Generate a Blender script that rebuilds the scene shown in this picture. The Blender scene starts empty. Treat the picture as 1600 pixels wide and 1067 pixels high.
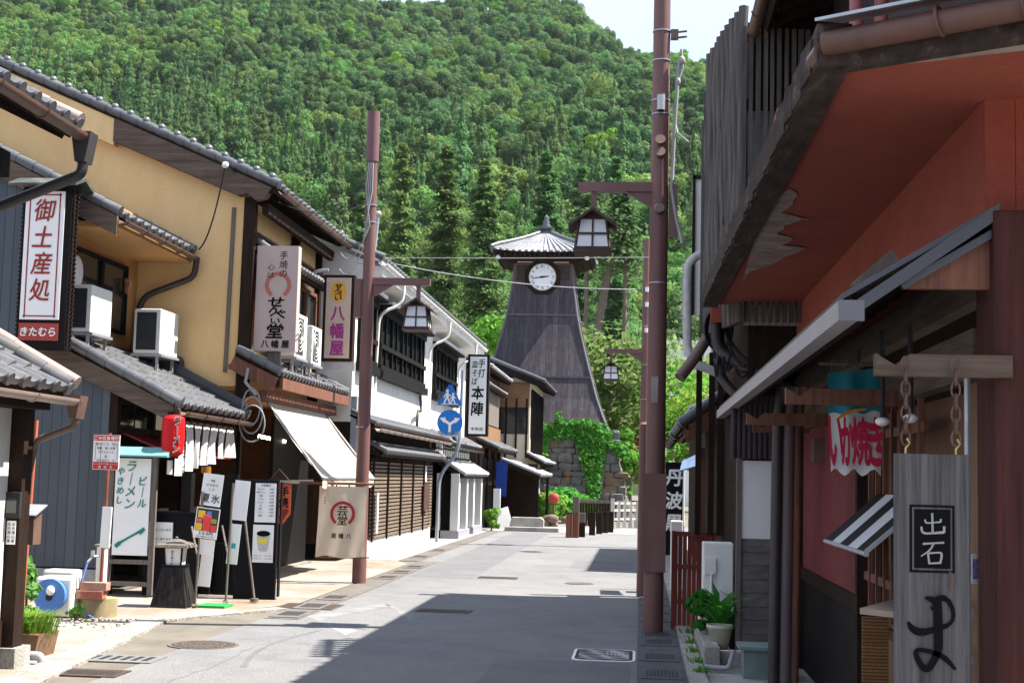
import bpy, math, random
import numpy as np
from mathutils import Vector, Matrix, Quaternion
random.seed(7)
rng = np.random.default_rng(7)
scene = bpy.context.scene
COL = scene.collection
V = Vector
# ------------------------------------------------------------------ camera
FPX, ROLL = 2222.0, 0.025
_c, _s = math.cos(ROLL), math.sin(ROLL)
_ux, _uy = 200*_c + 216.5*_s, -200*_s + 216.5*_c
PITCH = math.atan(_uy/FPX); YAW = math.atan(_ux/FPX*math.cos(PITCH))
_F = V((-math.sin(YAW)*math.cos(PITCH), math.cos(YAW)*math.cos(PITCH), math.sin(PITCH)))
_R0 = V((math.cos(YAW), math.sin(YAW), 0)); _U0 = _R0.cross(_F)
_R = _R0*_c + _U0*_s; _U = -_R0*_s + _U0*_c
EYE = V((0, 0, 1.55))
cam = bpy.data.cameras.new('camera'); cam.sensor_width = 36; cam.lens = 36*FPX/1600
cam.clip_start = 0.05; cam.clip_end = 5000
co = bpy.data.objects.new('camera', cam); COL.objects.link(co)
M4 = Matrix((( _R.x, _U.x, -_F.x, EYE.x), (_R.y, _U.y, -_F.y, EYE.y), (_R.z, _U.z, -_F.z, EYE.z), (0, 0, 0, 1)))
co.matrix_world = M4
scene.camera = co
def _ray(u, v): return _F + _R*((u-800)/FPX) + _U*((533.5-v)/FPX)
def PX(u, v, x): d = _ray(u, v); return EYE + d*(x/d.x)      # survey helpers: a sight line meets a known plane
def PY(u, v, y): d = _ray(u, v); return EYE + d*(y/d.y)
def PZ(u, v, z=0.0): d = _ray(u, v); return EYE + d*((z-1.55)/d.z)
# ------------------------------------------------------------------ light
SUN_EL = math.radians(58); SUN_DIR = V((1.0, 0.15, 0)).normalized()
sd = V((SUN_DIR.x*math.cos(SUN_EL), SUN_DIR.y*math.cos(SUN_EL), math.sin(SUN_EL)))
sl = bpy.data.lights.new('sun', 'SUN'); sl.energy = 5.0; sl.angle = math.radians(0.5); sl.color = (1.0, 0.95, 0.87)
so = bpy.data.objects.new('sun', sl); COL.objects.link(so)
so.rotation_mode = 'QUATERNION'; so.rotation_quaternion = sd.to_track_quat('Z', 'Y'); so.location = (30, 0, 60)
w = bpy.data.worlds.new('World'); scene.world = w; w.use_nodes = True
nt = w.node_tree; nt.nodes.clear()
out = nt.nodes.new('ShaderNodeOutputWorld'); bg = nt.nodes.new('ShaderNodeBackground')
sky = nt.nodes.new('ShaderNodeTexSky'); sky.sky_type = 'NISHITA'; sky.sun_disc = False
sky.sun_elevation = SUN_EL; sky.sun_rotation = -math.atan2(SUN_DIR.x, SUN_DIR.y); sky.dust_density = 3.0; sky.air_density = 1.2
tc = nt.nodes.new('ShaderNodeTexCoord'); nz = nt.nodes.new('ShaderNodeTexNoise'); nz.inputs['Scale'].default_value = 2.2; nz.inputs['Detail'].default_value = 6
rp = nt.nodes.new('ShaderNodeValToRGB'); rp.color_ramp.elements[0].position = 0.22; rp.color_ramp.elements[1].position = 0.5
mx = nt.nodes.new('ShaderNodeMix'); mx.data_type = 'RGBA'
mx.inputs[7].default_value = (3.5, 4.15, 5.5, 1)
nt.links.new(tc.outputs['Generated'], nz.inputs['Vector']); nt.links.new(nz.outputs['Fac'], rp.inputs['Fac'])
nt.links.new(rp.outputs['Color'], mx.inputs[0]); nt.links.new(sky.outputs[0], mx.inputs[6])
nt.links.new(mx.outputs[2], bg.inputs['Color']); bg.inputs['Strength'].default_value = 0.085
nt.links.new(bg.outputs[0], out.inputs[0])
scene.view_settings.view_transform = 'Standard'; scene.view_settings.look = 'None'
scene.view_settings.gamma = 1.0; scene.view_settings.exposure = 1.63
scene.render.engine = 'CYCLES'
try:
    scene.cycles.use_denoising = True; scene.cycles.max_bounces = 8; scene.cycles.transparent_max_bounces = 6
except Exception: pass

# ------------------------------------------------------------------ materials
MATS = {}
def mat(name, col, rough=0.75, var=0.25, scale=6.0, stretch=(1, 1, 1), bump=0.0, bscale=None, metal=0.0, spec=0.3,
        dirt=None, dscale=1.2, dlo=0.5, dhi=0.7, stripe=None, speck=None, emit=None, coord='Object', alpha=1.0, transl=0.0, coat=0.0):
    """procedural surface: noise-varied base colour, optional blotches (dirt), board/sheet grooves (stripe) and bump"""
    if name in MATS: return MATS[name]
    m = bpy.data.materials.new(name); m.use_nodes = True; n = m.node_tree; N = n.nodes; L = n.links
    b = N['Principled BSDF']; b.inputs['Roughness'].default_value = rough; b.inputs['Metallic'].default_value = metal
    b.inputs['Specular IOR Level'].default_value = spec if max(col) > .07 or spec > .4 or rough < .3 else .18 if max(col) > .03 else .06
    if coat: b.inputs['Coat Weight'].default_value = coat
    t = N.new('ShaderNodeTexCoord'); mp = N.new('ShaderNodeMapping'); mp.inputs['Scale'].default_value = stretch
    L.new(t.outputs[coord], mp.inputs['Vector'])
    z = N.new('ShaderNodeTexNoise'); z.inputs['Scale'].default_value = scale; z.inputs['Detail'].default_value = 8; z.inputs['Roughness'].default_value = 0.65
    L.new(mp.outputs[0], z.inputs['Vector'])
    r = N.new('ShaderNodeValToRGB'); e = r.color_ramp.elements
    lo = [max(0, c*(1-var)) for c in col]; hi = [min(1, c*(1+var)) for c in col]
    e[0].position = 0.3; e[1].position = 0.72; e[0].color = (*lo, 1); e[1].color = (*hi, 1)
    L.new(z.outputs['Fac'], r.inputs['Fac']); c = r.outputs['Color']; hgt = z.outputs['Fac']
    if dirt:
        z2 = N.new('ShaderNodeTexNoise'); z2.inputs['Scale'].default_value = dscale; z2.inputs['Detail'].default_value = 10; z2.inputs['Roughness'].default_value = 0.7
        L.new(mp.outputs[0], z2.inputs['Vector']); r2 = N.new('ShaderNodeValToRGB')
        r2.color_ramp.elements[0].position = dlo; r2.color_ramp.elements[1].position = dhi
        L.new(z2.outputs['Fac'], r2.inputs['Fac']); x = N.new('ShaderNodeMix'); x.data_type = 'RGBA'
        L.new(r2.outputs['Color'], x.inputs[0]); L.new(c, x.inputs[6]); x.inputs[7].default_value = (*dirt, 1); c = x.outputs[2]
    if stripe:       # (axis vector, period, groove share, groove colour factor)
        ax, per, sh, fac = stripe
        dp = N.new('ShaderNodeVectorMath'); dp.operation = 'DOT_PRODUCT'; dp.inputs[1].default_value = ax
        L.new(t.outputs[coord], dp.inputs[0])
        dv = N.new('ShaderNodeMath'); dv.operation = 'DIVIDE'; dv.inputs[1].default_value = per; L.new(dp.outputs['Value'], dv.inputs[0])
        fr = N.new('ShaderNodeMath'); fr.operation = 'FRACT'; L.new(dv.outputs[0], fr.inputs[0])
        lt = N.new('ShaderNodeMath'); lt.operation = 'LESS_THAN'; lt.inputs[1].default_value = sh; L.new(fr.outputs[0], lt.inputs[0])
        fl = N.new('ShaderNodeMath'); fl.operation = 'FLOOR'; L.new(dv.outputs[0], fl.inputs[0])
        wn = N.new('ShaderNodeTexWhiteNoise'); wn.noise_dimensions = '1D'; L.new(fl.outputs[0], wn.inputs['W'])
        mr = N.new('ShaderNodeMapRange'); mr.inputs[3].default_value = 0.82; mr.inputs[4].default_value = 1.15; L.new(wn.outputs['Value'], mr.inputs[0])
        sc = N.new('ShaderNodeVectorMath'); sc.operation = 'SCALE'; L.new(c, sc.inputs[0]); L.new(mr.outputs[0], sc.inputs['Scale'])
        x = N.new('ShaderNodeMix'); x.data_type = 'RGBA'; L.new(lt.outputs[0], x.inputs[0]); L.new(sc.outputs[0], x.inputs[6])
        x.inputs[7].default_value = (*[q*fac for q in col], 1); c = x.outputs[2]
    if speck:
        z4 = N.new('ShaderNodeTexNoise'); z4.inputs['Scale'].default_value = speck[0]; z4.inputs['Detail'].default_value = 2; L.new(mp.outputs[0], z4.inputs['Vector'])
        m4 = N.new('ShaderNodeMapRange'); m4.inputs[1].default_value = .3; m4.inputs[2].default_value = .7; m4.inputs[3].default_value = 1-speck[1]; m4.inputs[4].default_value = 1+speck[1]; L.new(z4.outputs['Fac'], m4.inputs[0])
        s4 = N.new('ShaderNodeVectorMath'); s4.operation = 'SCALE'; L.new(c, s4.inputs[0]); L.new(m4.outputs[0], s4.inputs['Scale']); c = s4.outputs[0]
    L.new(c, b.inputs['Base Color'])
    if bump:
        bp = N.new('ShaderNodeBump'); bp.inputs['Strength'].default_value = bump; bp.inputs['Distance'].default_value = 0.02
        if bscale:
            z3 = N.new('ShaderNodeTexNoise'); z3.inputs['Scale'].default_value = bscale; z3.inputs['Detail'].default_value = 4
            L.new(mp.outputs[0], z3.inputs['Vector']); hgt = z3.outputs['Fac']
        L.new(hgt, bp.inputs['Height']); L.new(bp.outputs[0], b.inputs['Normal'])
    if emit: b.inputs['Emission Color'].default_value = (*emit[0], 1); b.inputs['Emission Strength'].default_value = emit[1]
    if alpha < 1: b.inputs['Alpha'].default_value = alpha
    if transl:
        tr = N.new('ShaderNodeBsdfTranslucent'); L.new(c, tr.inputs['Color']); ms = N.new('ShaderNodeMixShader'); ms.inputs[0].default_value = transl
        o = N['Material Output']; L.new(b.outputs[0], ms.inputs[1]); L.new(tr.outputs[0], ms.inputs[2]); L.new(ms.outputs[0], o.inputs[0])
    MATS[name] = m
    return m
XA, YA, ZA = (1, 0, 0), (0, 1, 0), (0, 0, 1)
m_asph = mat('asphalt', (.155, .154, .157), .9, .18, 2.2, bump=.6, bscale=90, dirt=(.195, .190, .184), dscale=.35, dlo=.40, dhi=.70, speck=(70, .22))
m_gnd = mat('earth', (.14, .125, .1), .95, .3, 1.5)
m_conc = mat('concrete', (.27, .248, .22), .9, .2, 2, bump=.4, bscale=50, dirt=(.19, .135, .085), dscale=.8, dlo=.42, dhi=.68, speck=(60, .15))
m_conc2 = mat('pale_concrete', (.33, .32, .295), .9, .18, 3, bump=.5, bscale=40, dirt=(.20, .18, .15), dscale=1.8, dlo=.45, dhi=.72, speck=(50, .2))
m_drain = mat('drain_concrete', (.13, .115, .105), .9, .25, 5, bump=.4, bscale=60)
m_drain2 = mat('grey_drain_concrete', (.085, .085, .09), .9, .25, 5, bump=.4, bscale=60)
m_iron = mat('cast_iron', (.075, .052, .040), .7, .35, 12, metal=.3)
m_irondk = mat('dark_iron', (.03, .03, .032), .7, .3, 12)
m_tile = mat('grey_roof_tile', (.085, .088, .096), .38, .35, 5, spec=.6, dirt=(.15, .14, .13), dscale=3, dlo=.5, dhi=.8)
m_tiled = mat('dark_roof_tile', (.05, .053, .062), .35, .3, 5, spec=.6)
m_tilew = mat('pale_roof_tile', (.30, .30, .31), .5, .25, 5, spec=.5, dirt=(.16, .16, .17), dscale=2)
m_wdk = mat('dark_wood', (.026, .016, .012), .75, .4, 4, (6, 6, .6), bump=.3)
m_wblk = mat('black_wood', (.012, .011, .011), .6, .3, 5, (5, 5, .6), bump=.2)
m_wred = mat('red_wood', (.16, .065, .04), .7, .35, 4, (7, 7, .5), bump=.3, dirt=(.06, .03, .022), dscale=2.2)
m_wgry = mat('weathered_wood', (.15, .125, .105), .9, .4, 4, (8, 8, .5), bump=.5, dirt=(.07, .055, .045), dscale=2)
m_wgryh = mat('weathered_beam', (.115, .08, .06), .9, .4, 4, (.6, .6, 8), bump=.5, dirt=(.06, .04, .03), dscale=1.4)
m_wpil = mat('red_brown_pillar_wood', (.062, .019, .016), .75, .4, 3, (9, 9, .5), bump=.45, dirt=(.022, .010, .009), dscale=1.6, dlo=.5, dhi=.75)
m_yel = mat('yellow_plaster', (.78, .52, .245), .9, .07, 1.3, (1, 1, .45), bump=.2, bscale=120, dirt=(.62, .40, .18), dscale=.8, dlo=.42, dhi=.78, speck=(60, .06))
m_yel2 = mat('ochre_plaster', (.48, .26, .095), .9, .08, 1.6, bump=.15, bscale=120)
m_wht = mat('white_plaster', (.72, .71, .67), .85, .05, 2, (1, 1, .4), dirt=(.52, .50, .46), dscale=1.3, dlo=.5, dhi=.8)
m_whtp = mat('white_paint', (.80, .80, .79), .5, .03, 3)
m_cream = mat('cream_plaster', (.62, .55, .42), .85, .06, 2)
m_blue = mat('blue_grey_sheet', (.062, .076, .092), .5, .10, 2, stripe=(XA, .125, .10, .4), spec=.4)
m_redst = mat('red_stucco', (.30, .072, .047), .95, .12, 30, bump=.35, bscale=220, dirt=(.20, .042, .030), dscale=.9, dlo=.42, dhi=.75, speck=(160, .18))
m_pole = mat('brown_pole_paint', (.145, .068, .060), .5, .14, 3, (1, 1, .3), spec=.4, dirt=(.19, .10, .09), dscale=3, dlo=.55, dhi=.8)
m_poled = mat('brown_sleeve_paint', (.15, .075, .078), .5, .1, 3)
m_gut = mat('brown_gutter', (.13, .075, .055), .45, .25, 4, spec=.5)
m_gutl = mat('tan_gutter', (.34, .25, .21), .45, .15, 4, spec=.5)
m_gutd = mat('dark_gutter', (.035, .028, .027), .5, .25, 4, spec=.5)
m_steel = mat('galvanised_steel', (.42, .43, .45), .4, .15, 8, metal=.6)
m_grypipe = mat('grey_pipe_paint', (.27, .31, .36), .5, .12, 5)
m_cable = mat('cable_black', (.02, .02, .02), .6, .2, 5)
m_cablew = mat('cable_pale', (.30, .30, .30), .6, .1, 5)
m_ac = mat('white_enamel', (.74, .73, .68), .45, .05, 3)
m_acgrl = mat('dark_grille', (.05, .05, .055), .5, .2, 8, stripe=(ZA, .03, .35, .35))
m_glass = mat('dark_window_glass', (.02, .024, .024), .06, .2, 2, spec=.8)
m_ink = mat('black_ink', (.008, .008, .009), .9, .1, 5, spec=.1)
m_redink = mat('red_ink', (.30, .025, .02), .7, .1, 5)
m_brick = mat('red_brick', (.34, .11, .075), .9, .3, 9, bump=.4, dirt=(.4, .3, .24), dscale=8)
m_lampg = mat('frosted_lamp_panel', (.72, .73, .74), .5, .03, 4)
m_slab = mat('tower_boards', (.062, .053, .061), .75, .3, 3, (5, 5, .25), stripe=(XA, .22, .06, .4), dirt=(.10, .092, .10), dscale=1.2)
m_blackp = mat('black_paint', (.010, .010, .012), .45, .2, 4)
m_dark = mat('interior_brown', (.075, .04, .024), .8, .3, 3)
m_int = mat('interior_orange', (.40, .17, .065), .8, .2, 3)
m_pvc = mat('grey_pvc', (.30, .30, .33), .4, .1, 4)

# ------------------------------------------------------------------ mesh builder
class MB:
    def __init__(s): s.v = []; s.f = []; s.m = []; s.sm = []
    def add(s, pts, faces, m=0, smooth=False):
        b = len(s.v); s.v += [tuple(p) for p in pts]
        for f in faces: s.f.append(tuple(b+i for i in f)); s.m.append(m); s.sm.append(smooth)
    def poly(s, pts, m=0): s.add(pts, [tuple(range(len(pts)))], m)
    def box(s, x0, x1, y0, y1, z0, z1, m=0):
        if x0 > x1: x0, x1 = x1, x0
        if y0 > y1: y0, y1 = y1, y0
        if z0 > z1: z0, z1 = z1, z0
        s.add([(x0,y0,z0),(x1,y0,z0),(x1,y1,z0),(x0,y1,z0),(x0,y0,z1),(x1,y0,z1),(x1,y1,z1),(x0,y1,z1)],
              [(0,3,2,1),(4,5,6,7),(0,1,5,4),(1,2,6,5),(2,3,7,6),(3,0,4,7)], m); return s
    def beam(s, p0, p1, w_, h_, up=(0,0,1), m=0, w2=None, h2=None):
        p0, p1 = V(p0), V(p1); d = (p1-p0).normalized(); up = V(up)
        if abs(d.dot(up)) > .99: up = V((0,1,0))
        r = d.cross(up).normalized(); u = r.cross(d).normalized(); pts = []
        for p, ww, hh in ((p0, w_, h_), (p1, w2 or w_, h2 or h_)):
            for a, c in ((-1,-1),(1,-1),(1,1),(-1,1)): pts.append(p + r*(a*ww/2) + u*(c*hh/2))
        s.add(pts, [(0,1,2,3),(7,6,5,4),(0,4,5,1),(1,5,6,2),(2,6,7,3),(3,7,4,0)], m); return s
    def prism(s, pts, vec, m=0):
        n = len(pts); vec = V(vec); pts = [V(p) for p in pts]
        s.add(pts + [p+vec for p in pts], [tuple(range(n))[::-1], tuple(range(n, 2*n))] + [(i, (i+1) % n, n+(i+1) % n, n+i) for i in range(n)], m); return s
    def cyl(s, p0, p1, r0, r1=None, n=14, m=0, caps=True):
        p0, p1 = V(p0), V(p1); r1 = r0 if r1 is None else r1; d = (p1-p0).normalized()
        a = d.orthogonal().normalized(); c = d.cross(a); pts = []
        for p, r in ((p0, r0), (p1, r1)):
            for i in range(n): t = 2*math.pi*i/n; pts.append(p + a*(r*math.cos(t)) + c*(r*math.sin(t)))
        s.add(pts, [(i, (i+1) % n, n+(i+1) % n, n+i) for i in range(n)], m, True)
        if caps: s.add(pts, [tuple(range(n))[::-1], tuple(range(n, 2*n))], m)
        return s
    def tube(s, pts, r, n=8, m=0):
        pts = [V(p) for p in pts]; k = len(pts); ring = []; a = None
        for i, p in enumerate(pts):
            d = (pts[min(i+1, k-1)] - pts[max(i-1, 0)]).normalized()
            a = d.orthogonal().normalized() if a is None else (a - d*a.dot(d)).normalized()
            c = d.cross(a); rr = r[i] if isinstance(r, (list, tuple)) else r
            ring += [p + a*(rr*math.cos(2*math.pi*j/n)) + c*(rr*math.sin(2*math.pi*j/n)) for j in range(n)]
        f = [(i*n+j, i*n+(j+1) % n, (i+1)*n+(j+1) % n, (i+1)*n+j) for i in range(k-1) for j in range(n)]
        s.add(ring, f, m, True); s.add(ring[:n], [tuple(range(n))[::-1]], m); s.add(ring[-n:], [tuple(range(n))], m); return s
    def ball(s, c, r, nu=10, nv=7, m=0):
        if not isinstance(r, (tuple, list)): r = (r, r, r)
        pts = [(c[0], c[1], c[2]-r[2])]
        for j in range(1, nv):
            t = math.pi*j/nv - math.pi/2
            for i in range(nu): p = 2*math.pi*i/nu; pts.append((c[0]+r[0]*math.cos(t)*math.cos(p), c[1]+r[1]*math.cos(t)*math.sin(p), c[2]+r[2]*math.sin(t)))
        pts.append((c[0], c[1], c[2]+r[2])); f = []
        for i in range(nu): f.append((0, 1+(i+1) % nu, 1+i)); f.append((len(pts)-1, 1+(nv-2)*nu+i, 1+(nv-2)*nu+(i+1) % nu))
        for j in range(nv-2):
            for i in range(nu): f.append((1+j*nu+i, 1+j*nu+(i+1) % nu, 1+(j+1)*nu+(i+1) % nu, 1+(j+1)*nu+i))
        s.add(pts, f, m, True); return s
    def lathe(s, c, prof, n=16, m=0):
        pts = []
        for r, z in prof: pts += [(c[0]+r*math.cos(2*math.pi*i/n), c[1]+r*math.sin(2*math.pi*i/n), c[2]+z) for i in range(n)]
        s.add(pts, [(j*n+i, j*n+(i+1) % n, (j+1)*n+(i+1) % n, (j+1)*n+i) for j in range(len(prof)-1) for i in range(n)], m, True); return s
    def build(s, name, mats, parent=None, bevel=0):
        me = bpy.data.meshes.new(name); me.from_pydata(s.v, [], s.f)
        if not isinstance(mats, (list, tuple)): mats = [mats]
        for q in mats: me.materials.append(q)
        me.polygons.foreach_set('material_index', s.m); me.polygons.foreach_set('use_smooth', s.sm); me.update()
        o = bpy.data.objects.new(name, me); COL.objects.link(o)
        if parent is not None: attach(o, parent)
        if bevel:
            bm_ = o.modifiers.new('bevel', 'BEVEL'); bm_.width = bevel; bm_.segments = 2; bm_.limit_method = 'ANGLE'; bm_.angle_limit = .9
        return o
ROOTLOC = {}
def attach(o, p):
    o.parent = p; o.matrix_parent_inverse = Matrix.Translation(-V(wloc(p)))
def wloc(p):
    l = V(p.location)
    return l if p.type == 'EMPTY' else V((0, 0, 0))
def tag(o, label=None, cat=None, group=None, kind=None):
    if label: o['label'] = label
    if cat: o['category'] = cat
    if group: o['group'] = group
    if kind: o['kind'] = kind
    return o
def thing(name, label, cat, loc=(0, 0, 0), group=None):
    o = bpy.data.objects.new(name, None); COL.objects.link(o); o.location = loc; o.empty_display_size = .2
    return tag(o, label, cat, group)
def struct(name, mb, m): return tag(mb.build(name, m), kind='structure')
def copy_tree(o, d, label=None):
    r = o.copy(); COL.objects.link(r); r.location = V(o.location) + V(d)
    if label: r['label'] = label
    def rec(a, b):
        for ch in a.children:
            c = ch.copy(); COL.objects.link(c); c.parent = b; rec(ch, c)
    rec(o, r)
    return r
def one(name, mb, m, label, cat, group=None, bevel=0): return tag(mb.build(name, m, bevel=bevel), label, cat, group)

# ------------------------------------------------------------------ lettering
_glyphs = {}
def glyph(ch, bold=.0):
    """2-D outline triangles of one character, in em units, centred on its own box"""
    k = (ch, bold)
    if k in _glyphs: return _glyphs[k]
    cu = bpy.data.curves.new('glyph', 'FONT'); cu.body = ch; cu.size = 1; cu.offset = bold; cu.resolution_u = 4
    o = bpy.data.objects.new('glyph', cu); COL.objects.link(o)
    dg = bpy.context.evaluated_depsgraph_get(); me = bpy.data.meshes.new_from_object(o.evaluated_get(dg))
    vs = np.array([v.co[:2] for v in me.vertices]); fs = [tuple(p.vertices) for p in me.polygons]
    COL.objects.unlink(o); bpy.data.objects.remove(o); bpy.data.curves.remove(cu); bpy.data.meshes.remove(me)
    if len(vs) == 0: _glyphs[k] = (np.zeros((0, 2)), [], (1, 1)); return _glyphs[k]
    lo, hi = vs.min(0), vs.max(0); _glyphs[k] = (vs - (lo+hi)/2, fs, tuple(hi-lo)); return _glyphs[k]
def put(mb, ch, c, right, up, size, bold=.012, sx=1.0, skew=0.0, m=0, lift=.004, rot=0.0, fit=None):
    """one character centred at c, lifted off its board"""
    vs, fs, (bw, bh) = glyph(ch); right = V(right).normalized(); up = V(up).normalized(); n = right.cross(up)
    k = size; kx = size*sx
    if fit: kx = fit[0]/max(bw, .2); k = fit[1]/max(bh, .2)
    cr, sr = math.cos(rot), math.sin(rot); e = bold*.8
    offs = [(0, 0)] if bold <= .006 else [(0, 0), (e, 0), (-e, 0), (0, e), (0, -e)]
    for q, (ox, oy) in enumerate(offs):        # a heavier weight: the outline laid down again a hair to each side
        pts = []
        for x, y in vs:
            x, y = (x+ox)*kx, (y+oy)*k; x += y*skew; x, y = x*cr-y*sr, x*sr+y*cr
            pts.append(V(c) + right*x + up*y + n*(lift+.00025*q))
        mb.add(pts, fs, m)
def vtext(mb, s, top, right, up, size, pitch=None, **kw):
    pitch = pitch or size*1.12
    for i, ch in enumerate(s):
        if ch.strip(): put(mb, ch, V(top) - V(up).normalized()*(pitch*(i+.5)), right, up, size, **kw)
def htext(mb, s, c, right, up, size, pitch=None, **kw):
    pitch = pitch or size*1.02; n = len(s)
    for i, ch in enumerate(s):
        if ch.strip(): put(mb, ch, V(c) + V(right).normalized()*(pitch*(i-(n-1)/2)), right, up, size, **kw)
_lay = [0]
def brush(mb, pts, ws, c, right, up, k, m=0, lift=.004):
    """a brush stroke: a smoothed polyline with a width at every point"""
    _lay[0] = (_lay[0]+1) % 10; lift += .0002*_lay[0]; right, up = V(right).normalized(), V(up).normalized(); n = right.cross(up)
    P = [np.array(p, float) for p in pts]; W = list(ws)
    for _ in range(2):
        Q, X = [P[0]], [W[0]]
        for i in range(len(P)-1):
            Q += [P[i]*.75+P[i+1]*.25, P[i]*.25+P[i+1]*.75]; X += [W[i]*.75+W[i+1]*.25, W[i]*.25+W[i+1]*.75]
        P, W = Q+[P[-1]], X+[W[-1]]
    L = []
    for i, p in enumerate(P):
        d = P[min(i+1, len(P)-1)] - P[max(i-1, 0)]; d = d/(np.linalg.norm(d)+1e-9); q = np.array((-d[1], d[0]))*W[i]/2
        L.append((p+q, p-q))
    tow = lambda p: V(c) + right*(p[0]*k) + up*(p[1]*k) + n*lift
    for i in range(len(L)-1): mb.poly([tow(L[i][0]), tow(L[i][1]), tow(L[i+1][1]), tow(L[i+1][0])], m)

# ------------------------------------------------------------------ roof tiles, gutters
def tile_field(mb, o, e, s, L, W, tw=.27, tl=.24, amp=.03, m=0, endcaps=True, lip=.028):
    """pantile roof plane: o eave corner, e unit along the eave, s unit up the slope"""
    o, e, s = V(o), V(e).normalized(), V(s).normalized(); n = e.cross(s)
    if n.z < 0: n = -n
    nc = max(2, round(L/tw)); nr = max(1, round(W/tl)); tw = L/nc; tl = W/nr
    prof = [(0, 0), (.16, -.55), (.42, -.62), (.6, -.2), (.74, .8), (.86, 1), (.95, .75)]
    us = [(i + t)*tw for i in range(nc) for t, _ in prof] + [L]; hs = [h for i in range(nc) for _, h in prof] + [0]
    rows = [(0, -.02)]
    for k in range(nr): rows += [(k*tl, lip), ((k+1)*tl, 0)]
    pts = [o + e*u + s*sv + n*(amp*h + hv + .03) for sv, hv in rows for u, h in zip(us, hs)]
    c = len(us); f = [(r*c+i, r*c+i+1, (r+1)*c+i+1, (r+1)*c+i) for r in range(len(rows)-1) for i in range(c-1)]
    mb.add(pts, f, m)
    if endcaps:
        for i in range(nc):
            p = o + e*((i+.84)*tw) + n*(.03+amp*.2); mb.cyl(p - s*.02, p + s*.06, .052, .05, 10, m)
def barrel_row(mb, p0, p1, r=.075, pitch=.27, knob=.0, m=0):
    p0, p1 = V(p0), V(p1); L = (p1-p0).length; k = max(1, round(L/pitch)); d = (p1-p0)/k
    for i in range(k):
        mb.cyl(p0+d*i, p0+d*(i+1.06), r*1.06, r*.9, 12, m)
        if knob: mb.ball(p0 + d*(i+.5) + V((0, 0, r*.9)), knob, 8, 6, m)
def pent(parent, p_eave, e_len, p_up, name='roof', tmat=None, wmat=None, thick=.09, verge=(True, True), vr=.07, knob=0, gut=None, rafters=True, tw=.27, over=0, ridge=True, tl=.24):
    """a pent roof running along +Y: p_eave = near eave corner, p_up = near upper corner"""
    p0, p1 = V(p_eave), V(p_up); s = (p1-p0); W = s.length; s.normalize(); e = V((0, 1, 0)); n = e.cross(s); n = n if n.z > 0 else -n
    mb = MB(); tile_field(mb, p0, e, s, e_len, W, tw, tl)
    if verge[0]: barrel_row(mb, p0 + n*.05 + e*.02, p1 + n*.05 + e*.02, vr, .26, knob)
    if verge[1]: barrel_row(mb, p0 + n*.05 + e*(e_len-.02), p1 + n*.05 + e*(e_len-.02), vr, .26, knob)
    roof = mb.build(name, tmat or m_tile, parent)
    mb = MB(); q = n*-.012
    mb.prism([p0+q+s*.03, p1+q, p1+q-n*.04, p0+q+s*.03-n*.04], e*e_len)
    if rafters:
        k = max(2, int(e_len/.4)); zz = n*-.09
        for i in range(k+1):
            y = .06 + (e_len-.12)*i/k; mb.beam(p0+zz+s*.06+e*y, p1+zz+e*y, .05, .08, n)
    mb.beam(p0+s*.04-n*.05, p0+s*.04-n*.05+e*e_len, .035, .09, n)
    mb.build('rafters', wmat or m_wdk, roof)
    if gut:
        gx = 1 if s.x < 0 else -1
        gutter(parent, p0 + V((gx*.055, .0, -.055)), p0 + V((gx*.055, e_len, -.07)), gut)
    return roof
def gutter(parent, a, b, m, r=.055, name='gutter'):
    a, b = V(a), V(b); mb = MB(); d = (b-a).normalized(); up = V((0, 0, 1)); sd_ = d.cross(up).normalized(); n = 8; pts = []
    for p in (a, b):
        for rr in (r, r*.86):
            for i in range(n+1):
                t = math.pi + math.pi*i/n; pts.append(p + sd_*(rr*math.cos(t)) + up*(rr*math.sin(t)))
    k = n+1
    f = [(i, i+1, 2*k+i+1, 2*k+i) for i in range(n)] + [(k+i+1, k+i, 3*k+i, 3*k+i+1) for i in range(n)] + [(0, k, k+0, 0)][:0]
    mb.add(pts, f, 0, True)
    L = (b-a).length
    for i in range(max(2, int(L/.7))+1):
        p = a + d*(.08 + (L-.16)*i/max(2, int(L/.7)))
        mb.tube([p + sd_*(r*1.1*math.cos(math.pi+math.pi*j/6)) + up*(r*1.1*math.sin(math.pi+math.pi*j/6)) for j in range(7)], .008, 5)
    return mb.build(name, m, parent)
def pipe(parent, pts, r, m, name='downpipe'):
    return MB().tube(fillet(pts), r, 10).build(name, m, parent)
def fillet(pts, k=.22):
    pts = [V(p) for p in pts]; o = [pts[0]]
    for i in range(1, len(pts)-1):
        a, b, c = pts[i-1], pts[i], pts[i+1]; r = min(k, (b-a).length*.45, (c-b).length*.45)
        p, q = b+(a-b).normalized()*r, b+(c-b).normalized()*r
        o += [p*(1-t)*(1-t) + b*2*t*(1-t) + q*t*t for t in (0, .25, .5, .75, 1)]
    return o + [pts[-1]]
def sag(a, b, drop=.2, n=14):
    a, b = V(a), V(b); return [a.lerp(b, i/n) - V((0, 0, drop*4*(i/n)*(1-i/n))) for i in range(n+1)]
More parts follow.
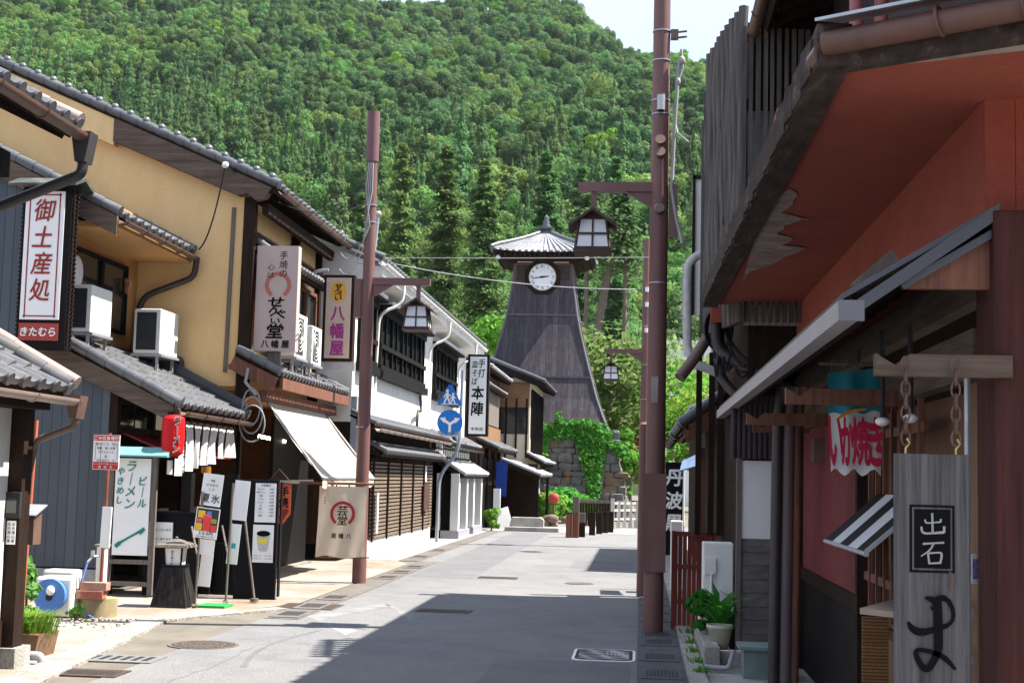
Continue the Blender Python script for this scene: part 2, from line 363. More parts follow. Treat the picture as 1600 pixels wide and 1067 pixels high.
# ================================================================== ground, street
mb = MB(); mb.add([(-478,-60,0),(328,-60,0),(328,860,0),(-478,860,0)], [(0,1,2,3)]); struct('ground', mb, m_gnd)
mb = MB(); mb.add([(-3.93,-6,.004),(.0,-6,.004),(.0,41,.004),(-3.93,41,.004)], [(0,1,2,3)])
mb.add([(-14,41,.004),(14,41,.004),(14,48.5,.004),(-14,48.5,.004)], [(0,1,2,3)]); struct('road', mb, m_asph)
mb = MB(); mb.poly([(-20,7,.008),(-3.95,7,.008),(-4.3,10.2,.008),(-4.75,14.2,.008),(-4.4,15.6,.008),(-3.98,16.6,.008),(-3.98,24.6,.008),(-4.32,25.5,.008),(-20,25.5,.008)][::1])
struct('pavement', mb, m_conc)
mb = MB()      # worn pale edging strip in front of the open lot
a, b_ = V((-4.15,9.6,0)), V((-4.74,14.3,0))
for i in range(3): mb.beam(a.lerp(b_, i/3)+V((-.16,0,.012)), a.lerp(b_, (i+1)/3)+V((-.16,0,.012)), .30, .03)
mb.beam((-4.88,14.3,.012),(-3.98,15.9,.012),.2,.03)
struct('kerb', mb, mat('gravelly_edging', (.34,.32,.29), .95, .25, 6, bump=.8, bscale=45, dirt=(.20,.17,.14), dscale=2.5, dlo=.4, dhi=.65, speck=(45,.35)))
mb = MB(); mb.poly([(-4.3,25.5,.009),(-3.93,25.5,.009),(-3.93,41,.009),(-4.3,41,.009)]); mb.poly([(-3.93,14.9,.0085),(-3.55,14.9,.0085),(-3.55,25.5,.0085),(-3.93,25.5,.0085)])
struct('gutter_strip_left', mb, m_drain)
mb = MB(); mb.poly([(-20,25.5,.011),(-4.3,25.5,.011),(-4.3,41,.011),(-20,41,.011)]); struct('footpath', mb, m_conc2)
mb = MB(); mb.poly([(.0,-6,.008),(.40,-6,.008),(.40,41,.008),(.0,41,.008)]); struct('gutter_strip_right', mb, m_drain2)
mb = MB(); mb.box(.40,.54,-6,40,0,.05); struct('kerb_right', mb, m_conc2)
mb = MB(); mb.poly([(.54,-6,.012),(4,-6,.012),(4,41,.012),(.54,41,.012)]); struct('footpath_right', mb, m_conc2)
mb = MB(); mb.poly([(-4.4,41.0,.009),(-.1,41.0,.009),(-.1,46,.009),(-4.4,46,.009)]); struct('paved_corner', mb, m_conc2)

m_worn = mat('worn_road_paint', (.17, .17, .172), .9, .2, 3, dirt=(.27, .27, .265), dscale=1.6, dlo=.42, dhi=.72, speck=(70, .22), bump=.5, bscale=90)
mb = MB(); wp = lambda pts: [tuple(PZ(u, v, .0056)) for u, v in pts]
mb.poly(wp([(478,962),(600,942),(612,946),(505,966)])); mb.poly(wp([(478,962),(505,966),(560,985),(540,992)])); mb.poly(wp([(600,942),(612,946),(655,963),(640,968)]))
struct('road_marking', mb, m_worn)
mb = MB(); mb.poly([(-1.2,24.8,.0052),(-.1,24.8,.0052),(-.1,27.2,.0052),(-1.2,27.2,.0052)]); mb.poly([(-3.5,21.6,.0052),(-2.5,21.6,.0052),(-2.5,40,.0052),(-3.5,40,.0052)]); mb.poly([(-1.2,6.5,.0052),(-.05,6.5,.0052),(-.05,12.3,.0052),(-1.2,12.3,.0052)])
struct('road_patch', mb, mat('asphalt_patch', (.135, .135, .142), .9, .14, 2, bump=.6, bscale=90, dirt=(.16, .16, .158), dscale=.6, speck=(80, .2)))

m_seam = mat('tar_seam', (.125, .125, .128), .9, .25, 6, speck=(70, .2)); mb = MB(); r_ = random.Random(12)
def seam(pts, w_):
    for (x0_,y0_),(x1_,y1_) in zip(pts, pts[1:]):
        d_ = V((x1_-x0_, y1_-y0_, 0)).normalized(); q_ = V((-d_.y, d_.x, 0))*w_*(.6+.8*r_.random()); a_, b2_ = V((x0_,y0_,.0062)), V((x1_,y1_,.0062)); mb.poly([a_-q_, b2_-q_, b2_+q_, a_+q_])
def wander(x, y0_, y1_, st, amp): return [(x+amp*(r_.random()-.5), y) for y in np.arange(y0_, y1_, st)]
seam(wander(-3.35, 9.5, 13, .22, .10), .003)
seam([(-3.9+.3*i, 18.6+.06*r_.random()) for i in range(13)], .004); seam([(-3.9+.3*i, 27.4+.08*r_.random()) for i in range(13)], .008); seam([(-3.1-.35*math.sin(t)*.5, 11.2+t*.9) for t in np.linspace(0,3.1,14)], .02)
struct('road_seam', mb, m_seam)

# slotted covers of the drains, each a thing
def slot_cover(x0, x1, y0, y1, n, lab, along='x', grp='slotted drain covers', m=m_drain2, z=.010, dark=m_irondk):
    c = thing('drain_cover', lab, 'drain cover', ((x0+x1)/2, (y0+y1)/2, z), grp)
    MB().box(x0, x1, y0, y1, z-.004, z+.004).build('slab', m, c)
    s = MB()
    for i in range(n):
        t = (i+.5)/n
        if along == 'x':
            xx = x0+.04+(x1-x0-.08)*t; w_ = (x1-x0)/n*.22; s.box(xx-w_, xx+w_, y0+(y1-y0)*.22, y1-(y1-y0)*.22, z+.004, z+.0065)
        else:
            yy = y0+.04+(y1-y0-.08)*t; w_ = (y1-y0)/n*.22; s.box(x0+(x1-x0)*.2, x1-(x1-x0)*.2, yy-w_, yy+w_, z+.004, z+.0065)
    s.build('slots', dark, c); return c
ys = [11.35, 12.45, 13.6, 14.25, 15.9, 16.9, 17.9, 18.9]
nm = ['nearest to the viewer', 'beside the potted plant', 'in front of the tall brown pole', 'just before the foot of the tall brown pole', 'first beyond the tall brown pole', 'second beyond the tall brown pole', 'third beyond the tall brown pole', 'fourth beyond the tall brown pole']
for y, q in zip(ys, nm): slot_cover(.03, .37, y, y+.62, 9, 'dark slotted gutter cover at right, '+q, z=.0125)
for i, (y, q) in enumerate(zip([15.0, 16.0, 17.2, 20.9, 22.2, 23.5, 26.5, 29.0], ['before the sweet ice posters', 'by the green mat', 'by the black menu board', 'just past the awning shop pole', 'second past the awning shop pole', 'third past the awning shop pole', 'below the lattice screen', 'below the far end of the lattice screen'])):
    slot_cover(-3.9 if y < 25.5 else -4.28, -3.58 if y < 25.5 else -3.95, y, y+.8, 10, 'brown slotted gutter cover at left, '+q, 'x', m=m_drain, z=.0125)
def grate(u, v, du, dy, lab, m=m_iron, n=14):
    p = PZ(u, v); c = slot_cover(p.x-du/2, p.x+du/2, p.y-dy/2, p.y+dy/2, n, lab, 'x', 'iron grates in the road', m, .0085); return c
grate(694, 955, .62, .34, 'narrow iron grate crossing the shadow edge in mid road', m_iron, 16)
grate(778, 903, .60, .36, 'narrow iron grate in the sunlit middle of the road')
grate(130, 1052, .62, .36, 'rusty iron grate by the near left kerb, closest to viewer', m_iron, 18)
grate(190, 1030, .62, .42, 'worn grate bars in the asphalt beside the near left kerb', m_asph, 6)
def manhole(u, v, r, lab, rect=None, m=m_iron):
    p = PZ(u, v); c = thing('manhole_cover', lab, 'manhole cover', (p.x, p.y, .004)); z = .0045
    if rect:
        MB().box(p.x-rect[0], p.x+rect[0], p.y-rect[1], p.y+rect[1], z, z+.005).build('rim', m_drain2, c)
        k = MB(); k.box(p.x-rect[0]*.93, p.x+rect[0]*.93, p.y-rect[1]*.9, p.y+rect[1]*.9, z+.005, z+.008); k.build('lid', m, c)
        k = MB(); rr = random.Random(3)
        for i in range(11):
            for j in range(5):
                x = p.x-rect[0]*.85+rect[0]*1.7*(i+.15)/11; y = p.y-rect[1]*.8+rect[1]*1.6*(j+.2)/5
                k.box(x, x+rect[0]*1.7/11*.6, y, y+rect[1]*.2, z+.008, z+.0095)
        k.build('relief', m_iron, c)
    else:
        MB().cyl((p.x, p.y, z), (p.x, p.y, z+.005), r, r, 40).build('rim', m_drain, c)
        k = MB(); k.cyl((p.x, p.y, z+.005), (p.x, p.y, z+.008), r*.9, r*.9, 40); k.build('lid', m, c)
        k = MB()
        for q in range(1, 5):
            for i in range(q*8):
                t = 2*math.pi*i/(q*8); k.cyl((p.x+r*.2*q*math.cos(t), p.y+r*.2*q*math.sin(t), z+.008), (p.x+r*.2*q*math.cos(t), p.y+r*.2*q*math.sin(t), z+.010), r*.05, r*.05, 6)
        k.build('relief', m_drain, c)
    return c
manhole(318, 1008, .31, 'round rusty iron manhole cover on the sunlit asphalt at left')
manhole(484, 948, .3, 'square rusty iron cover in front of the black menu board', (.34, .36))
manhole(905, 912, .22, 'small round cover with broken asphalt edge near the road shadow', m=m_drain)
manhole(830, 862, .25, 'small round cover in the far bright road, toward the tower')
# picture cover with pale oval frame on the right
p = PZ(944, 1024); c = thing('manhole_cover', 'white rimmed rectangular picture cover in the shaded right lane', 'manhole cover', (p.x, p.y, .004))
def rrect(x, y, hx, hy, r, z, n=5):
    o = []
    for cx_, cy_, a0 in ((x+hx-r, y+hy-r, 0), (x-hx+r, y+hy-r, 90), (x-hx+r, y-hy+r, 180), (x+hx-r, y-hy+r, 270)):
        for i in range(n+1): t = math.radians(a0+90*i/n); o.append((cx_+r*math.cos(t), cy_+r*math.sin(t), z))
    return o
MB().prism(rrect(p.x, p.y, .275, .42, .1, .0045), (0, 0, .005)).build('rim', m_whtp, c)
MB().prism(rrect(p.x, p.y, .25, .385, .09, .0097), (0, 0, .0025)).build('lid', m_irondk, c)
k = MB(); m_relief = mat('relief_grey', (.42, .42, .42), .7)
for i in range(7):
    y = p.y-.32+.1*i; k.tube([(p.x-.22+.04*j, y+.03*math.sin(j*1.3+i), .0125) for j in range(12)], .0075, 4)
for i in range(5): k.box(p.x+.02+.035*i, p.x+.035+.035*i, p.y-.05, p.y+.22, .0122, .015)
k.build('relief', m_relief, c)

# ================================================================== forested hill
def crest(x):
    pts = [(-420,360),(-260,310),(-150,330),(-95,288),(-60,250),(-46,232),(-29,207),(-12,191),(0,185),(29,177),(60,170),(90,158),(200,128),(420,70)]
    for (a, za), (b, zb) in zip(pts, pts[1:]):
        if a <= x <= b: return za + (zb-za)*(x-a)/(b-a)
    return pts[0][1] if x < pts[0][0] else pts[-1][1]
def hill_z(x, y):
    base = 0 if y < 150 else .15*(y-150) if y < 225 else 11.25 + .50*(y-225)
    base += (7*math.sin(x*.03+y*.011) + 5*math.sin(x*.055-y*.03+2) + 11*math.sin(x*.021+1.0))*min(1, max(0, (y-170)/150))
    top = crest(x*640/max(y, 300))*min(1, y/640) + 1.5*math.sin(x*.09)
    soft = 9; hgt = -soft*math.log(math.exp(-min(base, 600)/soft) + math.exp(-top/soft)) if base < 500 else top
    if y > 690: hgt -= (y-690)*.3
    return max(hgt, .0) if y < 110 else hgt
nx, ny = 90, 90; X = np.linspace(-480, 330, nx); Y = np.linspace(92, 860, ny)
mb = MB(); mb.add([(x, y, hill_z(x, y) if y > 93 else -1) for y in Y for x in X], [(j*nx+i, j*nx+i+1, (j+1)*nx+i+1, (j+1)*nx+i) for j in range(ny-1) for i in range(nx-1)], 0, True)
struct('hill', mb, mat('forest_floor', (.022, .034, .014), .95, .4, .3))
# ================================================================== A: near white house on the left
A = thing('white_house', 'white plastered house with dark posts at the near left edge', 'house', (-5.6, 9, 0))
mb = MB(); mb.box(-7.5,-4.85,6,10.62,.36,2.35); mb.build('wall', m_wht, A)
mb = MB(); mb.box(-7.5,-4.83,6,10.64,0,.36); mb.box(-7.5,-5.3,6,10.6,2.36,4.3); mb.box(-7.45,-5.15,6,10.55,3.2,3.35); mb.build('wooden_wall', m_wdk, A)
mb = MB(); mb.beam((-4.83,10.72,.16),(-4.83,10.72,2.3),.17,.17); mb.box(-4.9,-4.62,6,10.8,1.98,2.12); mb.build('post', m_wdk, A)
MB().box(-4.96,-4.7,10.58,10.86,0,.16).build('footing', m_conc2, A)
rf = pent(A, (-4.50,6,2.13), 4.85, (-5.4,6,2.62), 'pent_roof', m_tile, m_wdk, gut=None)
mb = MB(); barrel_row(mb, (-4.44,10.86,2.20), (-5.5,10.86,2.79), .055, .5); mb.build('verge_tile', m_gutl, rf)
gutter(A, (-4.42,6,2.08), (-4.42,10.86,2.07), m_gutl)
mb = MB(); mb.prism([(-4.48,10.75,2.10),(-4.36,10.75,2.10),(-4.39,10.75,1.92),(-4.45,10.75,1.92)], (0,.16,0)); mb.tube(fillet([(-4.42,10.83,1.93),(-4.43,10.83,1.86),(-4.74,10.83,1.74),(-4.78,10.84,1.5)], .06), .028, 8); mb.build('downpipe', m_gut, A)
rf = pent(A, (-4.50,6,4.22), 4.75, (-7.2,6,5.5), 'roof', m_tile, m_wdk, knob=0)
gutter(A, (-4.42,6,4.16), (-4.42,10.72,4.15), m_gut, .06)
mb = MB(); barrel_row(mb, (-4.46,10.7,4.28), (-7.2,10.7,5.58), .055, .3); mb.build('verge_tile', m_gutl, rf)
mb = MB(); mb.prism([(-4.5,10.62,4.17),(-4.34,10.62,4.17),(-4.38,10.62,3.93),(-4.46,10.62,3.93)], (0,.16,0)); mb.tube(fillet([(-4.42,10.7,3.95),(-4.43,10.7,3.84),(-5.3,10.72,3.5)], .08), .045, 8); mb.build('downpipe', m_gutd, A)
mb = MB(); mb.box(-5.3,-4.95,10.35,10.55,3.78,3.98); mb.build('beam', m_wdk, A)
# intercom, sticker, letter box on the corner post
i = thing('intercom', 'small dark intercom panel on the corner post of the white house', 'intercom', (-4.8,10.62,1.25))
MB().box(-4.86,-4.735,10.60,10.632,1.14,1.34).build('case', m_irondk, i, .004); MB().box(-4.84,-4.76,10.596,10.600,1.18,1.30).build('screen', m_glass, i)
st = MB(); st.box(-4.84,-4.77,10.626,10.633,.94,1.12); s_ = one('name_sticker', st, m_whtp, 'white name sticker below the intercom', 'sticker')
mb = MB()
for k in range(2): vtext(mb, '火の用心家', (-4.82+.034*k,10.626,1.11), XA, ZA, .026, .032)
mb.build('lettering', m_ink, s_)
lb = thing('letter_box', 'brown metal letter box with sloping lid beside the post', 'letter box', (-4.83,11.0,.95)); LX = -.20
MB().prism([(-4.91,11.0,.92),(-4.91,11.15,.92),(-4.91,11.15,1.2),(-4.91,11.0,1.14)], (.12,0,0)).build('case', m_gut, lb)
MB().prism([(-4.92,10.96,1.145),(-4.92,11.18,1.225),(-4.92,11.18,1.235),(-4.92,10.96,1.155)], (.16,0,0)).build('lid', m_steel, lb)
MB().box(-4.86,-4.83,10.993,11.0,1.03,1.10).build('name_plate', m_whtp, lb)
mb = MB(); mb.cyl((-5.03,11.4,0),(-4.99,11.4,1.92),.017); mb.beam((-5.05,11.37,0),(-5.03,11.37,1.5),.03,.02); one('red_post', mb, mat('rust_red_paint', (.42,.12,.06), .6, .2, 6), 'slim rust red post behind the letter box', 'post')

# ================================================================== B: ramen shop
B = thing('ramen_shop', 'noodle shop with blue grey sheet side wall and tiled pent roof', 'shop', (-8, 18.5, 0))
mb = MB(); mb.prism([(-13,17,.32),(-6.52,17,.32),(-6.52,17,2.52),(-7.2,17,2.86),(-7.35,17,4.95),(-9.9,17,6.25),(-13,17,4.7)], (0,.1,0)); mb.build('side_wall', m_blue, B)
mb = MB(); mb.box(-13,-6.5,16.985,17.12,0,.3); mb.build('footing', m_conc2, B)
mb = MB(); mb.box(-9.9,-7.35,17.1,19.98,2.9,5.2); mb.build('upper_wall', m_yel2, B)
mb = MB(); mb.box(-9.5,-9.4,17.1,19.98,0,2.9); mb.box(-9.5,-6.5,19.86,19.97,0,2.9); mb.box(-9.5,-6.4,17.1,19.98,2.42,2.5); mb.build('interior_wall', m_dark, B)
mb = MB(); mb.box(-9.4,-6.45,17.1,19.9,.013,.03); mb.build('shop_floor', m_drain, B)
mb = MB()
for y in (17.06, 18.35, 19.9): mb.beam((-6.47,y,0),(-6.47,y,2.45),.11,.11)
mb.beam((-6.47,17,2.42),(-6.47,19.98,2.42),.1,.16); mb.beam((-6.47,17,2.0),(-6.47,19.98,2.0),.08,.1); mb.build('post', m_wdk, B)
for k, (y0, y1) in enumerate([(17.15,17.7),(17.75,18.3),(18.42,19.1)]):
    f = MB(); f.box(-6.5,-6.46,y0,y1,2.06,2.36); f = f.build('transom_window', m_glass, B)
rf = pent(B, (-5.62,16.93,2.30), 3.05, (-7.3,16.93,3.15), 'pent_roof', m_tile, m_wdk, knob=0, gut=m_gut, vr=.075)
mb = MB(); a, b_ = V((-5.60,16.9,2.14)), V((-7.5,16.9,3.08)); mb.prism([a+V((0,0,.13)), b_+V((0,0,.1)), b_-V((0,0,.16)), a-V((.02,0,.06))], (0,.05,0)); mb.build('barge_board', m_wgryh, rf)
mb = MB(); mb.box(-7.42,-7.28,17.05,19.95,3.12,3.22); mb.beam((-7.22,19.9,3.2),(-5.66,19.93,2.42),.16,.2); mb.beam((-7.22,19.86,3.28),(-5.66,19.88,2.5),.12,.1); mb.build('ridge_flashing', m_tiled, rf)
rf = pent(B, (-6.5,16.9,4.66), 3.0, (-9.9,16.9,6.32), 'roof', m_tile, m_wdk, knob=0, gut=m_gut)
mb = MB(); a, b_ = V((-6.5,16.87,4.52)), V((-9.9,16.87,6.18)); mb.prism([a+V((0,0,.12)), b_+V((0,0,.12)), b_-V((0,0,.18)), a-V((.0,0,.12))], (0,.05,0)); mb.build('barge_board', m_wgryh, rf)
mb = MB(); mb.box(-7.36,-6.52,16.98,19.9,4.52,4.6); mb.build('soffit', m_yel2, B)
wy0, wy1, wz1, wz0 = PX(118,390,-7.31).y, PX(194,500,-7.31).y, PX(150,400,-7.31).z, PX(190,520,-7.31).z; wn = MB(); wn.box(-7.36,-7.32,wy0,wy1,wz0,wz1); wn = wn.build('window', m_glass, B)
mb = MB()
for y in (wy0,(wy0+wy1)/2-.03,(wy0+wy1)/2+.03,wy1): mb.beam((-7.31,y,wz0),(-7.31,y,wz1),.05,.04)
for z in (wz0,wz1): mb.beam((-7.31,wy0-.02,z),(-7.31,wy1+.02,z),.05,.05)
mb.build('frame', m_wblk, wn)
pipe(B, [(-6.42,19.82,4.56),(-6.45,19.84,4.3),(-7.25,19.86,4.0),(-7.28,19.86,3.1)], .045, m_gutd)
pipe(B, [(-6.75,19.92,3.12),(-6.62,19.92,3.12),(-6.6,19.92,2.8)], .05, m_gutd)
mb = MB(); mb.box(-7.28,-7.2,19.3,19.36,4.1,4.2); mb.ball((-7.24,19.33,4.05),(.05,.05,.08)); mb.build('wall_lamp', m_brick, B)
# red striped small canopy over the counter
cn = MB()
for i in range(14):
    y = 17.2 + 2.5*i/14; cn.prism([(-6.4,y,1.98),(-5.75,y,1.72),(-5.75,y,1.70),(-6.4,y,1.96)], (0,2.5/14,0), i % 2)
cn.build('canopy', [mat('canopy_red', (.30,.02,.025), .6), mat('canopy_dark_red', (.13,.015,.02), .6)], B)
mb = MB(); mb.box(-6.4,-6.1,17.75,19.7,.75,.95); mb.build('counter', m_wdk, B)
for k, (y0, y1, x) in enumerate([(17.05,17.7,-5.95),(18.3,18.75,-5.85),(18.75,19.2,-5.85),(19.2,19.65,-5.85)]):
    dr = MB(); dr.box(x-.03,x,y0,y1,.06,1.05); dr = dr.build('lattice_door', m_wblk, B)
    mb = MB()
    for j in range(8): mb.box(x,x+.02,y0+.03+(y1-y0-.06)*j/8,y0+.03+(y1-y0-.06)*(j+.5)/8,.3,1.0)
    mb.build('slats', m_blackp, dr)
# split white noren strips
nr = thing('noren_curtain', 'white split shop curtain under the noodle shop eave', 'curtain', (-5.75, 18, 2.1))
mb = MB(); mb.cyl((-5.72,17.05,2.13),(-5.72,19.75,2.13),.015); mb.build('rod', m_wdk, nr)
m_cloth = mat('white_cloth', (.74,.74,.72), .9, .05, 6, transl=.3)
yy = 17.12
for i, wd in enumerate((.38,.34,.36,.34,.36,.34,.36)):
    g = MB(); n = 6; L = (.66,.60,.56,.52,.5,.42,.40)[i]; r_ = random.Random(i); pts = []
    for a in range(n+1):
        for b in range(5):
            fold = .05*math.sin(b*1.9+i)*a/n; tw = .12*(a/n)*math.sin(i*2.3); pts.append((-5.72+fold+tw*.5*(b/4-.5), yy+.02+(wd-.05)*(b/4)*(1-.35*a/n)+.04*math.sin(i+a*.4)*a/n, 2.12-L*a/n))
    g.add(pts, [(a*5+b, a*5+b+1, (a+1)*5+b+1, (a+1)*5+b) for a in range(n) for b in range(4)], 0, True)
    g = g.build('cloth_strip', m_cloth, nr)
    if i < 1:
        t_ = MB(); vtext(t_, '中華そば', (-5.66,17.32,2.06), YA, ZA, .13); t_.build('lettering', m_ink, g)
    yy += wd+.015
# red lantern
ln = thing('paper_lantern', 'red paper lantern with black letters hanging below the eave', 'lantern', (-5.85,16.98,2.1)); cx_, cy_, cz_ = -5.65, 16.85, 1.95
prof = [(.07,-.26),(.11,-.225)]
for i in range(11): z = -.21+.40*i/10; prof += [(.130+.012*math.cos(z*6),z),(.123+.012*math.cos(z*6),z+.02)]
prof += [(.11,.225),(.07,.25)]
MB().lathe((cx_,cy_,cz_), prof, 24).build('shade', mat('lantern_red', (.62,.012,.014), .45, .06, 4, transl=.25), ln)
mb = MB(); mb.cyl((cx_,cy_,cz_-.28),(cx_,cy_,cz_-.25),.075); mb.build('ring', m_wblk, ln); mb = MB(); mb.cyl((cx_,cy_,cz_+.25),(cx_,cy_,cz_+.28),.075); mb.tube([(cx_,cy_,cz_+.28),(cx_,cy_,cz_+.4)], .008, 5); mb.build('ring', m_wblk, ln)
lt = MB(); lw = MB(); rgt = V((.80,.6,0)).normalized(); nn = rgt.cross(V(ZA)); nn = V((rgt.y,-rgt.x,0))
for i, ch in enumerate('ラーメン'):
    for q, bd, lf in ((lw,.075,.142),(lt,.03,.146)):
        put(q, ch if ch != 'ー' else '｜', V((cx_,cy_,cz_+.165-.112*i)) , rgt, ZA, .115, bd, .9, lift=lf)
lw.build('lettering_outline', m_whtp, ln); lt.build('lettering', m_ink, ln)
# standing sign with teal roof
S = thing('standing_menu_sign', 'white framed menu board in green brush letters with small teal roof', 'sign board', (-6.25,16.85,0)); y = 16.8; x0, x1 = PY(176,800,y).x, PY(236,800,y).x
mb = MB()
for x in (x0-.03, x1+.03): mb.beam((x,y,0.03),(x,y,1.72),.06,.05)
for z in (.16,.42,1.72): mb.beam((x0,y,z),(x1,y,z),.05,.05)
mb.build('frame', m_wgry, S)
MB().box(x0+.02,x1-.02,y-.02,y+.02,.50,1.66).build('panel', m_whtp, S)
MB().prism([(x0-.2,y-.16,1.70),(x0-.2,y,1.80),(x0-.2,y+.16,1.70),(x0-.2,y+.16,1.68),(x0-.2,y-.16,1.68)], (x1-x0+.42,0,0)).build('roof', mat('teal_metal', (.16,.38,.36), .4, .15, 4), S)
m_grn = mat('green_ink', (.01,.20,.15), .8, .3, 20)
mb = MB(); yy = y-.024; k_ = .1
xm = (x0+x1)/2; vtext(mb, 'ビ｜ル', (xm+.13,yy,1.46), XA, ZA, .12, .135, bold=.02, skew=.12)
vtext(mb, 'ラ｜メン', (xm-.02,yy,1.64), XA, ZA, .15, .15, bold=.012, skew=.15)
vtext(mb, 'やきめし', (xm-.15,yy,1.56), XA, ZA, .10, .115, bold=.02, skew=.12)
brush(mb, [(-.2,-.12),(-.1,-.06),(.1,.06),(.2,.11)], [.05,.03,.03,.05], (xm,yy,.72), XA, ZA, .8)
brush(mb, [(-.22,-.15),(-.15,-.09)], [.06,.06], (xm,yy,.72), XA, ZA, .8); brush(mb, [(.14,.06),(.22,.13)], [.07,.05], (xm,yy,.72), XA, ZA, .8)
mb.build('lettering', m_grn, S)
# upright souvenir sign
S = thing('projecting_sign', 'tall white lightbox sign with red brush letters and small dark roof', 'shop sign', (-7.3,16.5,3.0)); y = 16.5
p0, p1 = PY(36,302,y), PY(99,500,y); cx_ = (p0.x+p1.x)/2; hw = .245; z1, z0 = p0.z+.02, p1.z
mb = MB(); zn = PY(60,505,y).z; zm = PY(60,532,y).z; mb.box(cx_-hw-.04,cx_+hw+.08,y+.0,y+.20,zm-.1,z1+.06); mb.build('case', m_wblk, S)
mb = MB()
for z in np.arange(zm-.05,z1+.0,.055):
    for x in (cx_-hw-.065, cx_+hw+.08): mb.box(x-.0,x+.03,y+.02,y+.06,z,z+.028); mb.box(x,x+.03,y+.12,y+.16,z,z+.028)
mb.build('lattice_edge', m_wdk, S)
MB().box(cx_-hw,cx_+hw,y-.02,y,z0,z1).build('panel', m_whtp, S)
mb = MB(); yy = y-.0245
for (a, b, c_, d_) in ((cx_-hw+.04,cx_+hw-.04,z1-.05,z1-.035),(cx_-hw+.04,cx_+hw-.04,z0+.035,z0+.05),(cx_-hw+.05,cx_-hw+.065,z0+.02,z1-.02),(cx_+hw-.065,cx_+hw-.05,z0+.02,z1-.02)): mb.box(a,b,yy,yy+.004,c_,d_)
vtext(mb, '御土産処', (cx_,yy,z1-.07), XA, ZA, .29, .325, bold=.014, skew=.14, sx=.92); mb.build('lettering', m_redink, S)
MB().box(cx_-hw,cx_+hw,y-.02,y,zm,zn).build('name_panel', mat('sign_red', (.36,.045,.035), .5, .08, 4), S)
mb = MB(); htext(mb, 'きたむら', (cx_,yy,(zm+zn)/2), XA, ZA, .12, .118, bold=.035, skew=.1); mb.build('name_lettering', m_whtp, S)
MB().prism([(cx_-hw-.16,y-.2,z1+.07),(cx_-hw-.16,y+.1,z1+.19),(cx_-hw-.16,y+.4,z1+.07),(cx_-hw-.16,y+.4,z1+.04),(cx_-hw-.16,y+.1,z1+.15),(cx_-hw-.16,y-.2,z1+.04)], (hw*2+.36,0,0)).build('roof', mat('dark_green_metal', (.06,.07,.06), .5, .3, 4, dirt=(.2,.14,.1), dscale=4), S)
# garbage collection sign on a post
G = thing('notice_sign', 'small red and white notice board on a post in the lot', 'notice sign', (-5.6,14.4,0)); y = 14.4; xx = -5.53
mb = MB(); mb.cyl((xx,y+.02,.0),(xx+.02,y+.02,1.9),.018); mb.build('post', mat('rust_post', (.2,.06,.04), .7, .3, 6), G)
MB().box(xx-.14,xx+.14,y-.012,y,1.52,1.88).build('panel', m_whtp, G)
mb = MB(); mb.box(xx-.135,xx+.135,y-.0155,y-.0125,1.82,1.875); mb.box(xx-.135,xx+.135,y-.0155,y-.0125,1.525,1.60); mb.build('red_band', mat('notice_red', (.5,.03,.04), .6), G)
mb = MB(); htext(mb, 'ごみ収集場所', (xx,y-.016,1.847), XA, ZA, .042, .044, bold=.03); htext(mb, 'ルールを守って出しましょう', (xx,y-.016,1.58), XA, ZA, .019, .02); htext(mb, '田結庄', (xx,y-.016,1.548), XA, ZA, .03, .06); mb.build('band_lettering', m_whtp, G)
mb = MB()
for r_, s in enumerate(['燃やすごみ 月木', '資源 第二水曜', 'プラスチック', '金', '空き缶びん 火']): htext(mb, s, (xx,y-.0155,1.785-.042*r_), XA, ZA, .026, .028)
for x in (-.115,-.06,.118): mb.box(xx+x-.001,xx+x+.001,y-.0155,y-.0125,1.62,1.80)
mb.build('lettering', m_ink, G)
mb = MB(); mb.beam((xx+.05,y-.05,.72),(xx+.06,y-.05,1.14),.02,.10,(1,0,0)); t_ = one('white_tag', mb, m_whtp, 'blank white plate tied to the notice post', 'plate')
mb = MB(); mb.cyl((xx-.05,y+.1,0),(xx-.05,y+.1,.2),.2,.2,24); one('concrete_ring', mb, mat('mossy_concrete', (.26,.21,.12), .9, .3, 6), 'round mossy concrete base under two bricks', 'concrete base', bevel=.01)
mb = MB(); mb.box(xx-.2,xx+.08,y-.12,y+.0,.2,.285); one('brick', mb, m_brick, 'red brick lying on the round concrete base', 'brick', 'bricks on the base', .006)
mb = MB(); mb.box(xx-.17,xx+.11,y-.1,y+.02,.286,.37); one('brick', mb, mat('pale_brick', (.36,.2,.15), .9, .3, 9, bump=.4), 'paler brick on top of the other brick', 'brick', 'bricks on the base', .006)
# hose reel
H = thing('hose_reel', 'white hose reel with round blue side disc by the blue wall', 'hose reel', (-5.95,14.3,0)); p = V((-5.93,14.2,.24))
mb = MB(); mb.box(-6.13,-5.74,14.2,14.5,.02,.42); mb.build('case', m_ac, H, .03)
MB().cyl((p.x-.02,14.19,p.z),(p.x-.02,14.13,p.z),.165,.165,32).build('disc', mat('reel_blue', (.07,.19,.50), .4, .08, 4), H)
mb = MB(); mb.ball((p.x-.0,14.11,p.z+.05),(.045,.04,.05)); mb.build('crank', m_ac, H); MB().cyl((p.x-.02,14.135,p.z-.02),(p.x-.02,14.12,p.z-.02),.035).build('hub', m_irondk, H)
mb = MB(); mb.box(-6.3,-5.95,14.75,15.0,.0,.45); one('storage_box', mb, mat('grey_plastic', (.5,.5,.48), .6), 'grey plastic box standing behind the hose reel', 'box', bevel=.03)
T = thing('water_tap', 'white water tap post standing beside the hose reel', 'water tap', (-5.62,14.6,0))
MB().box(-5.66,-5.57,14.6,14.7,0,.72).build('post', m_ac, T, .008); MB().box(-5.68,-5.55,14.58,14.72,.72,.74).build('cap', m_conc, T)
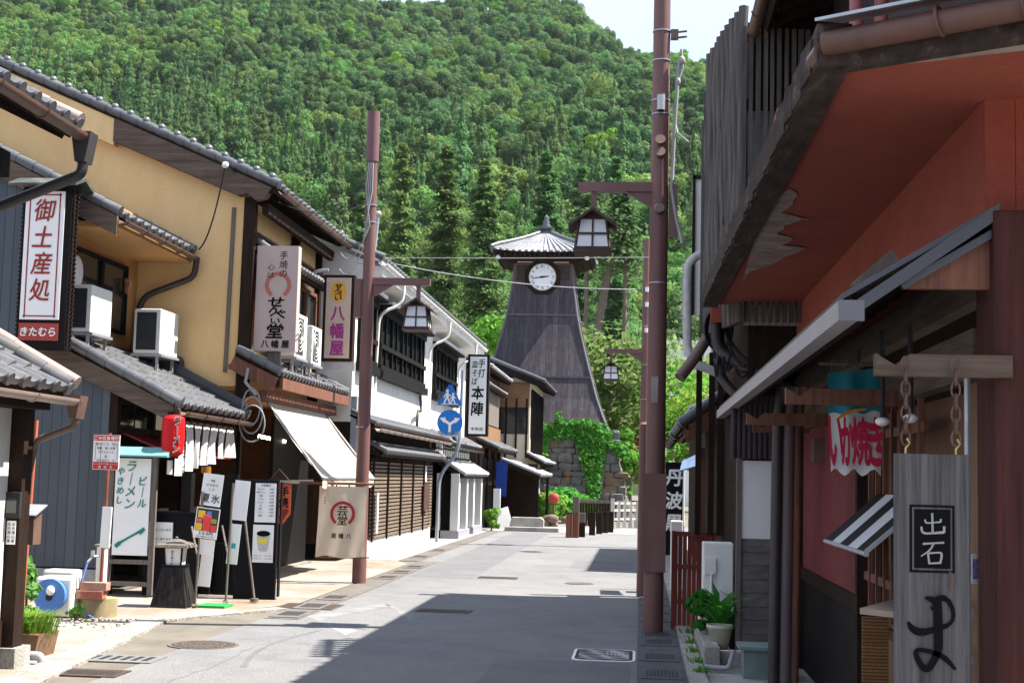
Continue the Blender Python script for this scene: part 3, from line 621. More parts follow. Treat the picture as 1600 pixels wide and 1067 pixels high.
mb = MB(); mb.tube([(-5.63,14.58,.62),(-5.66,14.5,.62),(-5.70,14.47,.56)], .014, 8); mb.cyl((-5.66,14.5,.62),(-5.66,14.5,.68),.02); mb.build('tap', m_steel, T)
mb = MB(); mb.tube([(-5.70,14.47,.56),(-5.74,14.4,.3),(-5.62,14.3,.05),(-5.5,14.2,.02)], .012, 6); mb.build('hose', mat('hose_blue', (.1,.15,.4), .5), T)
# stone lantern stand made of boards
L_ = thing('street_lantern', 'low wooden street lantern with tapered black board base', 'lantern', (-5.2,15.8,0)); x, y = -5.2, 15.8
def frustum(mb, x, y, z0, z1, a, b, m=0):
    mb.add([(x-a,y-a,z0),(x+a,y-a,z0),(x+a,y+a,z0),(x-a,y+a,z0),(x-b,y-b,z1),(x+b,y-b,z1),(x+b,y+b,z1),(x-b,y+b,z1)], [(0,3,2,1),(4,5,6,7),(0,1,5,4),(1,2,6,5),(2,3,7,6),(3,0,4,7)], m)
mb = MB(); frustum(mb, x, y, .01, .46, .205, .115); mb.build('base', mat('worn_black_boards', (.022,.02,.02), .7, .5, 6, (6,6,.6), dirt=(.10,.08,.06), dscale=2.5, dlo=.55, dhi=.8), L_)
mb = MB(); frustum(mb, x, y, .46, .66, .085, .10); mb.build('lamp', m_lampg, L_)
mb = MB()
for sx in (-1,1):
    for sy in (-1,1): mb.beam((x+sx*.09,y+sy*.09,.46),(x+sx*.105,y+sy*.105,.67),.018,.018)
mb.box(x-.125,x+.125,y-.125,y+.125,.455,.475); mb.build('frame', m_wblk, L_)
mb = MB(); frustum(mb, x, y, .67, .70, .19, .18); frustum(mb, x, y, .70, .76, .18, .03); mb.ball((x,y,.77),.02); mb.build('roof', m_wgry, L_)
mb = MB(); vtext(mb, '出石城下町', (x-.01,y-.1,.64), XA, ZA, .03, .034); mb.build('lettering', m_ink, L_)
# white notice behind the lantern
mb = MB(); mb.box(-5.98,-5.62,16.9,16.93,.62,.9); g = one('counter_notice', mb, m_whtp, 'white notice with two lines beside the lantern', 'notice')
mb = MB(); htext(mb, 'ありがとうございます', (-5.8,16.897,.81), XA, ZA, .032, .034); htext(mb, 'テイクアウト承ります', (-5.8,16.897,.70), XA, ZA, .032, .034); mb.build('lettering', m_ink, g)
gt = thing('black_gate', 'low black louvred gate panels behind the poster poles', 'gate', (-5.2,17.2,0))
for x0_, x1_, y_ in ((-5.42,-5.18,17.05),(-5.16,-4.90,17.16)):
    MB().box(x0_,x1_,y_,y_+.04,.04,.66).build('panel', m_wblk, gt); mb = MB()
    for i in range(6): mb.box(x0_+.02+.038*i*(x1_-x0_)/.24,x0_+.04+.038*i*(x1_-x0_)/.24,y_-.012,y_-.001,.2,.62)
    mb.box(x0_,x1_,y_-.014,y_-.001,.1,.16); mb.build('slats', m_blackp, gt)
mb = MB(); mb.box(-5.55,-5.43,16.95,17.1,.02,1.5); mb.box(-5.43,-4.95,17.3,17.34,.02,1.5); one('dark_partition', mb, m_wblk, 'dark wooden partition behind the drinks posters', 'partition')
mb = MB(); mb.box(-5.98,-5.3,16.94,17.0,.02,1.0); mb.box(-5.98,-5.25,16.9,17.2,1.0,1.03); one('counter_screen', mb, m_blackp, 'black counter front between sign board and posters', 'counter')
# posters on stands
def poster_stand(x, y, h, lab): 
    mb = MB(); mb.cyl((x,y,.02),(x+.03,y,h),.013); mb.cyl((x-.0,y,.02),(x,y-.02,.05),.03); mb.beam((x+.02,y,.5),(x-.14,y+.2,.9),.018,.018); return one('sign_pole', mb, m_wgry, lab, 'pole', 'thin poles holding posters')
poster_stand(-4.93,15.72,1.3,'thin pole standing in front, holding the colourful drinks poster'); poster_stand(-4.72,16.2,1.4,'thin pole second in the row behind the drinks poster'); 
mb = MB(); mb.cyl((-4.48,16.55,.05),(-4.75,16.75,1.35),.014); mb.cyl((-4.48,16.55,.02),(-4.48,16.55,.06),.05); one('sign_pole', mb, m_wgry, 'leaning pole next to the black menu board', 'pole', 'thin poles holding posters')
def sheet(name, c, w_, h_, tilt, lab, cat='poster', m=m_whtp, t=.006):
    r = V((math.cos(tilt),0,math.sin(tilt))); u = V((-math.sin(tilt),0,math.cos(tilt))); c = V(c)
    mb = MB(); mb.beam(c-u*(h_/2), c+u*(h_/2), w_, t, (0,1,0)); o = one(name, mb, m, lab, cat); return o, r, u, c+V((0,-t/2,0))
o, r, u, c = sheet('poster', (-4.80,15.74,1.32), .235, .36, -.10, 'white summer ice poster with large black characters', 'poster')
mb = MB(); htext(mb, '夏氷', c-u*.095, r, u, .105, .115, bold=.01); htext(mb, '老舗', c+u*.105-r*.0, r, u, .024); htext(mb, 'かき氷の', c+u*.055, r, u, .03, .035); htext(mb, 'しろ', c+u*.005, r, u, .03, .035); mb.build('lettering', m_ink, o)
o, r, u, c = sheet('poster', (-4.83,15.70,.95), .27, .34, -.10, 'poster of bright coloured iced drinks with price 500円', 'poster')
mb = MB(); r_ = random.Random(5); cl = [(.8,.5,.02),(.75,.06,.05),(.08,.25,.6),(.25,.4,.03),(.8,.12,.2),(.04,.05,.06)]
nn = r.cross(u)
def patch(mb, cc, w_, h_, m, l=.002): mb.poly([cc+r*a*w_/2+u*b*h_/2+nn*l for a, b in ((-1,-1),(1,-1),(1,1),(-1,1))], m)
patch(mb, c+u*.035, .25, .25, 5, .001)
for (a, b, w_, h_, q) in [(-.07,.09,.08,.09,0),(-.085,-.045,.07,.08,0),(-.09,.03,.06,.05,4),(.075,.03,.07,.05,3),(.085,-.05,.07,.07,1),(.02,.11,.06,.05,2),(.08,.1,.07,.06,5)]: patch(mb, c+r*a+u*b, w_, h_, q, .0016)
mb.poly([c+r*a+u*b+nn*.0024 for a, b in ((-.035,-.09),(.04,-.09),(.055,.07),(-.05,.07))], 1); mb.poly([c+r*a+u*b+nn*.0026 for a, b in [(.0525*math.cos(t),.07+.035*math.sin(t)) for t in np.linspace(0,math.pi,9)]], 4)
mb.build('picture', [mat('print_%d' % i, q, .5, .08, 10) for i, q in enumerate(cl)], o)
mb = MB(); htext(mb, '500円', c-u*.115, r, u, .05, .042, bold=.01); htext(mb, '味は六種類からどうぞ', c-u*.152, r, u, .017, .02); mb.build('lettering', m_ink, o)
for cc, w_, h_, lab in (((-4.84,15.76,.68),.18,.17,'small blank sheet hanging below the drinks poster'),((-4.85,15.8,.42),.14,.36,'narrow white sheet lowest on the poster pole'),((-4.66,16.22,.70),.13,.46,'white sheet with teal square on the second pole'),((-4.62,16.3,1.2),.18,.46,'white sheet behind the summer ice poster')):
    o, r, u, c = sheet('paper_sheet', cc, w_, h_, -.08, lab, 'paper')
    if 'teal' in lab: nn = r.cross(u); mb = MB(); patch(mb, c-u*.02, .05, .06, 0); mb.build('picture', mat('teal_print', (.03,.35,.4), .5), o)
mb = MB(); mb.box(-4.92,-4.6,15.75,16.1,.013,.035); one('door_mat', mb, mat('green_turf', (.03,.36,.07), .9, .3, 60, bump=.6), 'bright green plastic grass mat under the posters', 'mat')
# black menu board
K = thing('menu_board', 'tall black wooden menu board with two white sheets', 'menu board', (-4.6,17.0,0)); y = 17.0
MB().box(-4.87,-4.36,y,y+.07,.0,1.44).build('board', m_blackp, K, .004); MB().box(-4.352,-4.335,y+.07,y+.16,.04,1.42).build('side_leaf', m_wblk, K)
sh = MB().box(-4.64,-4.385,y-.006,y-.001,.93,1.40).build('price_sheet', m_whtp, K)
mb = MB(); r_ = random.Random(2); htext(mb, 'お品書き', (-4.51,y-.007,1.375), XA, ZA, .03)
for i in range(9): htext(mb, ['せんべい','抹茶ソフト','甘酒','ラムネ','コーヒー','氷','団子','アイス','緑茶'][i], (-4.57,y-.007,1.33-.04*i), XA, ZA, .022); htext(mb, '%d円' % (200+50*i), (-4.44,y-.007,1.33-.04*i), XA, ZA, .022, .014)
mb.build('lettering', m_ink, sh)
sh = MB().box(-4.65,-4.395,y-.006,y-.001,.45,.90).build('drink_sheet', m_whtp, K)
mb = MB(); mb.poly([(-4.52+a,y-.0075,.70+b) for a, b in [(-.085,.1),(-.06,-.1),(-.03,-.12),(.03,-.12),(.06,-.1),(.085,.1)]][::-1][::-1], 0); mb.poly([(-4.52+.085*math.cos(t),y-.0085,.795+.035*math.sin(t)) for t in np.linspace(0,6.28,17)[:-1]], 2); mb.poly([(-4.53+.06*math.cos(t),y-.0095,.71+.04*math.sin(t)) for t in np.linspace(0,6.28,15)[:-1]], 1)
for i in range(2): htext(mb, 'レモネード 450円', (-4.53,y-.0075,.53-.035*i), XA, ZA, .02, .024, m=2)
mb.build('picture', [mat('cup_grey', (.5,.5,.48), .4), mat('lemon_yellow', (.75,.62,.08), .5), m_ink], sh)

p = PY(265,730,16.9); wc = thing('wind_chime', 'white paper tube hanging beside the teal roofed menu sign', 'wind chime', (p.x,p.y,p.z)); mb = MB(); mb.cyl((p.x,p.y,p.z-.085),(p.x,p.y,p.z+.085),.034,.034,14); mb.build('tube', m_whtp, wc); MB().tube([(p.x,p.y,p.z+.085),(p.x,p.y,p.z+.3)], .004, 4).build('string', m_cable, wc)
p = PY(322,738,17.4); ol = thing('small_lantern', 'small orange lantern glowing dimly above the drinks posters', 'lantern', (p.x,p.y,p.z)); MB().cyl((p.x,p.y,p.z-.07),(p.x,p.y,p.z+.07),.06,.06,14).build('shade', mat('amber_shade', (.45,.20,.03), .5, .15, 5, transl=.4), ol); mb = MB(); mb.cyl((p.x,p.y,p.z+.07),(p.x,p.y,p.z+.09),.05); mb.tube([(p.x,p.y,p.z+.09),(p.x,p.y,p.z+.35)], .005, 4); mb.build('cap', m_irondk, ol)
p = PZ(40,1030,.06); mb = MB(); mb.tube(fillet([(-5.1,10.95,.07),(p.x+.05,10.9,.07),(p.x+.07,10.9,.02)],.05), .035, 10); one('pipe_elbow', mb, m_pvc, 'grey drain pipe elbow at the foot of the white house post', 'pipe')
# ================================================================== C: yellow two-storey shop
Cb = thing('yellow_shop', 'two storey yellow plastered rice cracker shop with tiled gable roof', 'shop', (-8, 22, 0)); sl_ = .426
def gz(x, z0=5.59): return z0 + (-5.26-x)*sl_
mb = MB(); mb.prism([(-14,20,0),(-9.6,20,0),(-9.6,20,2.75),(-5.72,20,2.75),(-5.72,20,gz(-5.72)-.12),(-11.5,20,gz(-11.5)-.12),(-14,20,gz(-9)-.12)], (0,.15,0)); mb.box(-5.9,-5.74,20.15,24.5,2.9,5.5); mb.box(-11,-5.8,24.35,24.5,0,5.4); mb.build('wall', m_yel, Cb)
rf = pent(Cb, (-5.26,19.82,5.62), 4.8, (-11.5,19.82,gz(-11.5)+.03), 'roof', m_tile, m_wdk, knob=.06, gut=m_gut, vr=.07)
mb = MB(); mb.prism([(-7.75,19.83,gz(-7.75)-.02),(-11.5,19.83,gz(-11.5)-.02),(-11.5,19.83,gz(-11.5)-.42),(-7.75,19.83,gz(-7.75)-.42)], (0,.17,0)); mb.build('yellow_barge_board', m_yel, rf)
mb = MB(); mb.prism([(-5.36,19.80,gz(-5.36)-.02),(-7.75,19.80,gz(-7.75)-.02),(-7.75,19.80,gz(-7.75)-.36),(-5.85,19.80,gz(-5.85)-.34),(-5.72,19.80,gz(-5.72)-.25),(-5.6,19.80,gz(-5.6)-.30),(-5.45,19.80,gz(-5.45)-.2)], (0,.18,0)); mb.build('barge_board', m_wgryh, rf)
mb = MB(); mb.beam((-5.72,20.0,2.6),(-5.70,20.0,5.5),.17,.14); mb.beam((-5.72,24.4,2.6),(-5.72,24.4,5.4),.15,.15); mb.beam((-5.66,22.6,2.9),(-5.66,22.6,5.4),.12,.1); mb.beam((-5.66,20,4.95),(-5.66,24.5,4.95),.1,.14); mb.beam((-5.5,20.05,5.35),(-5.5,24.5,5.35),.1,.16); mb.build('post', m_wdk, Cb)
mb = MB(); mb.beam((-5.98,19.985,2.95),(-5.95,19.985,5.35),.055,.03); mb.beam((-5.98,19.985,3.05),(-5.6,19.985,3.05),.02,.02); mb.build('corner_strip', m_wgry, Cb)
for k, (y0, y1) in enumerate([(20.5,22.4),(22.8,24.2)]):
    wn = MB().box(-5.76,-5.71,y0,y1,3.4,4.6).build('window', m_glass, Cb); f = MB()
    for y in (y0,(y0+y1)/2,y1): f.beam((-5.69,y,3.4),(-5.69,y,4.6),.06,.06)
    for z in (3.4,4.6): f.beam((-5.69,y0,z),(-5.69,y1,z),.06,.06)
    f.build('frame', m_wred, wn)
pent(Cb, (-5.38,20.15,4.68), 3.6, (-5.76,20.15,4.93), 'window_roof', m_tile, m_wdk, tw=.2, tl=.2, vr=.05)
rf = pent(Cb, (-5.16,19.9,2.92), 4.75, (-5.8,19.9,3.24), 'pent_roof', m_tile, m_wdk, tw=.2, tl=.2, gut=None, vr=.07)
mb = MB(); mb.beam((-5.2,19.86,2.78),(-5.85,19.86,3.08),.05,.2,(0,0,1)); mb.beam((-5.14,19.95,2.80),(-5.14,24.65,2.80),.05,.16); mb.beam((-5.4,19.95,2.62),(-5.4,24.65,2.62),.12,.16); mb.build('fascia', m_wred, rf)
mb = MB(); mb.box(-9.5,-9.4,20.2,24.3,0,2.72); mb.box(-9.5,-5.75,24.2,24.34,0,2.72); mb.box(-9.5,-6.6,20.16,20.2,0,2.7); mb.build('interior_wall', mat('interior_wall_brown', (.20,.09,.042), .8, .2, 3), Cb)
mb = MB(); mb.box(-9.4,-5.5,20.16,24.3,2.6,2.7); mb.build('ceiling', m_int, Cb)
mb = MB(); mb.box(-9.4,-5.6,20.0,24.3,.013,.03); mb.build('shop_floor', m_conc, Cb)
mb = MB(); mb.box(-8.9,-8.3,20.6,24.2,0,.9); mb.box(-9.35,-9.0,20.4,24.2,1.0,1.05); mb.box(-9.35,-9.0,20.4,24.2,1.5,1.55); r_ = random.Random(9)
mb.build('shelf', m_dark, Cb)
mb = MB()
for i in range(26): y = 20.6+r_.random()*3.4; z = r_.choice([.9,1.05,1.55]); x = -8.6 if z == .9 else -9.15; mb.box(x-.1,x+.1,y,y+.12+.1*r_.random(),z,z+.1+.12*r_.random(), r_.randrange(3))
mb.build('goods', [m_int, mat('goods_red', (.4,.08,.05), .6), mat('goods_cream', (.5,.42,.3), .6)], Cb)
MB().box(-5.78,-5.72,21.9,24.3,.03,2.4).build('black_panel', m_wblk, Cb); MB().box(-5.78,-5.72,20.02,20.1,.03,2.6).build('black_panel', m_wblk, Cb)
for (u0_,v0_,u1_,v1_) in ((404,681,422,685),(425,685,446,690)):
    mb = MB(); mb.beam(PY(u0_,v0_,22.5),PY(u1_,v1_,22.5),.05,.05); mb.build('tube_light', mat('tube_glow', (.9,.85,.75), .5, emit=((1,.9,.7), 6)), Cb)
mb = MB(); mb.cyl((-6.2,20.3,1.35),(-4.7,20.3,1.42),.022); mb.build('awning_crank_bar', m_steel, Cb)
# cable loops at the yellow corner
cb = thing('cable_coil', 'loops of cable hanging at the corner of the yellow shop', 'cable', (-5.5,19.9,2.5)); mb = MB()
for k in range(3): mb.tube([(-5.52+.02*k+.13*math.sin(t)*(1+.2*k), 19.8-.03*k, 2.45-.12*k+.26*math.cos(t)) for t in np.linspace(0,6.28,20)], .012, 5)
mb.tube([(-5.6,19.85,3.0),(-5.62,19.8,2.8),(-5.45,19.78,2.62)], .025, 6); mb.build('loop', m_cablew, cb)
mb = MB(); mb.tube(sag(PY(352,260,19.7), PY(310,390,19.6), .25), .012, 5); mb.tube(sag(PY(352,260,19.7),(-4.1,21.1,5.9),.3), .008, 5); mb.tube(sag(PY(350,250,19.7),(-4.1,21.1,5.7),.45), .008, 5); one('drop_cable', mb, m_cable, 'thin black cable drooping across the yellow gable', 'cable')
mb = MB(); mb.ball(PY(352,258,19.66), .05); mb.cyl(PY(352,258,19.8), PY(352,258,19.6), .02); one('insulator', mb, m_whtp, 'white insulator at the wooden barge of yellow gable', 'insulator')
# big awning
aw = thing('awning', 'cream canvas awning sloping over the rice cracker shop front', 'awning', (-5.0,21.5,2.0)); T1, T2, B1, B2 = V((-5.42,20.1,2.60)), V((-5.42,23.9,2.60)), V((-4.36,19.4,1.47)), V((-4.30,22.9,1.47))
m_canv = mat('cream_canvas', (.62,.54,.43), .9, .05, 3, transl=.25); n = 10; mb = MB()
g = [[T1.lerp(T2,j/n).lerp(B1.lerp(B2,j/n),i/n) - V((0,0,.05*math.sin(math.pi*i/n))) for j in range(n+1)] for i in range(n+1)]
mb.add([p for r in g for p in r], [(i*(n+1)+j, i*(n+1)+j+1, (i+1)*(n+1)+j+1, (i+1)*(n+1)+j) for i in range(n) for j in range(n)], 0, True); mb.build('canvas', m_canv, aw)
mb = MB(); k = 40; pts = []
for j in range(k+1):
    p = B1.lerp(B2, j/k); pts += [p, p - V((-.01*math.sin(j*1.1),0,.13 + .02*math.sin(j*.9)))]
mb.add(pts, [(2*j,2*j+2,2*j+3,2*j+1) for j in range(k)], 0, True); mb.build('valance', m_canv, aw)
mb = MB(); mb.cyl(B1,B2,.02); mb.tube([T1,B1], .015, 6); mb.tube([T2,B2], .015, 6); mb.cyl(T1,T2,.03); mb.build('frame', m_steel, aw)
# noren with ring mark
N_ = thing('hanging_banner', 'cream cloth banner with red ring mark tied to the left lamp post', 'banner', (-4.2,19.7,1.0)); y = 19.72; a, b_ = -4.47, -3.80
mb = MB(); nx_, nz_ = 16, 14; f = lambda i, j: (a+(b_-a)*i/nx_ - .02*(j/nz_)*(1 if i == 0 else 0), y+.018*math.sin(i*.9+j*.35)*(.3+j/nz_), 1.36-.98*j/nz_ + .015*math.sin(i*.5)*(j/nz_))
mb.add([f(i,j) for j in range(nz_+1) for i in range(nx_+1)], [(j*(nx_+1)+i, j*(nx_+1)+i+1, (j+1)*(nx_+1)+i+1, (j+1)*(nx_+1)+i) for j in range(nz_) for i in range(nx_)], 0, True); mb.build('cloth', mat('noren_cloth', (.66,.56,.45), .95, .05, 8, bump=.2, bscale=150, transl=.3), N_)
mb = MB(); mb.cyl((-4.75,y,1.40),(-3.7,y,1.40),.018); mb.cyl((-4.5,y,.37),(-3.75,y+.1,.38),.012)
for i in range(4): mb.tube([(a+.06+i*.18,y,1.36),(a+.06+i*.18,y-.02,1.41),(a+.06+i*.18,y+.02,1.41)], .012, 4)
mb.build('rod', m_wred, N_)
mb = MB(); cx_, cz_ = (a+b_)/2+.01, .98; yy = y-.03; pp = []
def ring(mb, c, ro, ri, a0, a1, rgt=XA, up=ZA, n=40, m=0, flat=1.0):
    P = [math.radians(a0+(a1-a0)*i/n) for i in range(n+1)]; c = V(c); rgt = V(rgt); up = V(up)
    for s_, t in zip(P, P[1:]): mb.poly([c+rgt*(r*math.cos(q))+up*(r*math.sin(q)*flat) for r, q in ((ri,s_),(ro,s_),(ro,t),(ri,t))], m)
ring(mb, (cx_,yy,cz_), .175, .135, -55, 235); mb.build('ring_mark', mat('mark_red', (.42,.02,.03), .8, .1, 9), N_)
mb = MB(); put(mb, '芸', (cx_,yy,cz_+.045), XA, ZA, .15, .02, 1.1, .1); put(mb, '堂', (cx_,yy,cz_-.09), XA, ZA, .14, .02, 1.1, .1); htext(mb, '屋幡八', (cx_-.01,yy,.675), XA, ZA, .075, .105, bold=.03); vtext(mb, '手焼の', (a+.09,yy,1.22), XA, ZA, .03, .04); mb.build('lettering', m_ink, N_)
# orange pennant
P_ = thing('pennant', 'orange hanging pennant with dark characters inside the shop front', 'banner', (-5.0,19.3,1.3)); y = 19.3; q0, q1 = PY(416,755,y), PY(456,755,y); zb = PY(436,818,y).z
mb = MB(); mb.poly([(q0.x,y,q0.z),(q1.x,y,q1.z),(q1.x-.0,y,zb+.14),(q1.x-.1,y+.01,zb),(q0.x+.02,y+.01,zb)][::-1]); mb.build('cloth', mat('pennant_orange', (.55,.12,.06), .9, .06, 6, transl=.3), P_)
mb = MB(); c_ = V((q1.x-.1,y-.006,q0.z-.035)); vtext(mb, '手焼', c_, XA, ZA, .14, .145, bold=.035); vtext(mb, 'せんべ', V((q0.x+.05,y-.006,q0.z-.07)), XA, ZA, .10, .12, bold=.03); mb.build('lettering', m_ink, P_)
mb = MB(); mb.beam((q1.x-.14,y-.006,zb+.06),(q1.x-.05,y-.006,zb+.20),.07,.004,(0,1,0)); mb.build('red_label', m_redink, P_)
mb = MB(); mb.cyl((q0.x-.08,y,q0.z),(q1.x+.1,y,q1.z),.009); mb.tube([(q0.x,y,q0.z),((q0.x+q1.x)/2,y,q0.z+.2),(q1.x,y,q1.z)], .005, 4); mb.build('rod', m_wred, P_)
# shop signs, projecting
def proj_sign(name, lab, u0, v0, u1, v1, y, depth, panel_m, case_m, inset=.0):
    p0, p1 = PY(u0,v0,y), PY(u1,v1,y); S = thing(name, lab, 'shop sign', ((p0.x+p1.x)/2,y,p1.z))
    MB().box(p0.x-inset,p1.x+inset,y,y+depth,p1.z-inset,p0.z+inset).build('case', case_m, S)
    MB().box(p0.x,p1.x,y-.012,y-.001,p1.z,p0.z).build('panel', panel_m, S)
    return S, (p0.x+p1.x)/2, p0.z, p1.x-p0.x, p0.z-p1.z
m_beige = mat('beige_sign_panel', (.46,.355,.315), .7, .08, 2)
S, cx_, zt, w_, h_ = proj_sign('projecting_sign', 'beige hanging sign with rust coloured ring mark at the yellow corner', 403, 384, 461, 549, 20.02, .16, m_beige, m_beige); yy = 20.02-.0135
mb = MB(); ring(mb, (cx_+.02,yy-.003,zt-h_*.375), .195, .135, -58, 238); mb.build('ring_mark', mat('ring_rust', (.42,.13,.095), .8, .06, 5), S)
mb = MB(); vtext(mb, '手焼の', (cx_+.09,yy,zt-.07), XA, ZA, .13, .135, skew=.1, bold=.005); vtext(mb, '心は', (cx_-.09,yy,zt-.25), XA, ZA, .11, .12, skew=.1, bold=.005)
for i, (ch, sz, dx, wx) in enumerate([('せ',.17,0,1.7),('ん',.15,.0,1.6),('べ',.15,.03,1.9),('い',.11,.0,1.7),('堂',.23,.0,1.3)]): put(mb, ch, (cx_+dx,yy,zt-h_*(.535,.60,.655,.715,.81)[i]), XA, ZA, sz, .03, wx*.9, .12)
htext(mb, '八幡屋', (cx_+.01,yy,zt-h_*.935), XA, ZA, .12, .15, bold=.03); mb.build('lettering', m_ink, S)
mb = MB(); mb.box(cx_-.12,cx_+.06,20.06,20.16,zt-h_-.22,zt-h_); mb.beam((-5.72,20.1,zt-.2),(cx_-.2,20.1,zt-.2),.05,.05); mb.build('bracket', m_wgry, S)
S, cx_, zt, w_, h_ = proj_sign('projecting_sign', 'narrow beige sign with orange flower badge and purple letters', 511, 434, 545, 560, 23.3, .2, mat('beige_sign_panel_light', (.55,.43,.36), .6, .05, 2), m_wdk, .05); yy = 23.3-.0135
mb = MB()
for i in range(8): t = i*math.pi/4; mb.poly([(cx_+.085*math.cos(t)+.055*math.cos(q), yy-.002-.0004*i, zt-.24+.12*math.sin(t)+.06*math.sin(q)) for q in np.linspace(0,6.28,15)[:-1]])
mb.poly([(cx_+.1*math.cos(q), yy-.006, zt-.24+.13*math.sin(q)) for q in np.linspace(0,6.28,21)[:-1]]); mb.build('badge', mat('badge_orange', (.75,.38,.05), .6, .06, 4), S)
mb = MB(); 
for i, ch in enumerate('せんべい'): put(mb, ch, (cx_,yy-.008,zt-.14-.068*i), XA, ZA, .085, .04, 1.6, .15)
mb.build('badge_lettering', m_ink, S)
mb = MB(); vtext(mb, '八幡屋', (cx_,yy,zt-.46), XA, ZA, .27, .29, bold=.035, sx=.92); mb.build('lettering', mat('purple_ink', (.33,.03,.22), .7, .05, 4), S)
mb = MB(); mb.box(cx_-w_/2+.0,cx_+w_/2+.08,23.35,23.5,zt-h_-.2,zt-h_-.05); mb.tube(fillet([(-5.7,23.4,zt-.1),(-5.5,23.35,zt+.12),(cx_-.2,23.35,zt+.14)],.1), .03, 6); mb.build('bracket', m_steel, S)
# air conditioners
def ac_unit(x0, x1, y0, y1, z0, z1, lab, face='-y', stand=.25):
    A_ = thing('air_conditioner', lab, 'air conditioner', ((x0+x1)/2,(y0+y1)/2,z0), 'outdoor air conditioner units')
    MB().box(x0,x1,y0,y1,z0,z1).build('case', m_ac, A_, .012); g = MB(); dx, dz = (x1-x0), (z1-z0)
    if face == '-y': g.box(x0+.04,x1-.06,y0-.008,y0-.001,z0+.05,z1-.05)
    else: g.box(x1+.001,x1+.008,y0+.05,y0+(y1-y0)*.66,z0+.05,z1-.06)
    g.build('grille', m_acgrl, A_)
    if face == '+x':
        f = MB(); cy, cz = y0+(y1-y0)*.36, (z0+z1)/2
        for r in (.06,.12,.18,.24): f.tube([(x1+.012,cy+r*math.cos(t),cz+r*math.sin(t)) for t in np.linspace(0,6.28,20)], .006, 4)
        f.build('fan_guard', m_ac, A_)
    if stand:
        s = MB()
        for x in (x0+.05,x1-.05):
            for y in (y0+.06,y1-.06): s.beam((x,y,z0-stand),(x,y,z0),.035,.035)
        s.box(x0-.03,x1+.03,y0,y1,z0-.04,z0-.005); s.build('stand', m_steel, A_)
    return A_
ac_unit(-7.24,-6.94,17.3,18.0,3.24,3.84,'air conditioner with dark grille beside the tall souvenir sign', '-y', .30)
ac_unit(-7.0,-6.62,19.0,19.75,3.12,3.74,'air conditioner with dark grille in front of the yellow gable', '-y', .30)
ac_unit(-5.5,-5.22,21.0,21.75,3.28,3.95,'white air conditioner with fan grille behind the ring mark sign', '+x', .28)
ac_unit(-5.48,-5.18,21.95,22.6,3.25,3.85,'plain white air conditioner between the two shop signs', '+x', .28)
mb = MB(); 
pc = PY(119,425,17.5); mb.ball((pc.x,pc.y,pc.z), (.05,.2,.22), 14, 9)
one('satellite_dish', mb, m_ac, 'small white dish half hidden behind the air conditioner', 'dish')

# ================================================================== D: long white noodle house
D = thing('white_restaurant', 'long two storey white plastered restaurant with wooden window bands', 'restaurant', (-7,32,0)); Y0, Y1 = 24.75, 41.0; XW = -5.1
mb = MB(); mb.box(-9,XW,Y0,Y1,2.45,5.28); mb.prism([(-9,Y0,5.28),(XW,Y0,5.28),(-4.72,Y0,5.24),(-9,Y0,6.9)], (0,.12,0)); mb.build('wall', m_wht, D)
mb = MB(); mb.prism([(XW,Y0,5.27),(-4.62,Y0,5.22),(-4.62,Y0,5.06),(XW,Y0,5.00)], (0,Y1-Y0+.4,0)); mb.build('plastered_eave', m_wht, D)
rf = pent(D, (-4.60,Y0-.1,5.32), Y1-Y0+.6, (-9,Y0-.1,7.1), 'roof', m_tile, m_wht, rafters=False, tw=.3, tl=.3, gut=None)
gutter(D, (-4.56,Y0-.1,5.26), (-4.56,Y1+.5,5.24), m_whtp, .05)
for k, (y0, y1, z0, z1) in enumerate([(25.1,26.5,3.58,4.72),(27.0,32.6,3.58,4.70),(34.4,38.4,3.58,4.70)]):
    wn = MB().box(XW-.02,XW+.03,y0,y1,z0,z1).build('window_band', m_glass, D); f = MB(); nn_ = max(3, int((y1-y0)/.62))
    for i in range(nn_+1): f.beam((XW+.05,y0+(y1-y0)*i/nn_,z0),(XW+.05,y0+(y1-y0)*i/nn_,z1),.045 if i % 2 else .08,.06)
    for z, h in ((z0,.12),(z0+.42,.09),(z1,.14)): f.beam((XW+.06,y0-.05,z),(XW+.06,y1+.05,z),.1,h)
    f.box(XW,XW+.28,y0-.1,y1+.1,z1+.05,z1+.10); f.box(XW,XW+.16,y0-.1,y1+.1,z0-.2,z0-.05)
    f.build('frame', m_wblk, wn); d = MB()
    for i in range(int((y1-y0)/.16)): d.box(XW+.26,XW+.32,y0+.16*i,y0+.16*i+.08,z1+.10,z1+.16)
    d.build('rafter_ends', m_whtp, wn)
for yy_ in (26.75, 33.4, 38.9): pipe(D, [(-4.56,yy_,5.2),(-4.58,yy_,4.78),(-5.0,yy_-.15,4.6),(-5.04,yy_-.15,3.2),(-5.0,yy_-.3,2.95),(-5.0,yy_-.3,2.7)], .03, m_wht)
pipe(D, [(-5.04,32.2,3.35),(-5.0,32.2,3.0),(-4.95,31.3,2.95),(-4.95,31.3,2.45)], .035, m_gutd)
pent(D, (-4.66,Y0,2.40), 9.6, (XW-.0,Y0,2.60), 'pent_roof', m_tile, m_wdk, tw=.2, tl=.2, gut=m_gutl, vr=.05)
pent(D, (-4.60,34.6,2.32), 6.3, (XW-.0,34.6,2.58), 'pent_roof', m_tile, m_wdk, tw=.25, tl=.2, gut=m_gutd, vr=.05)
mb = MB(); mb.beam((-4.62,34.3,2.75),(-4.6,35.5,2.35),.08,.08); mb.beam((-4.6,40.9,2.45),(-4.6,40.9,.2),.06,.06); mb.build('bracket', m_gutd, D)
mb = MB(); mb.box(-9,XW,Y0+.02,Y1,.3,2.45); mb.build('street_wall', m_wdk, D)
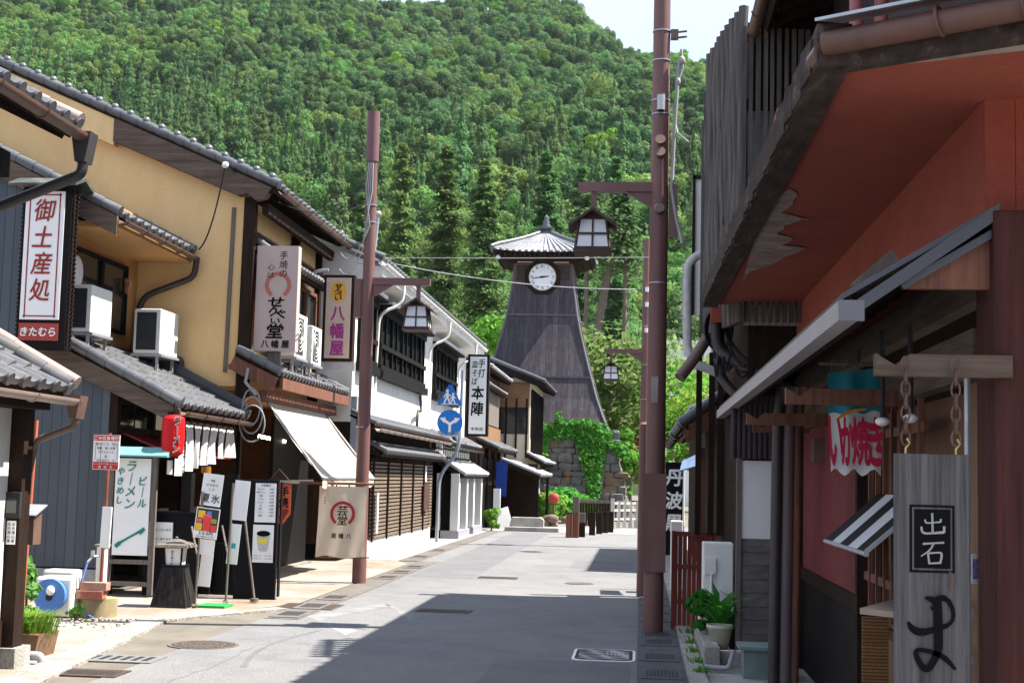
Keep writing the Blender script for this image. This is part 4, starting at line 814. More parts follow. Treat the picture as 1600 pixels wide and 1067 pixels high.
mb = MB(); mb.box(-5.15,-4.9,25.6,33.4,0,.34); mb.build('base_wall', m_wht, D)
# near end of D: grey sheet and small window
mb = MB(); mb.box(XW,-5.0,24.75,25.5,1.5,2.9); mb.build('grey_sheet', m_grypipe, D)
wn = MB(); wn.box(-5.1,-5.04,24.9,25.4,.9,1.45); wn = wn.build('small_window', m_glass, D)
mb = MB()
for y in (24.9,25.4): mb.beam((-5.02,y,.85),(-5.02,y,2.1),.05,.05)
mb.box(-5.08,-5.0,24.85,25.45,2.05,2.1); mb.build('frame', m_whtp, wn)
# lattice screen
Lt = thing('lattice_screen', 'long brown woven lattice screen along the white restaurant', 'screen', (-4.88,29.5,.3)); mb = MB(); y0, y1 = 25.75, 33.3
for z in np.arange(.36,1.80,.072): mb.box(-4.91,-4.865,y0,y1,z,z+.045)
mb.build('slats', mat('lattice_wood', (.17,.125,.09), .8, .25, 5), Lt)
mb = MB()
for i in range(int((y1-y0)/.17)+1):
    y = y0+.17*i; mb.box(-4.93,-4.9,y,y+.035,.36,1.8)
    if i % 9 == 0: mb.box(-4.86,-4.83,y,y+.07,.3,1.86)
mb.build('uprights', m_wdk, Lt)
MB().box(-4.99,-4.94,y0,y1,.34,1.84).build('backing', mat('backing_brown', (.10,.075,.055), .9), Lt)
rf = pent(Lt, (-4.62,y0-.2,1.93), y1-y0+.3, (-5.0,y0-.2,2.12), 'roof', m_tile, m_wdk, tw=.18, tl=.18, vr=.05, rafters=True)
mb = MB(); mb.box(-4.83,-4.80,31.7,32.4,.75,1.35); mb.box(-4.83,-4.815,31.9,32.05,1.4,1.75, 1); mb.build('notice', [mat('brown_board', (.07,.035,.03), .7), m_whtp], Lt)
mb = MB(); mb.box(-4.83,-4.80,26.0,26.12,.45,1.2); one('white_strip', mb, m_whtp, 'narrow white notice strip at the near end of the lattice screen', 'notice')
# gate porch
Gp = thing('gate_porch', 'small tiled porch with white posts at the restaurant entrance', 'porch', (-4.6,37.5,0))
pent(Gp, (-4.30,34.9,1.56), 5.3, (-4.95,34.9,1.95), 'roof', m_tilew, m_wdk, tw=.3, vr=.05)
mb = MB()
for y in (34.95,36.6,38.1,39.9): mb.box(-4.62,-4.42,y-.13,y+.13,.18,1.6)
mb.box(-5.0,-4.9,35,40,.2,1.6); mb.build('white_post', m_wht, Gp)
mb = MB(); mb.box(-4.89,-4.6,35.1,39.8,.1,1.58); mb.build('dark_door', m_wblk, Gp)
mb = MB(); mb.box(-4.85,-4.40,34.8,37.1,.009,.2); mb.box(-4.85,-4.40,37.9,40.05,.009,.2); mb.build('plinth', m_pvc, Gp)
mb = MB()
for y in np.arange(33.6,40.3,.42): mb.box(-4.85,-4.82,y,y+.2,1.98,2.38)
mb.build('shoji_grid', m_wht, Gp)
mb = MB()
for z in (1.98,2.18,2.38): mb.box(-4.82,-4.8,33.4,40.4,z,z+.03)
mb.build('rail', m_wdk, Gp)
# honjin sign
S, cx_, zt, w_, h_ = proj_sign('projecting_sign', 'white upright noodle restaurant sign with black brush letters', 735, 557, 758, 678, 37.0, .25, m_whtp, m_wblk, .06); yy = 37-.0135
mb = MB(); vtext(mb, '手打', (cx_+.09,yy,zt-.04), XA, ZA, .24, .26, skew=.1, sx=.8); vtext(mb, '皿そば', (cx_-.09,yy,zt-.1), XA, ZA, .2, .22, skew=.1, sx=.8); vtext(mb, '本陣', (cx_,yy,zt-.74), XA, ZA, .38, .42, bold=.03, skew=.06, sx=.9); htext(mb, '中央店', (cx_,yy,zt-h_+.13), XA, ZA, .1, .11, bold=.02); mb.build('lettering', m_ink, S)
# road signs
R_ = thing('road_sign', 'grey bent pole with blue crossing triangle and blue arrow disc', 'road sign', (-4.66,32.9,0)); mb = MB(); top = V((-4.12,32.75,3.9))
mb.tube(fillet([(-4.66,32.9,0),(-4.66,32.9,1.55),(-4.2,32.9,2.1),(-4.16,32.9,4.0)], .5), .04, 10); mb.build('pole', m_grypipe, R_)
y = 32.8; c1 = PY(703,622,y); c2 = PY(703,660,y); c3 = PY(702,677,y); m_bl = mat('sign_blue', (.012,.16,.56), .4, .04, 3)
def tri(c, r): return [(c.x-r, y, c.z-r*.55), (c.x+r, y, c.z-r*.55), (c.x+r*.12, y, c.z+r*1.05), (c.x-r*.12, y, c.z+r*1.05)]
tr = MB().prism(tri(c1, .30), (0,-.012,0)).build('triangle_sign', m_bl, R_)
def person_icon(mb, x, z, k):
    yy = y-.017; mb.poly([(x+.045*k*math.cos(t), yy, z+.2*k+.05*k*math.sin(t)) for t in np.linspace(0,6.28,11)[:-1]])
    for pts, wd in (([(0,.15),(.0,-.02)],.09),([(0,0),(-.07,-.1),(-.09,-.2)],.05),([(0,0),(.06,-.1),(.08,-.2)],.05),([(0,.12),(-.08,.05),(-.1,-.02)],.035),([(0,.12),(.07,.06),(.12,.04)],.035)): brush(mb, [(a*k,b*k) for a,b in pts], [wd*k]*len(pts), (x,yy+.004,z), XA, ZA, 1)
mb = MB(); person_icon(mb, c1.x-.06, c1.z+.02, .75); person_icon(mb, c1.x+.075, c1.z-.02, .6); mb.box(c1.x-.2,c1.x+.2,y-.0165,y-.0125,c1.z-.145,c1.z-.13); mb.build('pictogram', m_whtp, tr)
ds = MB().cyl((c2.x,y-.014,c2.z),(c2.x,y-.002,c2.z),.30,.30,32).build('round_sign', m_bl, R_)
mb = MB(); yy = y-.018; ar = [((0,-.22),(0,-.02)),((0,-.04),(-.14,.06)),((0,-.04),(.14,.06))]
for a, b in ar: brush(mb, [a,b], [.06,.06], (c2.x,yy+.004,c2.z), XA, ZA, 1)
for s in (-1,1): mb.poly([(c2.x+s*a,yy,c2.z+b) for a,b in ((.1,.12),(.24,.10),(.13,-.02))])
mb.build('arrows', m_whtp, ds)
pl = MB().box(c3.x-.27,c3.x+.27,y-.01,y,c3.z-.07,c3.z+.07).build('lower_plate', mat('plate_grey', (.5,.5,.48), .5), R_)
mb = MB(); htext(mb, '大型等', (c3.x,y-.011,c3.z), XA, ZA, .1, .17, bold=.02); mb.build('lettering', m_grypipe, pl)

# ================================================================== E: far shops on the left
E1 = thing('wooden_shop', 'dark boarded two storey shop with small tiled eaves beyond the restaurant', 'shop', (-6,45,0))
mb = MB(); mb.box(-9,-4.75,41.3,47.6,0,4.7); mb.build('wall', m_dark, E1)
mb = MB(); mb.box(-4.76,-4.70,41.35,47,3.15,4.2); mb.build('board_panel', m_wgry, E1)
mb = MB(); mb.box(-4.75,-4.68,41.35,47.5,2.55,3.1); mb.build('brown_panel', mat('tan_panel', (.20,.11,.055), .8, .2, 3), E1)
pent(E1, (-4.35,41.3,4.72), 6.4, (-8.5,41.3,6.2), 'roof', m_tilew, m_wdk, tw=.35, tl=.35, vr=.06)
pent(E1, (-4.45,41.5,4.22), 5.4, (-4.8,41.5,4.42), 'window_eave', m_tile, m_wdk, tw=.3, vr=.05)
pent(E1, (-4.1,41.3,2.35), 6.0, (-4.8,41.3,2.65), 'pent_roof', m_tile, m_wdk, tw=.3, vr=.06)
mb = MB(); 
for y in (41.6,43.5,45.4,47.2): mb.beam((-4.7,y,0),(-4.7,y,2.4),.14,.14)
mb.build('post', m_wdk, E1); mb = MB(); mb.box(-4.74,-4.69,41.8,46.8,.0,2.1); mb.build('shopfront', m_wblk, E1)
E2 = thing('corner_shop', 'timber corner shop with tall windows in front of the clock tower', 'shop', (-5,51,0))
mb = MB(); mb.box(-8,-3.75,48,54,0,4.9); mb.build('wall', m_cream, E2)
pent(E2, (-3.25,47.7,4.75), 6.6, (-7.5,47.7,6.4), 'roof', m_tiled, m_wdk, tw=.35, tl=.35, vr=.07)
mb = MB(); mb.prism([(-3.2,47.68,4.68),(-7.5,47.68,6.3),(-7.5,47.68,6.05),(-3.2,47.68,4.5)], (0,.06,0)); mb.build('barge_board', m_wblk, E2)
mb = MB(); mb.box(-8,-3.77,47.95,47.99,3.9,4.75); mb.build('brown_gable', mat('tan_panel', (.2,.11,.055)), E2)
wn = MB().box(-3.76,-3.72,48.3,53.6,2.9,4.5).build('window', m_glass, E2); f = MB()
for y in np.linspace(48.3,53.6,9): f.beam((-3.70,y,2.2),(-3.70,y,4.55),.06,.06)
f.build('frame', m_wblk, wn)
mb = MB()
for x in (-4.9,-4.55,-4.2,-3.85): mb.beam((x,47.96,2.2),(x,47.96,4.2),.06,.06)
mb.build('window_bar', m_wblk, E2); MB().box(-4.95,-3.8,47.965,47.99,3.0,4.2).build('end_window', m_glass, E2)
pent(E2, (-3.2,47.6,2.05), 6.2, (-3.8,47.6,2.35), 'pent_roof', m_tilew, m_wdk, tw=.3, vr=.05)
pent(E2, (-3.0,43.2,1.60), 5.2, (-4.2,43.2,2.05), 'shop_awning_roof', m_tilew, m_wdk, tw=.3, vr=.05, rafters=True)
mb = MB()
for y in (43.4,48): mb.beam((-3.1,y,0),(-3.1,y,1.6),.08,.08)
mb.build('post', m_wblk, E2)
mb = MB(); mb.box(-4.6,-3.4,47.4,47.5,0,2.0); mb.build('dark_front', m_wdk, E2)
mb = MB(); mb.poly([(-4.3,42.6,2.0),(-3.95,42.6,2.0),(-3.98,42.62,.95),(-4.2,42.6,1.0),(-4.28,42.62,.75)][::-1]); one('shop_flag', mb, mat('flag_blue', (.015,.045,.26), .8, .08, 4, transl=.3), 'deep blue cloth hanging at the dark shop front', 'banner')
bs = thing('a_frame_sign', 'white leaning signboard on the kerb before the dark shop', 'sign board', (-3.9,41.9,0)); MB().beam((-3.85,41.6,.02),(-4.05,41.8,.62),.42,.03,(0,1,0)).build('board', m_whtp, bs)
mb = MB(); mb.beam((-4.25,41.8,.05),(-4.25,41.8,.62),.03,.03); mb.build('leg', m_wgry, bs)
mb = MB(); mb.box(-4.25,-4.05,41.5,41.6,.6,1.2); one('shop_placard', mb, m_whtp, 'white upright placard left of the leaning signboard', 'sign')
mb = MB(); mb.prism([(-3.75,41.3,.12),(-2.75,41.3,.12),(-2.75,41.3,.34),(-2.85,41.3,.4),(-3.68,41.3,.4)], (0,.25,0)); mb.box(-3.85,-2.3,41.0,41.9,.012,.13); one('stone_kerb_bench', mb, m_conc2, 'long low stone block at the corner of the street', 'stone block', bevel=.015)
mb = MB(); r_ = random.Random(4)
for i in range(14): mb.ball((-3.0+r_.random()*.9,42.3+r_.random()*.5,.12+r_.random()*.25), (.12+.1*r_.random(),.12,.1+.06*r_.random()), 7, 5)
one('rock_pile', mb, mat('brown_rock', (.16,.12,.09), .9, .4, 6, bump=.5), 'small brown rocks heaped behind the stone block', 'rocks')
rf_ = thing('red_parasol_sign', 'round red ornament on a thin tripod by the far shop', 'ornament', (-2.55,42.5,0)); MB().ball((-2.55,42.5,.95),(.16,.08,.16),14,10).build('disc', mat('ornament_red', (.36,.045,.04), .6, .3, 12), rf_)
mb = MB()
for dx in (-.12,.12): mb.tube([(-2.55,42.5,.8),(-2.55+dx,42.45,.01)], .012, 5)
mb.build('leg', m_wgry, rf_)

# ================================================================== lamp posts
def lamp_post(x, y, h, r0, r1, lab, sleeve=None, lean=.0):
    L_ = thing('lamp_post', lab, 'lamp post', (x,y,0), 'brown lamp posts with house lanterns'); za = 4.50
    mb = MB(); mb.cyl((x,y,0),(x+lean,y,h),r0,r1,22); mb.build('pole', m_pole, L_)
    if sleeve: mb = MB(); mb.cyl((x+lean*sleeve[0]/h,y,sleeve[0]),(x+lean,y,h+.01),r1*1.22,r1*1.22,22); mb.build('sleeve', m_poled, L_)
    if h > 8: mb = MB(); mb.box(x-r0-.012,x+r0+.012,y-r0-.012,y+r0+.012,.62,1.62); mb.build('band_box', m_pole, L_)
    return L_
def lamp_arm(L_, x, y, s=1, za=4.50, ln_=.90, r=.085, dr=-1):
    F = lambda d: x+dr*d
    mb = MB(); mb.beam((F(ln_),y,za),(F(-.05),y,za),.10,.10); mb.prism([(F(.36),y-.03,za-.05),(F(r*.6),y-.03,za-.05),(F(r*.6),y-.03,za-.24)], (0,.06,0)); mb.beam((F(ln_-.17),y,za-.05),(F(ln_-.17),y,za-.26),.055,.055); mb.beam((F(-r-.06),y,za-.52),(F(-r-.06),y,za+.03),.09,.10); mb.build('arm', m_pole, L_)
    cx_, cz_ = F(ln_-.17), za-.26
    lb_ = MB(); frustum(lb_, cx_, y, cz_-.40, cz_-.10, .175, .135); lb_ = lb_.build('lamp_panel', m_lampg, L_)
    f = MB()
    for sx in (-1,0,1):
        for sy in (-1,0,1):
            if sx or sy: f.beam((cx_+sx*.178,y+sy*.178,cz_-.41),(cx_+sx*.138,y+sy*.138,cz_-.09),.02,.02)
    for z, a in ((cz_-.41,.18),(cz_-.26,.162),(cz_-.095,.14)):
        for s_ in (-1,1): f.beam((cx_-a,y+s_*a,z),(cx_+a,y+s_*a,z),.022,.022); f.beam((cx_+s_*a,y-a,z),(cx_+s_*a,y+a,z),.022,.022)
    f.box(cx_-.2,cx_+.2,y-.2,y+.2,cz_-.445,cz_-.425)
    f.build('lamp_frame', mat('lamp_wood', (.07,.046,.04), .75, .3, 5, bump=.2), lb_)
    g = MB(); g.prism([(cx_-.14,y-.13,cz_-.09),(cx_+.14,y-.13,cz_-.09),(cx_,y-.13,cz_+.0)], (0,.26,0))
    for s_ in (-1,1): g.prism([(cx_,y-.24,cz_+.01),(cx_+s_*.25,y-.24,cz_-.17),(cx_+s_*.25,y-.24,cz_-.20),(cx_,y-.24,cz_-.025)], (0,.48,0))
    g.build('lamp_roof', MATS['lamp_wood'], L_)
def bands(L_, x, y, zs, r):
    mb = MB()
    for z in zs: mb.cyl((x,y,z),(x,y,z+.012),r,r,20)
    mb.build('steel_band', m_steel, L_)
LP1 = lamp_post(-3.93, 20.05, 6.78, .10, .076, 'brown lamp post at the rice cracker shop awning', (6.05,), -.02); lamp_arm(LP1, -3.94, 20.05, za=4.30, ln_=.90, dr=1)
bands(LP1, -3.95, 20.05, (2.2,5.4,5.15), .095)
mb = MB()
for k in range(4): mb.tube([(-3.98+.02*k,19.97,6.02),(-4.0+.03*k,19.93,5.6),(-3.93-.02*k,19.93,5.1),(-4.03,19.98,4.85)], .009, 5)
mb.build('cable', m_cablew, LP1)
LP2 = lamp_post(.155, 14.85, 9.5, .105, .082, 'tall thick brown utility pole with a house lantern, nearest on the right'); lamp_arm(LP2, .155, 14.85, za=4.62, ln_=.86)
bands(LP2, .155, 14.85, (1.75,2.15,3.6,5.98,6.3,5.55,5.4), .099)
mb = MB(); mb.box(.02,.06,14.8,14.9,6.75,7.1); mb.box(.25,.29,14.8,14.9,6.75,7.1); mb.cyl((.155,14.73,5.42),(.155,14.73,5.60),.045); mb.box(.25,.33,14.8,14.88,6.22,6.32)
for z in (6.24,6.30): mb.cyl((.33,14.84,z),(.42,14.84,z+.01),.012)
for z in (5.08,4.95,4.35): mb.cyl((.155,14.78,z),(.155,14.70,z+.03),.04,.055)
mb.build('fitting', m_gut, LP2)
mb = MB(); mb.cyl((.155,14.71,5.42),(.155,14.71,5.58),.04); mb.build('transformer_cap', m_steel, LP2)
mb = MB(); mb.tube([(.34,14.8,6.0),(.30,14.8,5.2),(.28,14.8,4.6),(.33,14.8,4.3),(.4,14.7,4.0)], .02, 6); mb.tube([(.36,14.8,6.1),(.38,14.8,5.9),(.31,14.8,5.7)], .014, 5); mb.tube([(.28,14.8,5.5),(.33,14.8,5.2),(.45,14.6,5.05)], .01, 5)
mb.ball((.37,14.8,5.98),(.035,.035,.05)); mb.ball((.33,14.8,5.75),(.03,.03,.05)); mb.build('cable', m_cablew, LP2)
LP3 = lamp_post(.08, 33.0, 7.15, .115, .085, 'distant brown lamp post seen beside the tall brown pole'); lamp_arm(LP3, .04, 33.0, za=4.52, ln_=.92, r=.1)
bands(LP3, .08, 33.0, (2.2,2.35,2.5,3.4,4.2,5.1), .112)
mb = MB(); 
for z in (5.9,5.55,4.95): mb.cyl((.1,32.86,z),(.1,32.86,z+.1),.05)
mb.box(.0,.2,32.82,32.9,2.62,2.8); mb.build('fitting', m_whtp, LP3)
MB().box(.03,.13,32.875,32.885,2.05,2.35).build('number_plate', m_whtp, LP3)
mb = MB(); mb.box(.10,.17,14.744,14.748,2.35,2.62); mb.build('number_plate', mat('aged_plate', (.30,.24,.23), .7, .3, 9), LP2)
mb = MB(); mb.cyl((.05,19.3,0),(.05,19.3,2.3),.075,.07,18); mb.cyl((.05,19.3,2.3),(.05,19.3,2.33),.072,.03,18); one('short_post', mb, m_pole, 'short brown post on the gutter behind the tall brown pole', 'post')
# overhead wires
mb = MB(); mb.tube(sag(PY(300,398,36),PY(1040,402,30),.05), .009, 5); one('overhead_wire', mb, m_cablew, 'overhead wire, the upper of two in front of the tower roof', 'wire', 'overhead wires')
mb = MB(); mb.tube(sag(PY(560,400,30),PY(1010,452,33),.2), .010, 5); one('overhead_wire', mb, m_cablew, 'overhead wire, the lower of two crossing under the clock', 'wire', 'overhead wires')
for i, (a, b, d) in enumerate([((-5.3,24.3,5.1),(-3.98,20.05,5.0),.3),((-5.3,24.3,5.4),(-3.98,20.05,5.05),.25)]):
    mb = MB(); mb.tube(sag(a,b,d), .008, 5); one('service_wire', mb, m_cablew, ['pale drooping cable from yellow eave to the left post, lower one','pale drooping cable from yellow eave to the left post, upper one'][i], 'wire', 'service cables')
mb = MB(); mb.cyl((-4.95,24.7,3.0),(-4.72,24.7,6.1),.025); mb.ball((-4.72,24.7,6.15),.06); one('service_mast', mb, m_steel, 'thin steel mast with white insulators behind the yellow eave', 'mast')
# ================================================================== clock tower
TX, TY = -3.96, 57.0
T = thing('clock_tower', 'tall flared clock tower of dark boards with pale tiled roof', 'clock tower', (TX,TY,3.4))
prof = [(3.40,2.72),(3.9,2.50),(4.6,2.24),(5.45,2.00),(6.4,1.74),(7.2,1.54),(7.94,1.38),(9.0,1.22),(10.05,1.13)]
mb = MB()
for (z0,a),(z1,b) in zip(prof,prof[1:]):
    n = 12
    for sx, sy in ((0,-1),(1,0),(0,1),(-1,0)):
        tx, ty = -sy, sx
        mb.add([(TX+sx*h+tx*h*s, TY+sy*h+ty*h*s, z) for z, h in ((z0,a),(z1,b)) for s in (-1,1)], [(0,1,3,2)])
mb.build('body', m_slab, T)
mb = MB()
for z, h in ((5.45,2.02),(7.94,1.40)):
    for s in (-1,1): mb.beam((TX-h,TY+s*h,z),(TX+h,TY+s*h,z),.05,.07); mb.beam((TX+s*h,TY-h,z),(TX+s*h,TY+h,z),.05,.07)
for s in (-1,1):
    for q in (-1,1): mb.tube([(TX+s*h,TY+q*h,z) for z, h in prof], .055, 6)
for s in (-1,1): mb.beam((TX-2.75,TY+s*2.72,3.4),(TX+2.75,TY+s*2.72,3.4),.08,.1); mb.beam((TX+s*2.72,TY-2.7,3.4),(TX+s*2.72,TY+2.7,3.4),.08,.1)
mb.build('corner_trim', mat('tower_trim', (.10,.09,.098), .6, .15, 4), T)
hw = 1.16
mb = MB()
for s in (-1,1):
    mb.box(TX+s*.5,TX+s*(hw+.0),TY-hw-.03,TY-hw-.0,9.15,9.95); mb.box(TX+s*(hw-.02),TX+s*(hw+.03),TY-hw,TY+hw,9.2,10.0)
mb.build('louvre', mat('louvre_brown', (.06,.045,.042), .7, .2, 4, stripe=(ZA,.09,.3,.4)), T)
mb = MB()
for s in (-1,1):
    for x in (.47,1.1): mb.beam((TX+s*x,TY-hw-.04,9.1),(TX+s*x,TY-hw-.04,9.98),.07,.05)
mb.beam((TX-1.16,TY-hw-.04,9.98),(TX+1.16,TY-hw-.04,9.98),.06,.07); mb.build('clock_room_frame', m_wred, T)
mb = MB()
for s in (-1,1): mb.box(TX+s*.42,TX+s*1.02,TY-hw-.22,TY-hw-.05,10.03,10.24)
mb.build('white_beam', m_whtp, T)
CY = TY-hw-.10; CC = V((TX-.02,CY,9.46))
def ngon(c, r, n, a0=0): return [(c.x+r*math.cos(2*math.pi*i/n+a0), c.y, c.z+r*math.sin(2*math.pi*i/n+a0)) for i in range(n)]
fr = MB().prism(ngon(CC,.76,8,math.pi/8)[::-1], (0,.10,0)).build('clock_frame', m_wdk, T)
MB().prism(ngon(CC+V((0,-.015,0)),.545,40)[::-1], (0,.014,0)).build('clock_face', m_whtp, fr)
mb = MB()
for i, s in enumerate(['XII','I','II','III','IV','V','VI','VII','VIII','IX','X','XI']):
    t = math.pi/2 - i*math.pi/6; r = V((math.sin(t),0,-math.cos(t))); u = V((math.cos(t),0,math.sin(t)))
    htext(mb, s, CC+V((0,-.016,0))+u*.43, r, u, .17, .055 if len(s) < 4 else .05, bold=.035, sx=.55)
ring(mb, CC+V((0,-.018,0)), .54, .525, 0, 360); mb.build('numerals', m_ink, fr)
mb = MB()
for ang, L, wd in ((math.pi+.16,.43,.05),(.12,.26,.075)):   # quarter to three
    d = V((math.cos(ang),0,math.sin(ang))); mb.beam(CC+V((0,-.03,0))-d*.08, CC+V((0,-.03,0))+d*L, .012, wd, V((-d.z,0,d.x)), w2=.012, h2=wd*.4)
mb.build('hands', m_ink, fr)
# roof
RE, RZ, AP = 2.02, 10.36, 11.42
mb = MB()
for sx, sy in ((0,-1),(1,0),(0,1),(-1,0)):
    tx, ty = -sy, sx; n = 16; rows = 7
    def rp(s, t):
        h = RE*(1-t)+.10*t; z = RZ + (AP-RZ)*(t**.86 if t < 1 else 1) + .12*abs(s)**3*(1-t)*(1-t) - .08*math.sin(math.pi*t)
        return V((TX+sx*h+tx*h*s, TY+sy*h+ty*h*s, z))
    for i in range(n):
        s0, s1, s2 = -1+2*i/n, -1+2*(i+.5)/n, -1+2*(i+1)/n
        for j in range(rows):
            t0, t1 = j/rows, (j+1)/rows
            mb.add([rp(s0,t0), rp(s2,t0), rp(s2,t1), rp(s0,t1)], [(0,1,2,3)])
            mb.beam(rp(s1,t0)+V((0,0,.035)), rp(s1,t1)+V((0,0,.025)), .11*(1-t0)+.02, .07, w2=.11*(1-t1)+.02)
mb.build('roof', mat('bright_roof_tile', (.31,.31,.33), .5, .2, 4, dirt=(.2,.2,.21), dscale=3), T)
mb = MB()
for sx in (-1,1):
    for sy in (-1,1):
        mb.tube([(TX+sx*(RE*(1-t)+.1*t), TY+sy*(RE*(1-t)+.1*t), RZ+(AP-RZ)*t**.82+.12*(1-t)**2-.08*math.sin(math.pi*t)+.08) for t in np.linspace(0,1,8)], .085, 7)
mb.ball((TX,TY,AP+.08),(.2,.2,.16)); mb.box(TX-.3,TX+.3,TY-.3,TY+.3,AP+.16,AP+.21); mb.lathe((TX,TY,AP+.2), [(.16,0),(.2,.1),(.11,.2),(.15,.28),(.07,.38),(.1,.44),(.02,.56)], 10); mb.build('ridge_tile', m_tile, T)
mb = MB(); frustum(mb, TX, TY, RZ-.28, RZ-.04, 1.55, 1.98); frustum(mb, TX, TY, 10.0, RZ-.28, 1.2, 1.5)
for s in np.linspace(-1.85,1.85,20): mb.box(TX+s-.04,TX+s+.04,TY-1.97,TY+1.97,RZ-.16,RZ-.06)
mb.build('eaves', m_wdk, T)
mb = MB()
for sx in (-1,1): mb.ball((TX+sx*1.75,TY-1.8,RZ-.2),.1)
mb.build('eave_end_cap', m_whtp, T)
# ------------------------------------------------------------------ stone base
SB = thing('boulder_wall', 'rough boulder wall carrying the clock tower, half covered in ivy', 'stone wall', (TX,TY,0)); mb = MB(); frustum(mb, TX, TY, 0, 3.33, 3.45, 2.82); mb.build('core', mat('rock_shadow', (.05,.045,.04), .95, .3, 4), SB)
mb = MB(); r_ = random.Random(11); m_rocks = [mat('boulder_grey', (.125,.12,.115), .95, .35, 4, bump=.8, bscale=9, dirt=(.05,.048,.045), dscale=3), mat('boulder_brown', (.15,.11,.075), .95, .35, 4, bump=.8, bscale=9, dirt=(.1,.08,.06), dscale=3), mat('boulder_blue', (.10,.115,.12), .95, .3, 4, bump=.8, bscale=9, dirt=(.2,.2,.19), dscale=4, dlo=.55, dhi=.75)]
def boulder(mb, c, rx, ry, rz, m):
    """an angular stone: a rounded box with jittered corners"""
    b = len(mb.v); pts = []
    nu, nv = 8, 5
    for j in range(nv+1):
        t = math.pi*(j/nv-.5)
        for i in range(nu):
            p = 2*math.pi*i/nu; f = lambda q: math.copysign(abs(q)**.5, q)
            k = 1+.30*(r_.random()-.5)
            pts.append((c[0]+rx*k*f(math.cos(p))*abs(math.cos(t))**.6, c[1]+ry*k*f(math.sin(p))*abs(math.cos(t))**.6, c[2]+rz*k*f(math.sin(t))))
    mb.add(pts, [(j*nu+i, j*nu+(i+1) % nu, (j+1)*nu+(i+1) % nu, (j+1)*nu+i) for j in range(nv) for i in range(nu)], m)
for face in (0,1):
    z = .0
    while z < 3.25:
        hgt = .17+.24*r_.random(); s = -1.0
        while s < 1.0:
            wd = .2+.42*r_.random(); half = 3.47-.63*(z+hgt/2)/3.33; x = s*half+wd/2
            if face == 0: c = (TX+x, TY-half+.02*r_.random(), z+hgt/2+.05*(r_.random()-.5)); boulder(mb, c, wd*.56, .12+.08*r_.random(), hgt*.60, r_.choice([0,0,1,2]))
            else: c = (TX+half, TY+x, z+hgt/2); boulder(mb, c, .12+.08*r_.random(), wd*.56, hgt*.60, r_.choice([0,0,1,2]))
            s += wd/half
        z += hgt
mb.build('boulders', m_rocks, SB)
# ------------------------------------------------------------------ bollards, fences
us = [(889,802,840),(899,777,840),(909,802,839),(925,801,836),(936,801,834),(945,800,833),(954,800,832)]; lab = ['leftmost, reddish','tall with pale top half','third, just right of the tall one','fourth, after the gap','fifth, after the gap','sixth, second from the right end','last at the right end']
for (u,v0,v1), q in zip(us, lab):
    p = PZ(u,v1); z1 = PY(u,v0,p.y).z; b = thing('bollard', 'brown wooden bollard at the street end, '+q, 'bollard', (p.x,p.y,0), 'wooden bollards at the street end'); w_ = .085
    MB().box(p.x-w_,p.x+w_,p.y-w_,p.y+w_,0,z1 if 'tall' not in q else z1*.62).build('post', m_wred if u < 905 else m_wdk, b, .008)
    MB().box(p.x-w_,p.x+w_,p.y-w_,p.y+w_,(z1 if 'tall' not in q else z1*.62)+.001,z1+.02).build('cap', m_wgry if 'tall' in q else m_wdk, b)
Fc = thing('wooden_fence', 'low brown board fence behind the bollards', 'fence', (-1.4,46,0)); p0, p1 = PY(905,800,46), PY(957,800,46)
mb = MB(); 
for i in range(12): t = i/12; mb.box(p0.x+(p1.x-p0.x)*t,p0.x+(p1.x-p0.x)*(t+.075),46,46.04,.05,.78)
mb.build('boards', m_wdk, Fc); mb = MB(); mb.box(p0.x-.05,p1.x+.05,45.95,46.09,.78,.88); mb.build('top_rail', m_wgry, Fc)
Wf = thing('stone_fence', 'pale stone railing fence at the right end of the street', 'fence', (-.2,46,0)); mb = MB(); q0, q1 = V((-.85,45.5,0)), V((1.2,48.6,0)); k = 11
for i in range(k+1):
    p = q0.lerp(q1,i/k); mb.box(p.x-.06,p.x+.06,p.y-.06,p.y+.06,0,.86 if i else .95)
mb.build('post', mat('pale_stone', (.42,.39,.35), .9, .2, 5), Wf); mb = MB()
for z in (.3,.58,.80): mb.beam(q0+V((0,0,z)),q1+V((0,0,z)),.05,.07)
mb.build('rail', MATS['pale_stone'], Wf)
# white keep-like building with tiled roof, right
Kp = thing('white_storehouse', 'small white walled house with pale hipped tile roof in the distance', 'house', (2.5,90,0)); mb = MB(); mb.box(1.5,8,90,96,0,9.0); mb.build('wall', m_wht, Kp)
mb = MB()
for i in range(12):
    x = .9+7.6*i/12; mb.beam((x,89.3,9.0),(x+.2*(6-i)*.6,92.8,10.6),.4,.2)
mb.prism([(.9,89.3,9),(8.6,89.3,9),(6.6,93,10.6),(2.9,93,10.6)], (0,0,-.12)); mb.build('roof', m_tile, Kp)
# ================================================================== F: red stucco house, right
F_ = thing('red_house', 'red stuccoed street house with deep soffit and tiled canopy on the right', 'house', (3,9,0)); XR = 1.38
mb = MB(); mb.box(XR,1.5,5.87,13.2,2.5,3.135); mb.box(1.5,6,5.85,6.0,2.4,3.6); mb.box(XR,1.502,5.85,5.868,2.5,3.135); mb.build('stucco_wall', m_redst, F_); MB().box(XR,1.45,9.2,12.4,.78,2.2).build('lower_wall', mat('shade_darkened_stucco', (.17,.035,.034), .95, .12, 20, bump=.35, bscale=200, dirt=(.12,.024,.025), dscale=.9, speck=(160,.15)), F_)  # lower wall's colour darkened to paint in the deep shade under the canopy
mb = MB(); mb.poly([(.72,5.36,3.13),(.62,12.75,3.13),(XR,12.75,3.135),(XR,5.85,3.135),(3.2,5.85,3.135),(3.2,3.87,3.13)][::1]); mb.build('soffit', m_redst, F_)
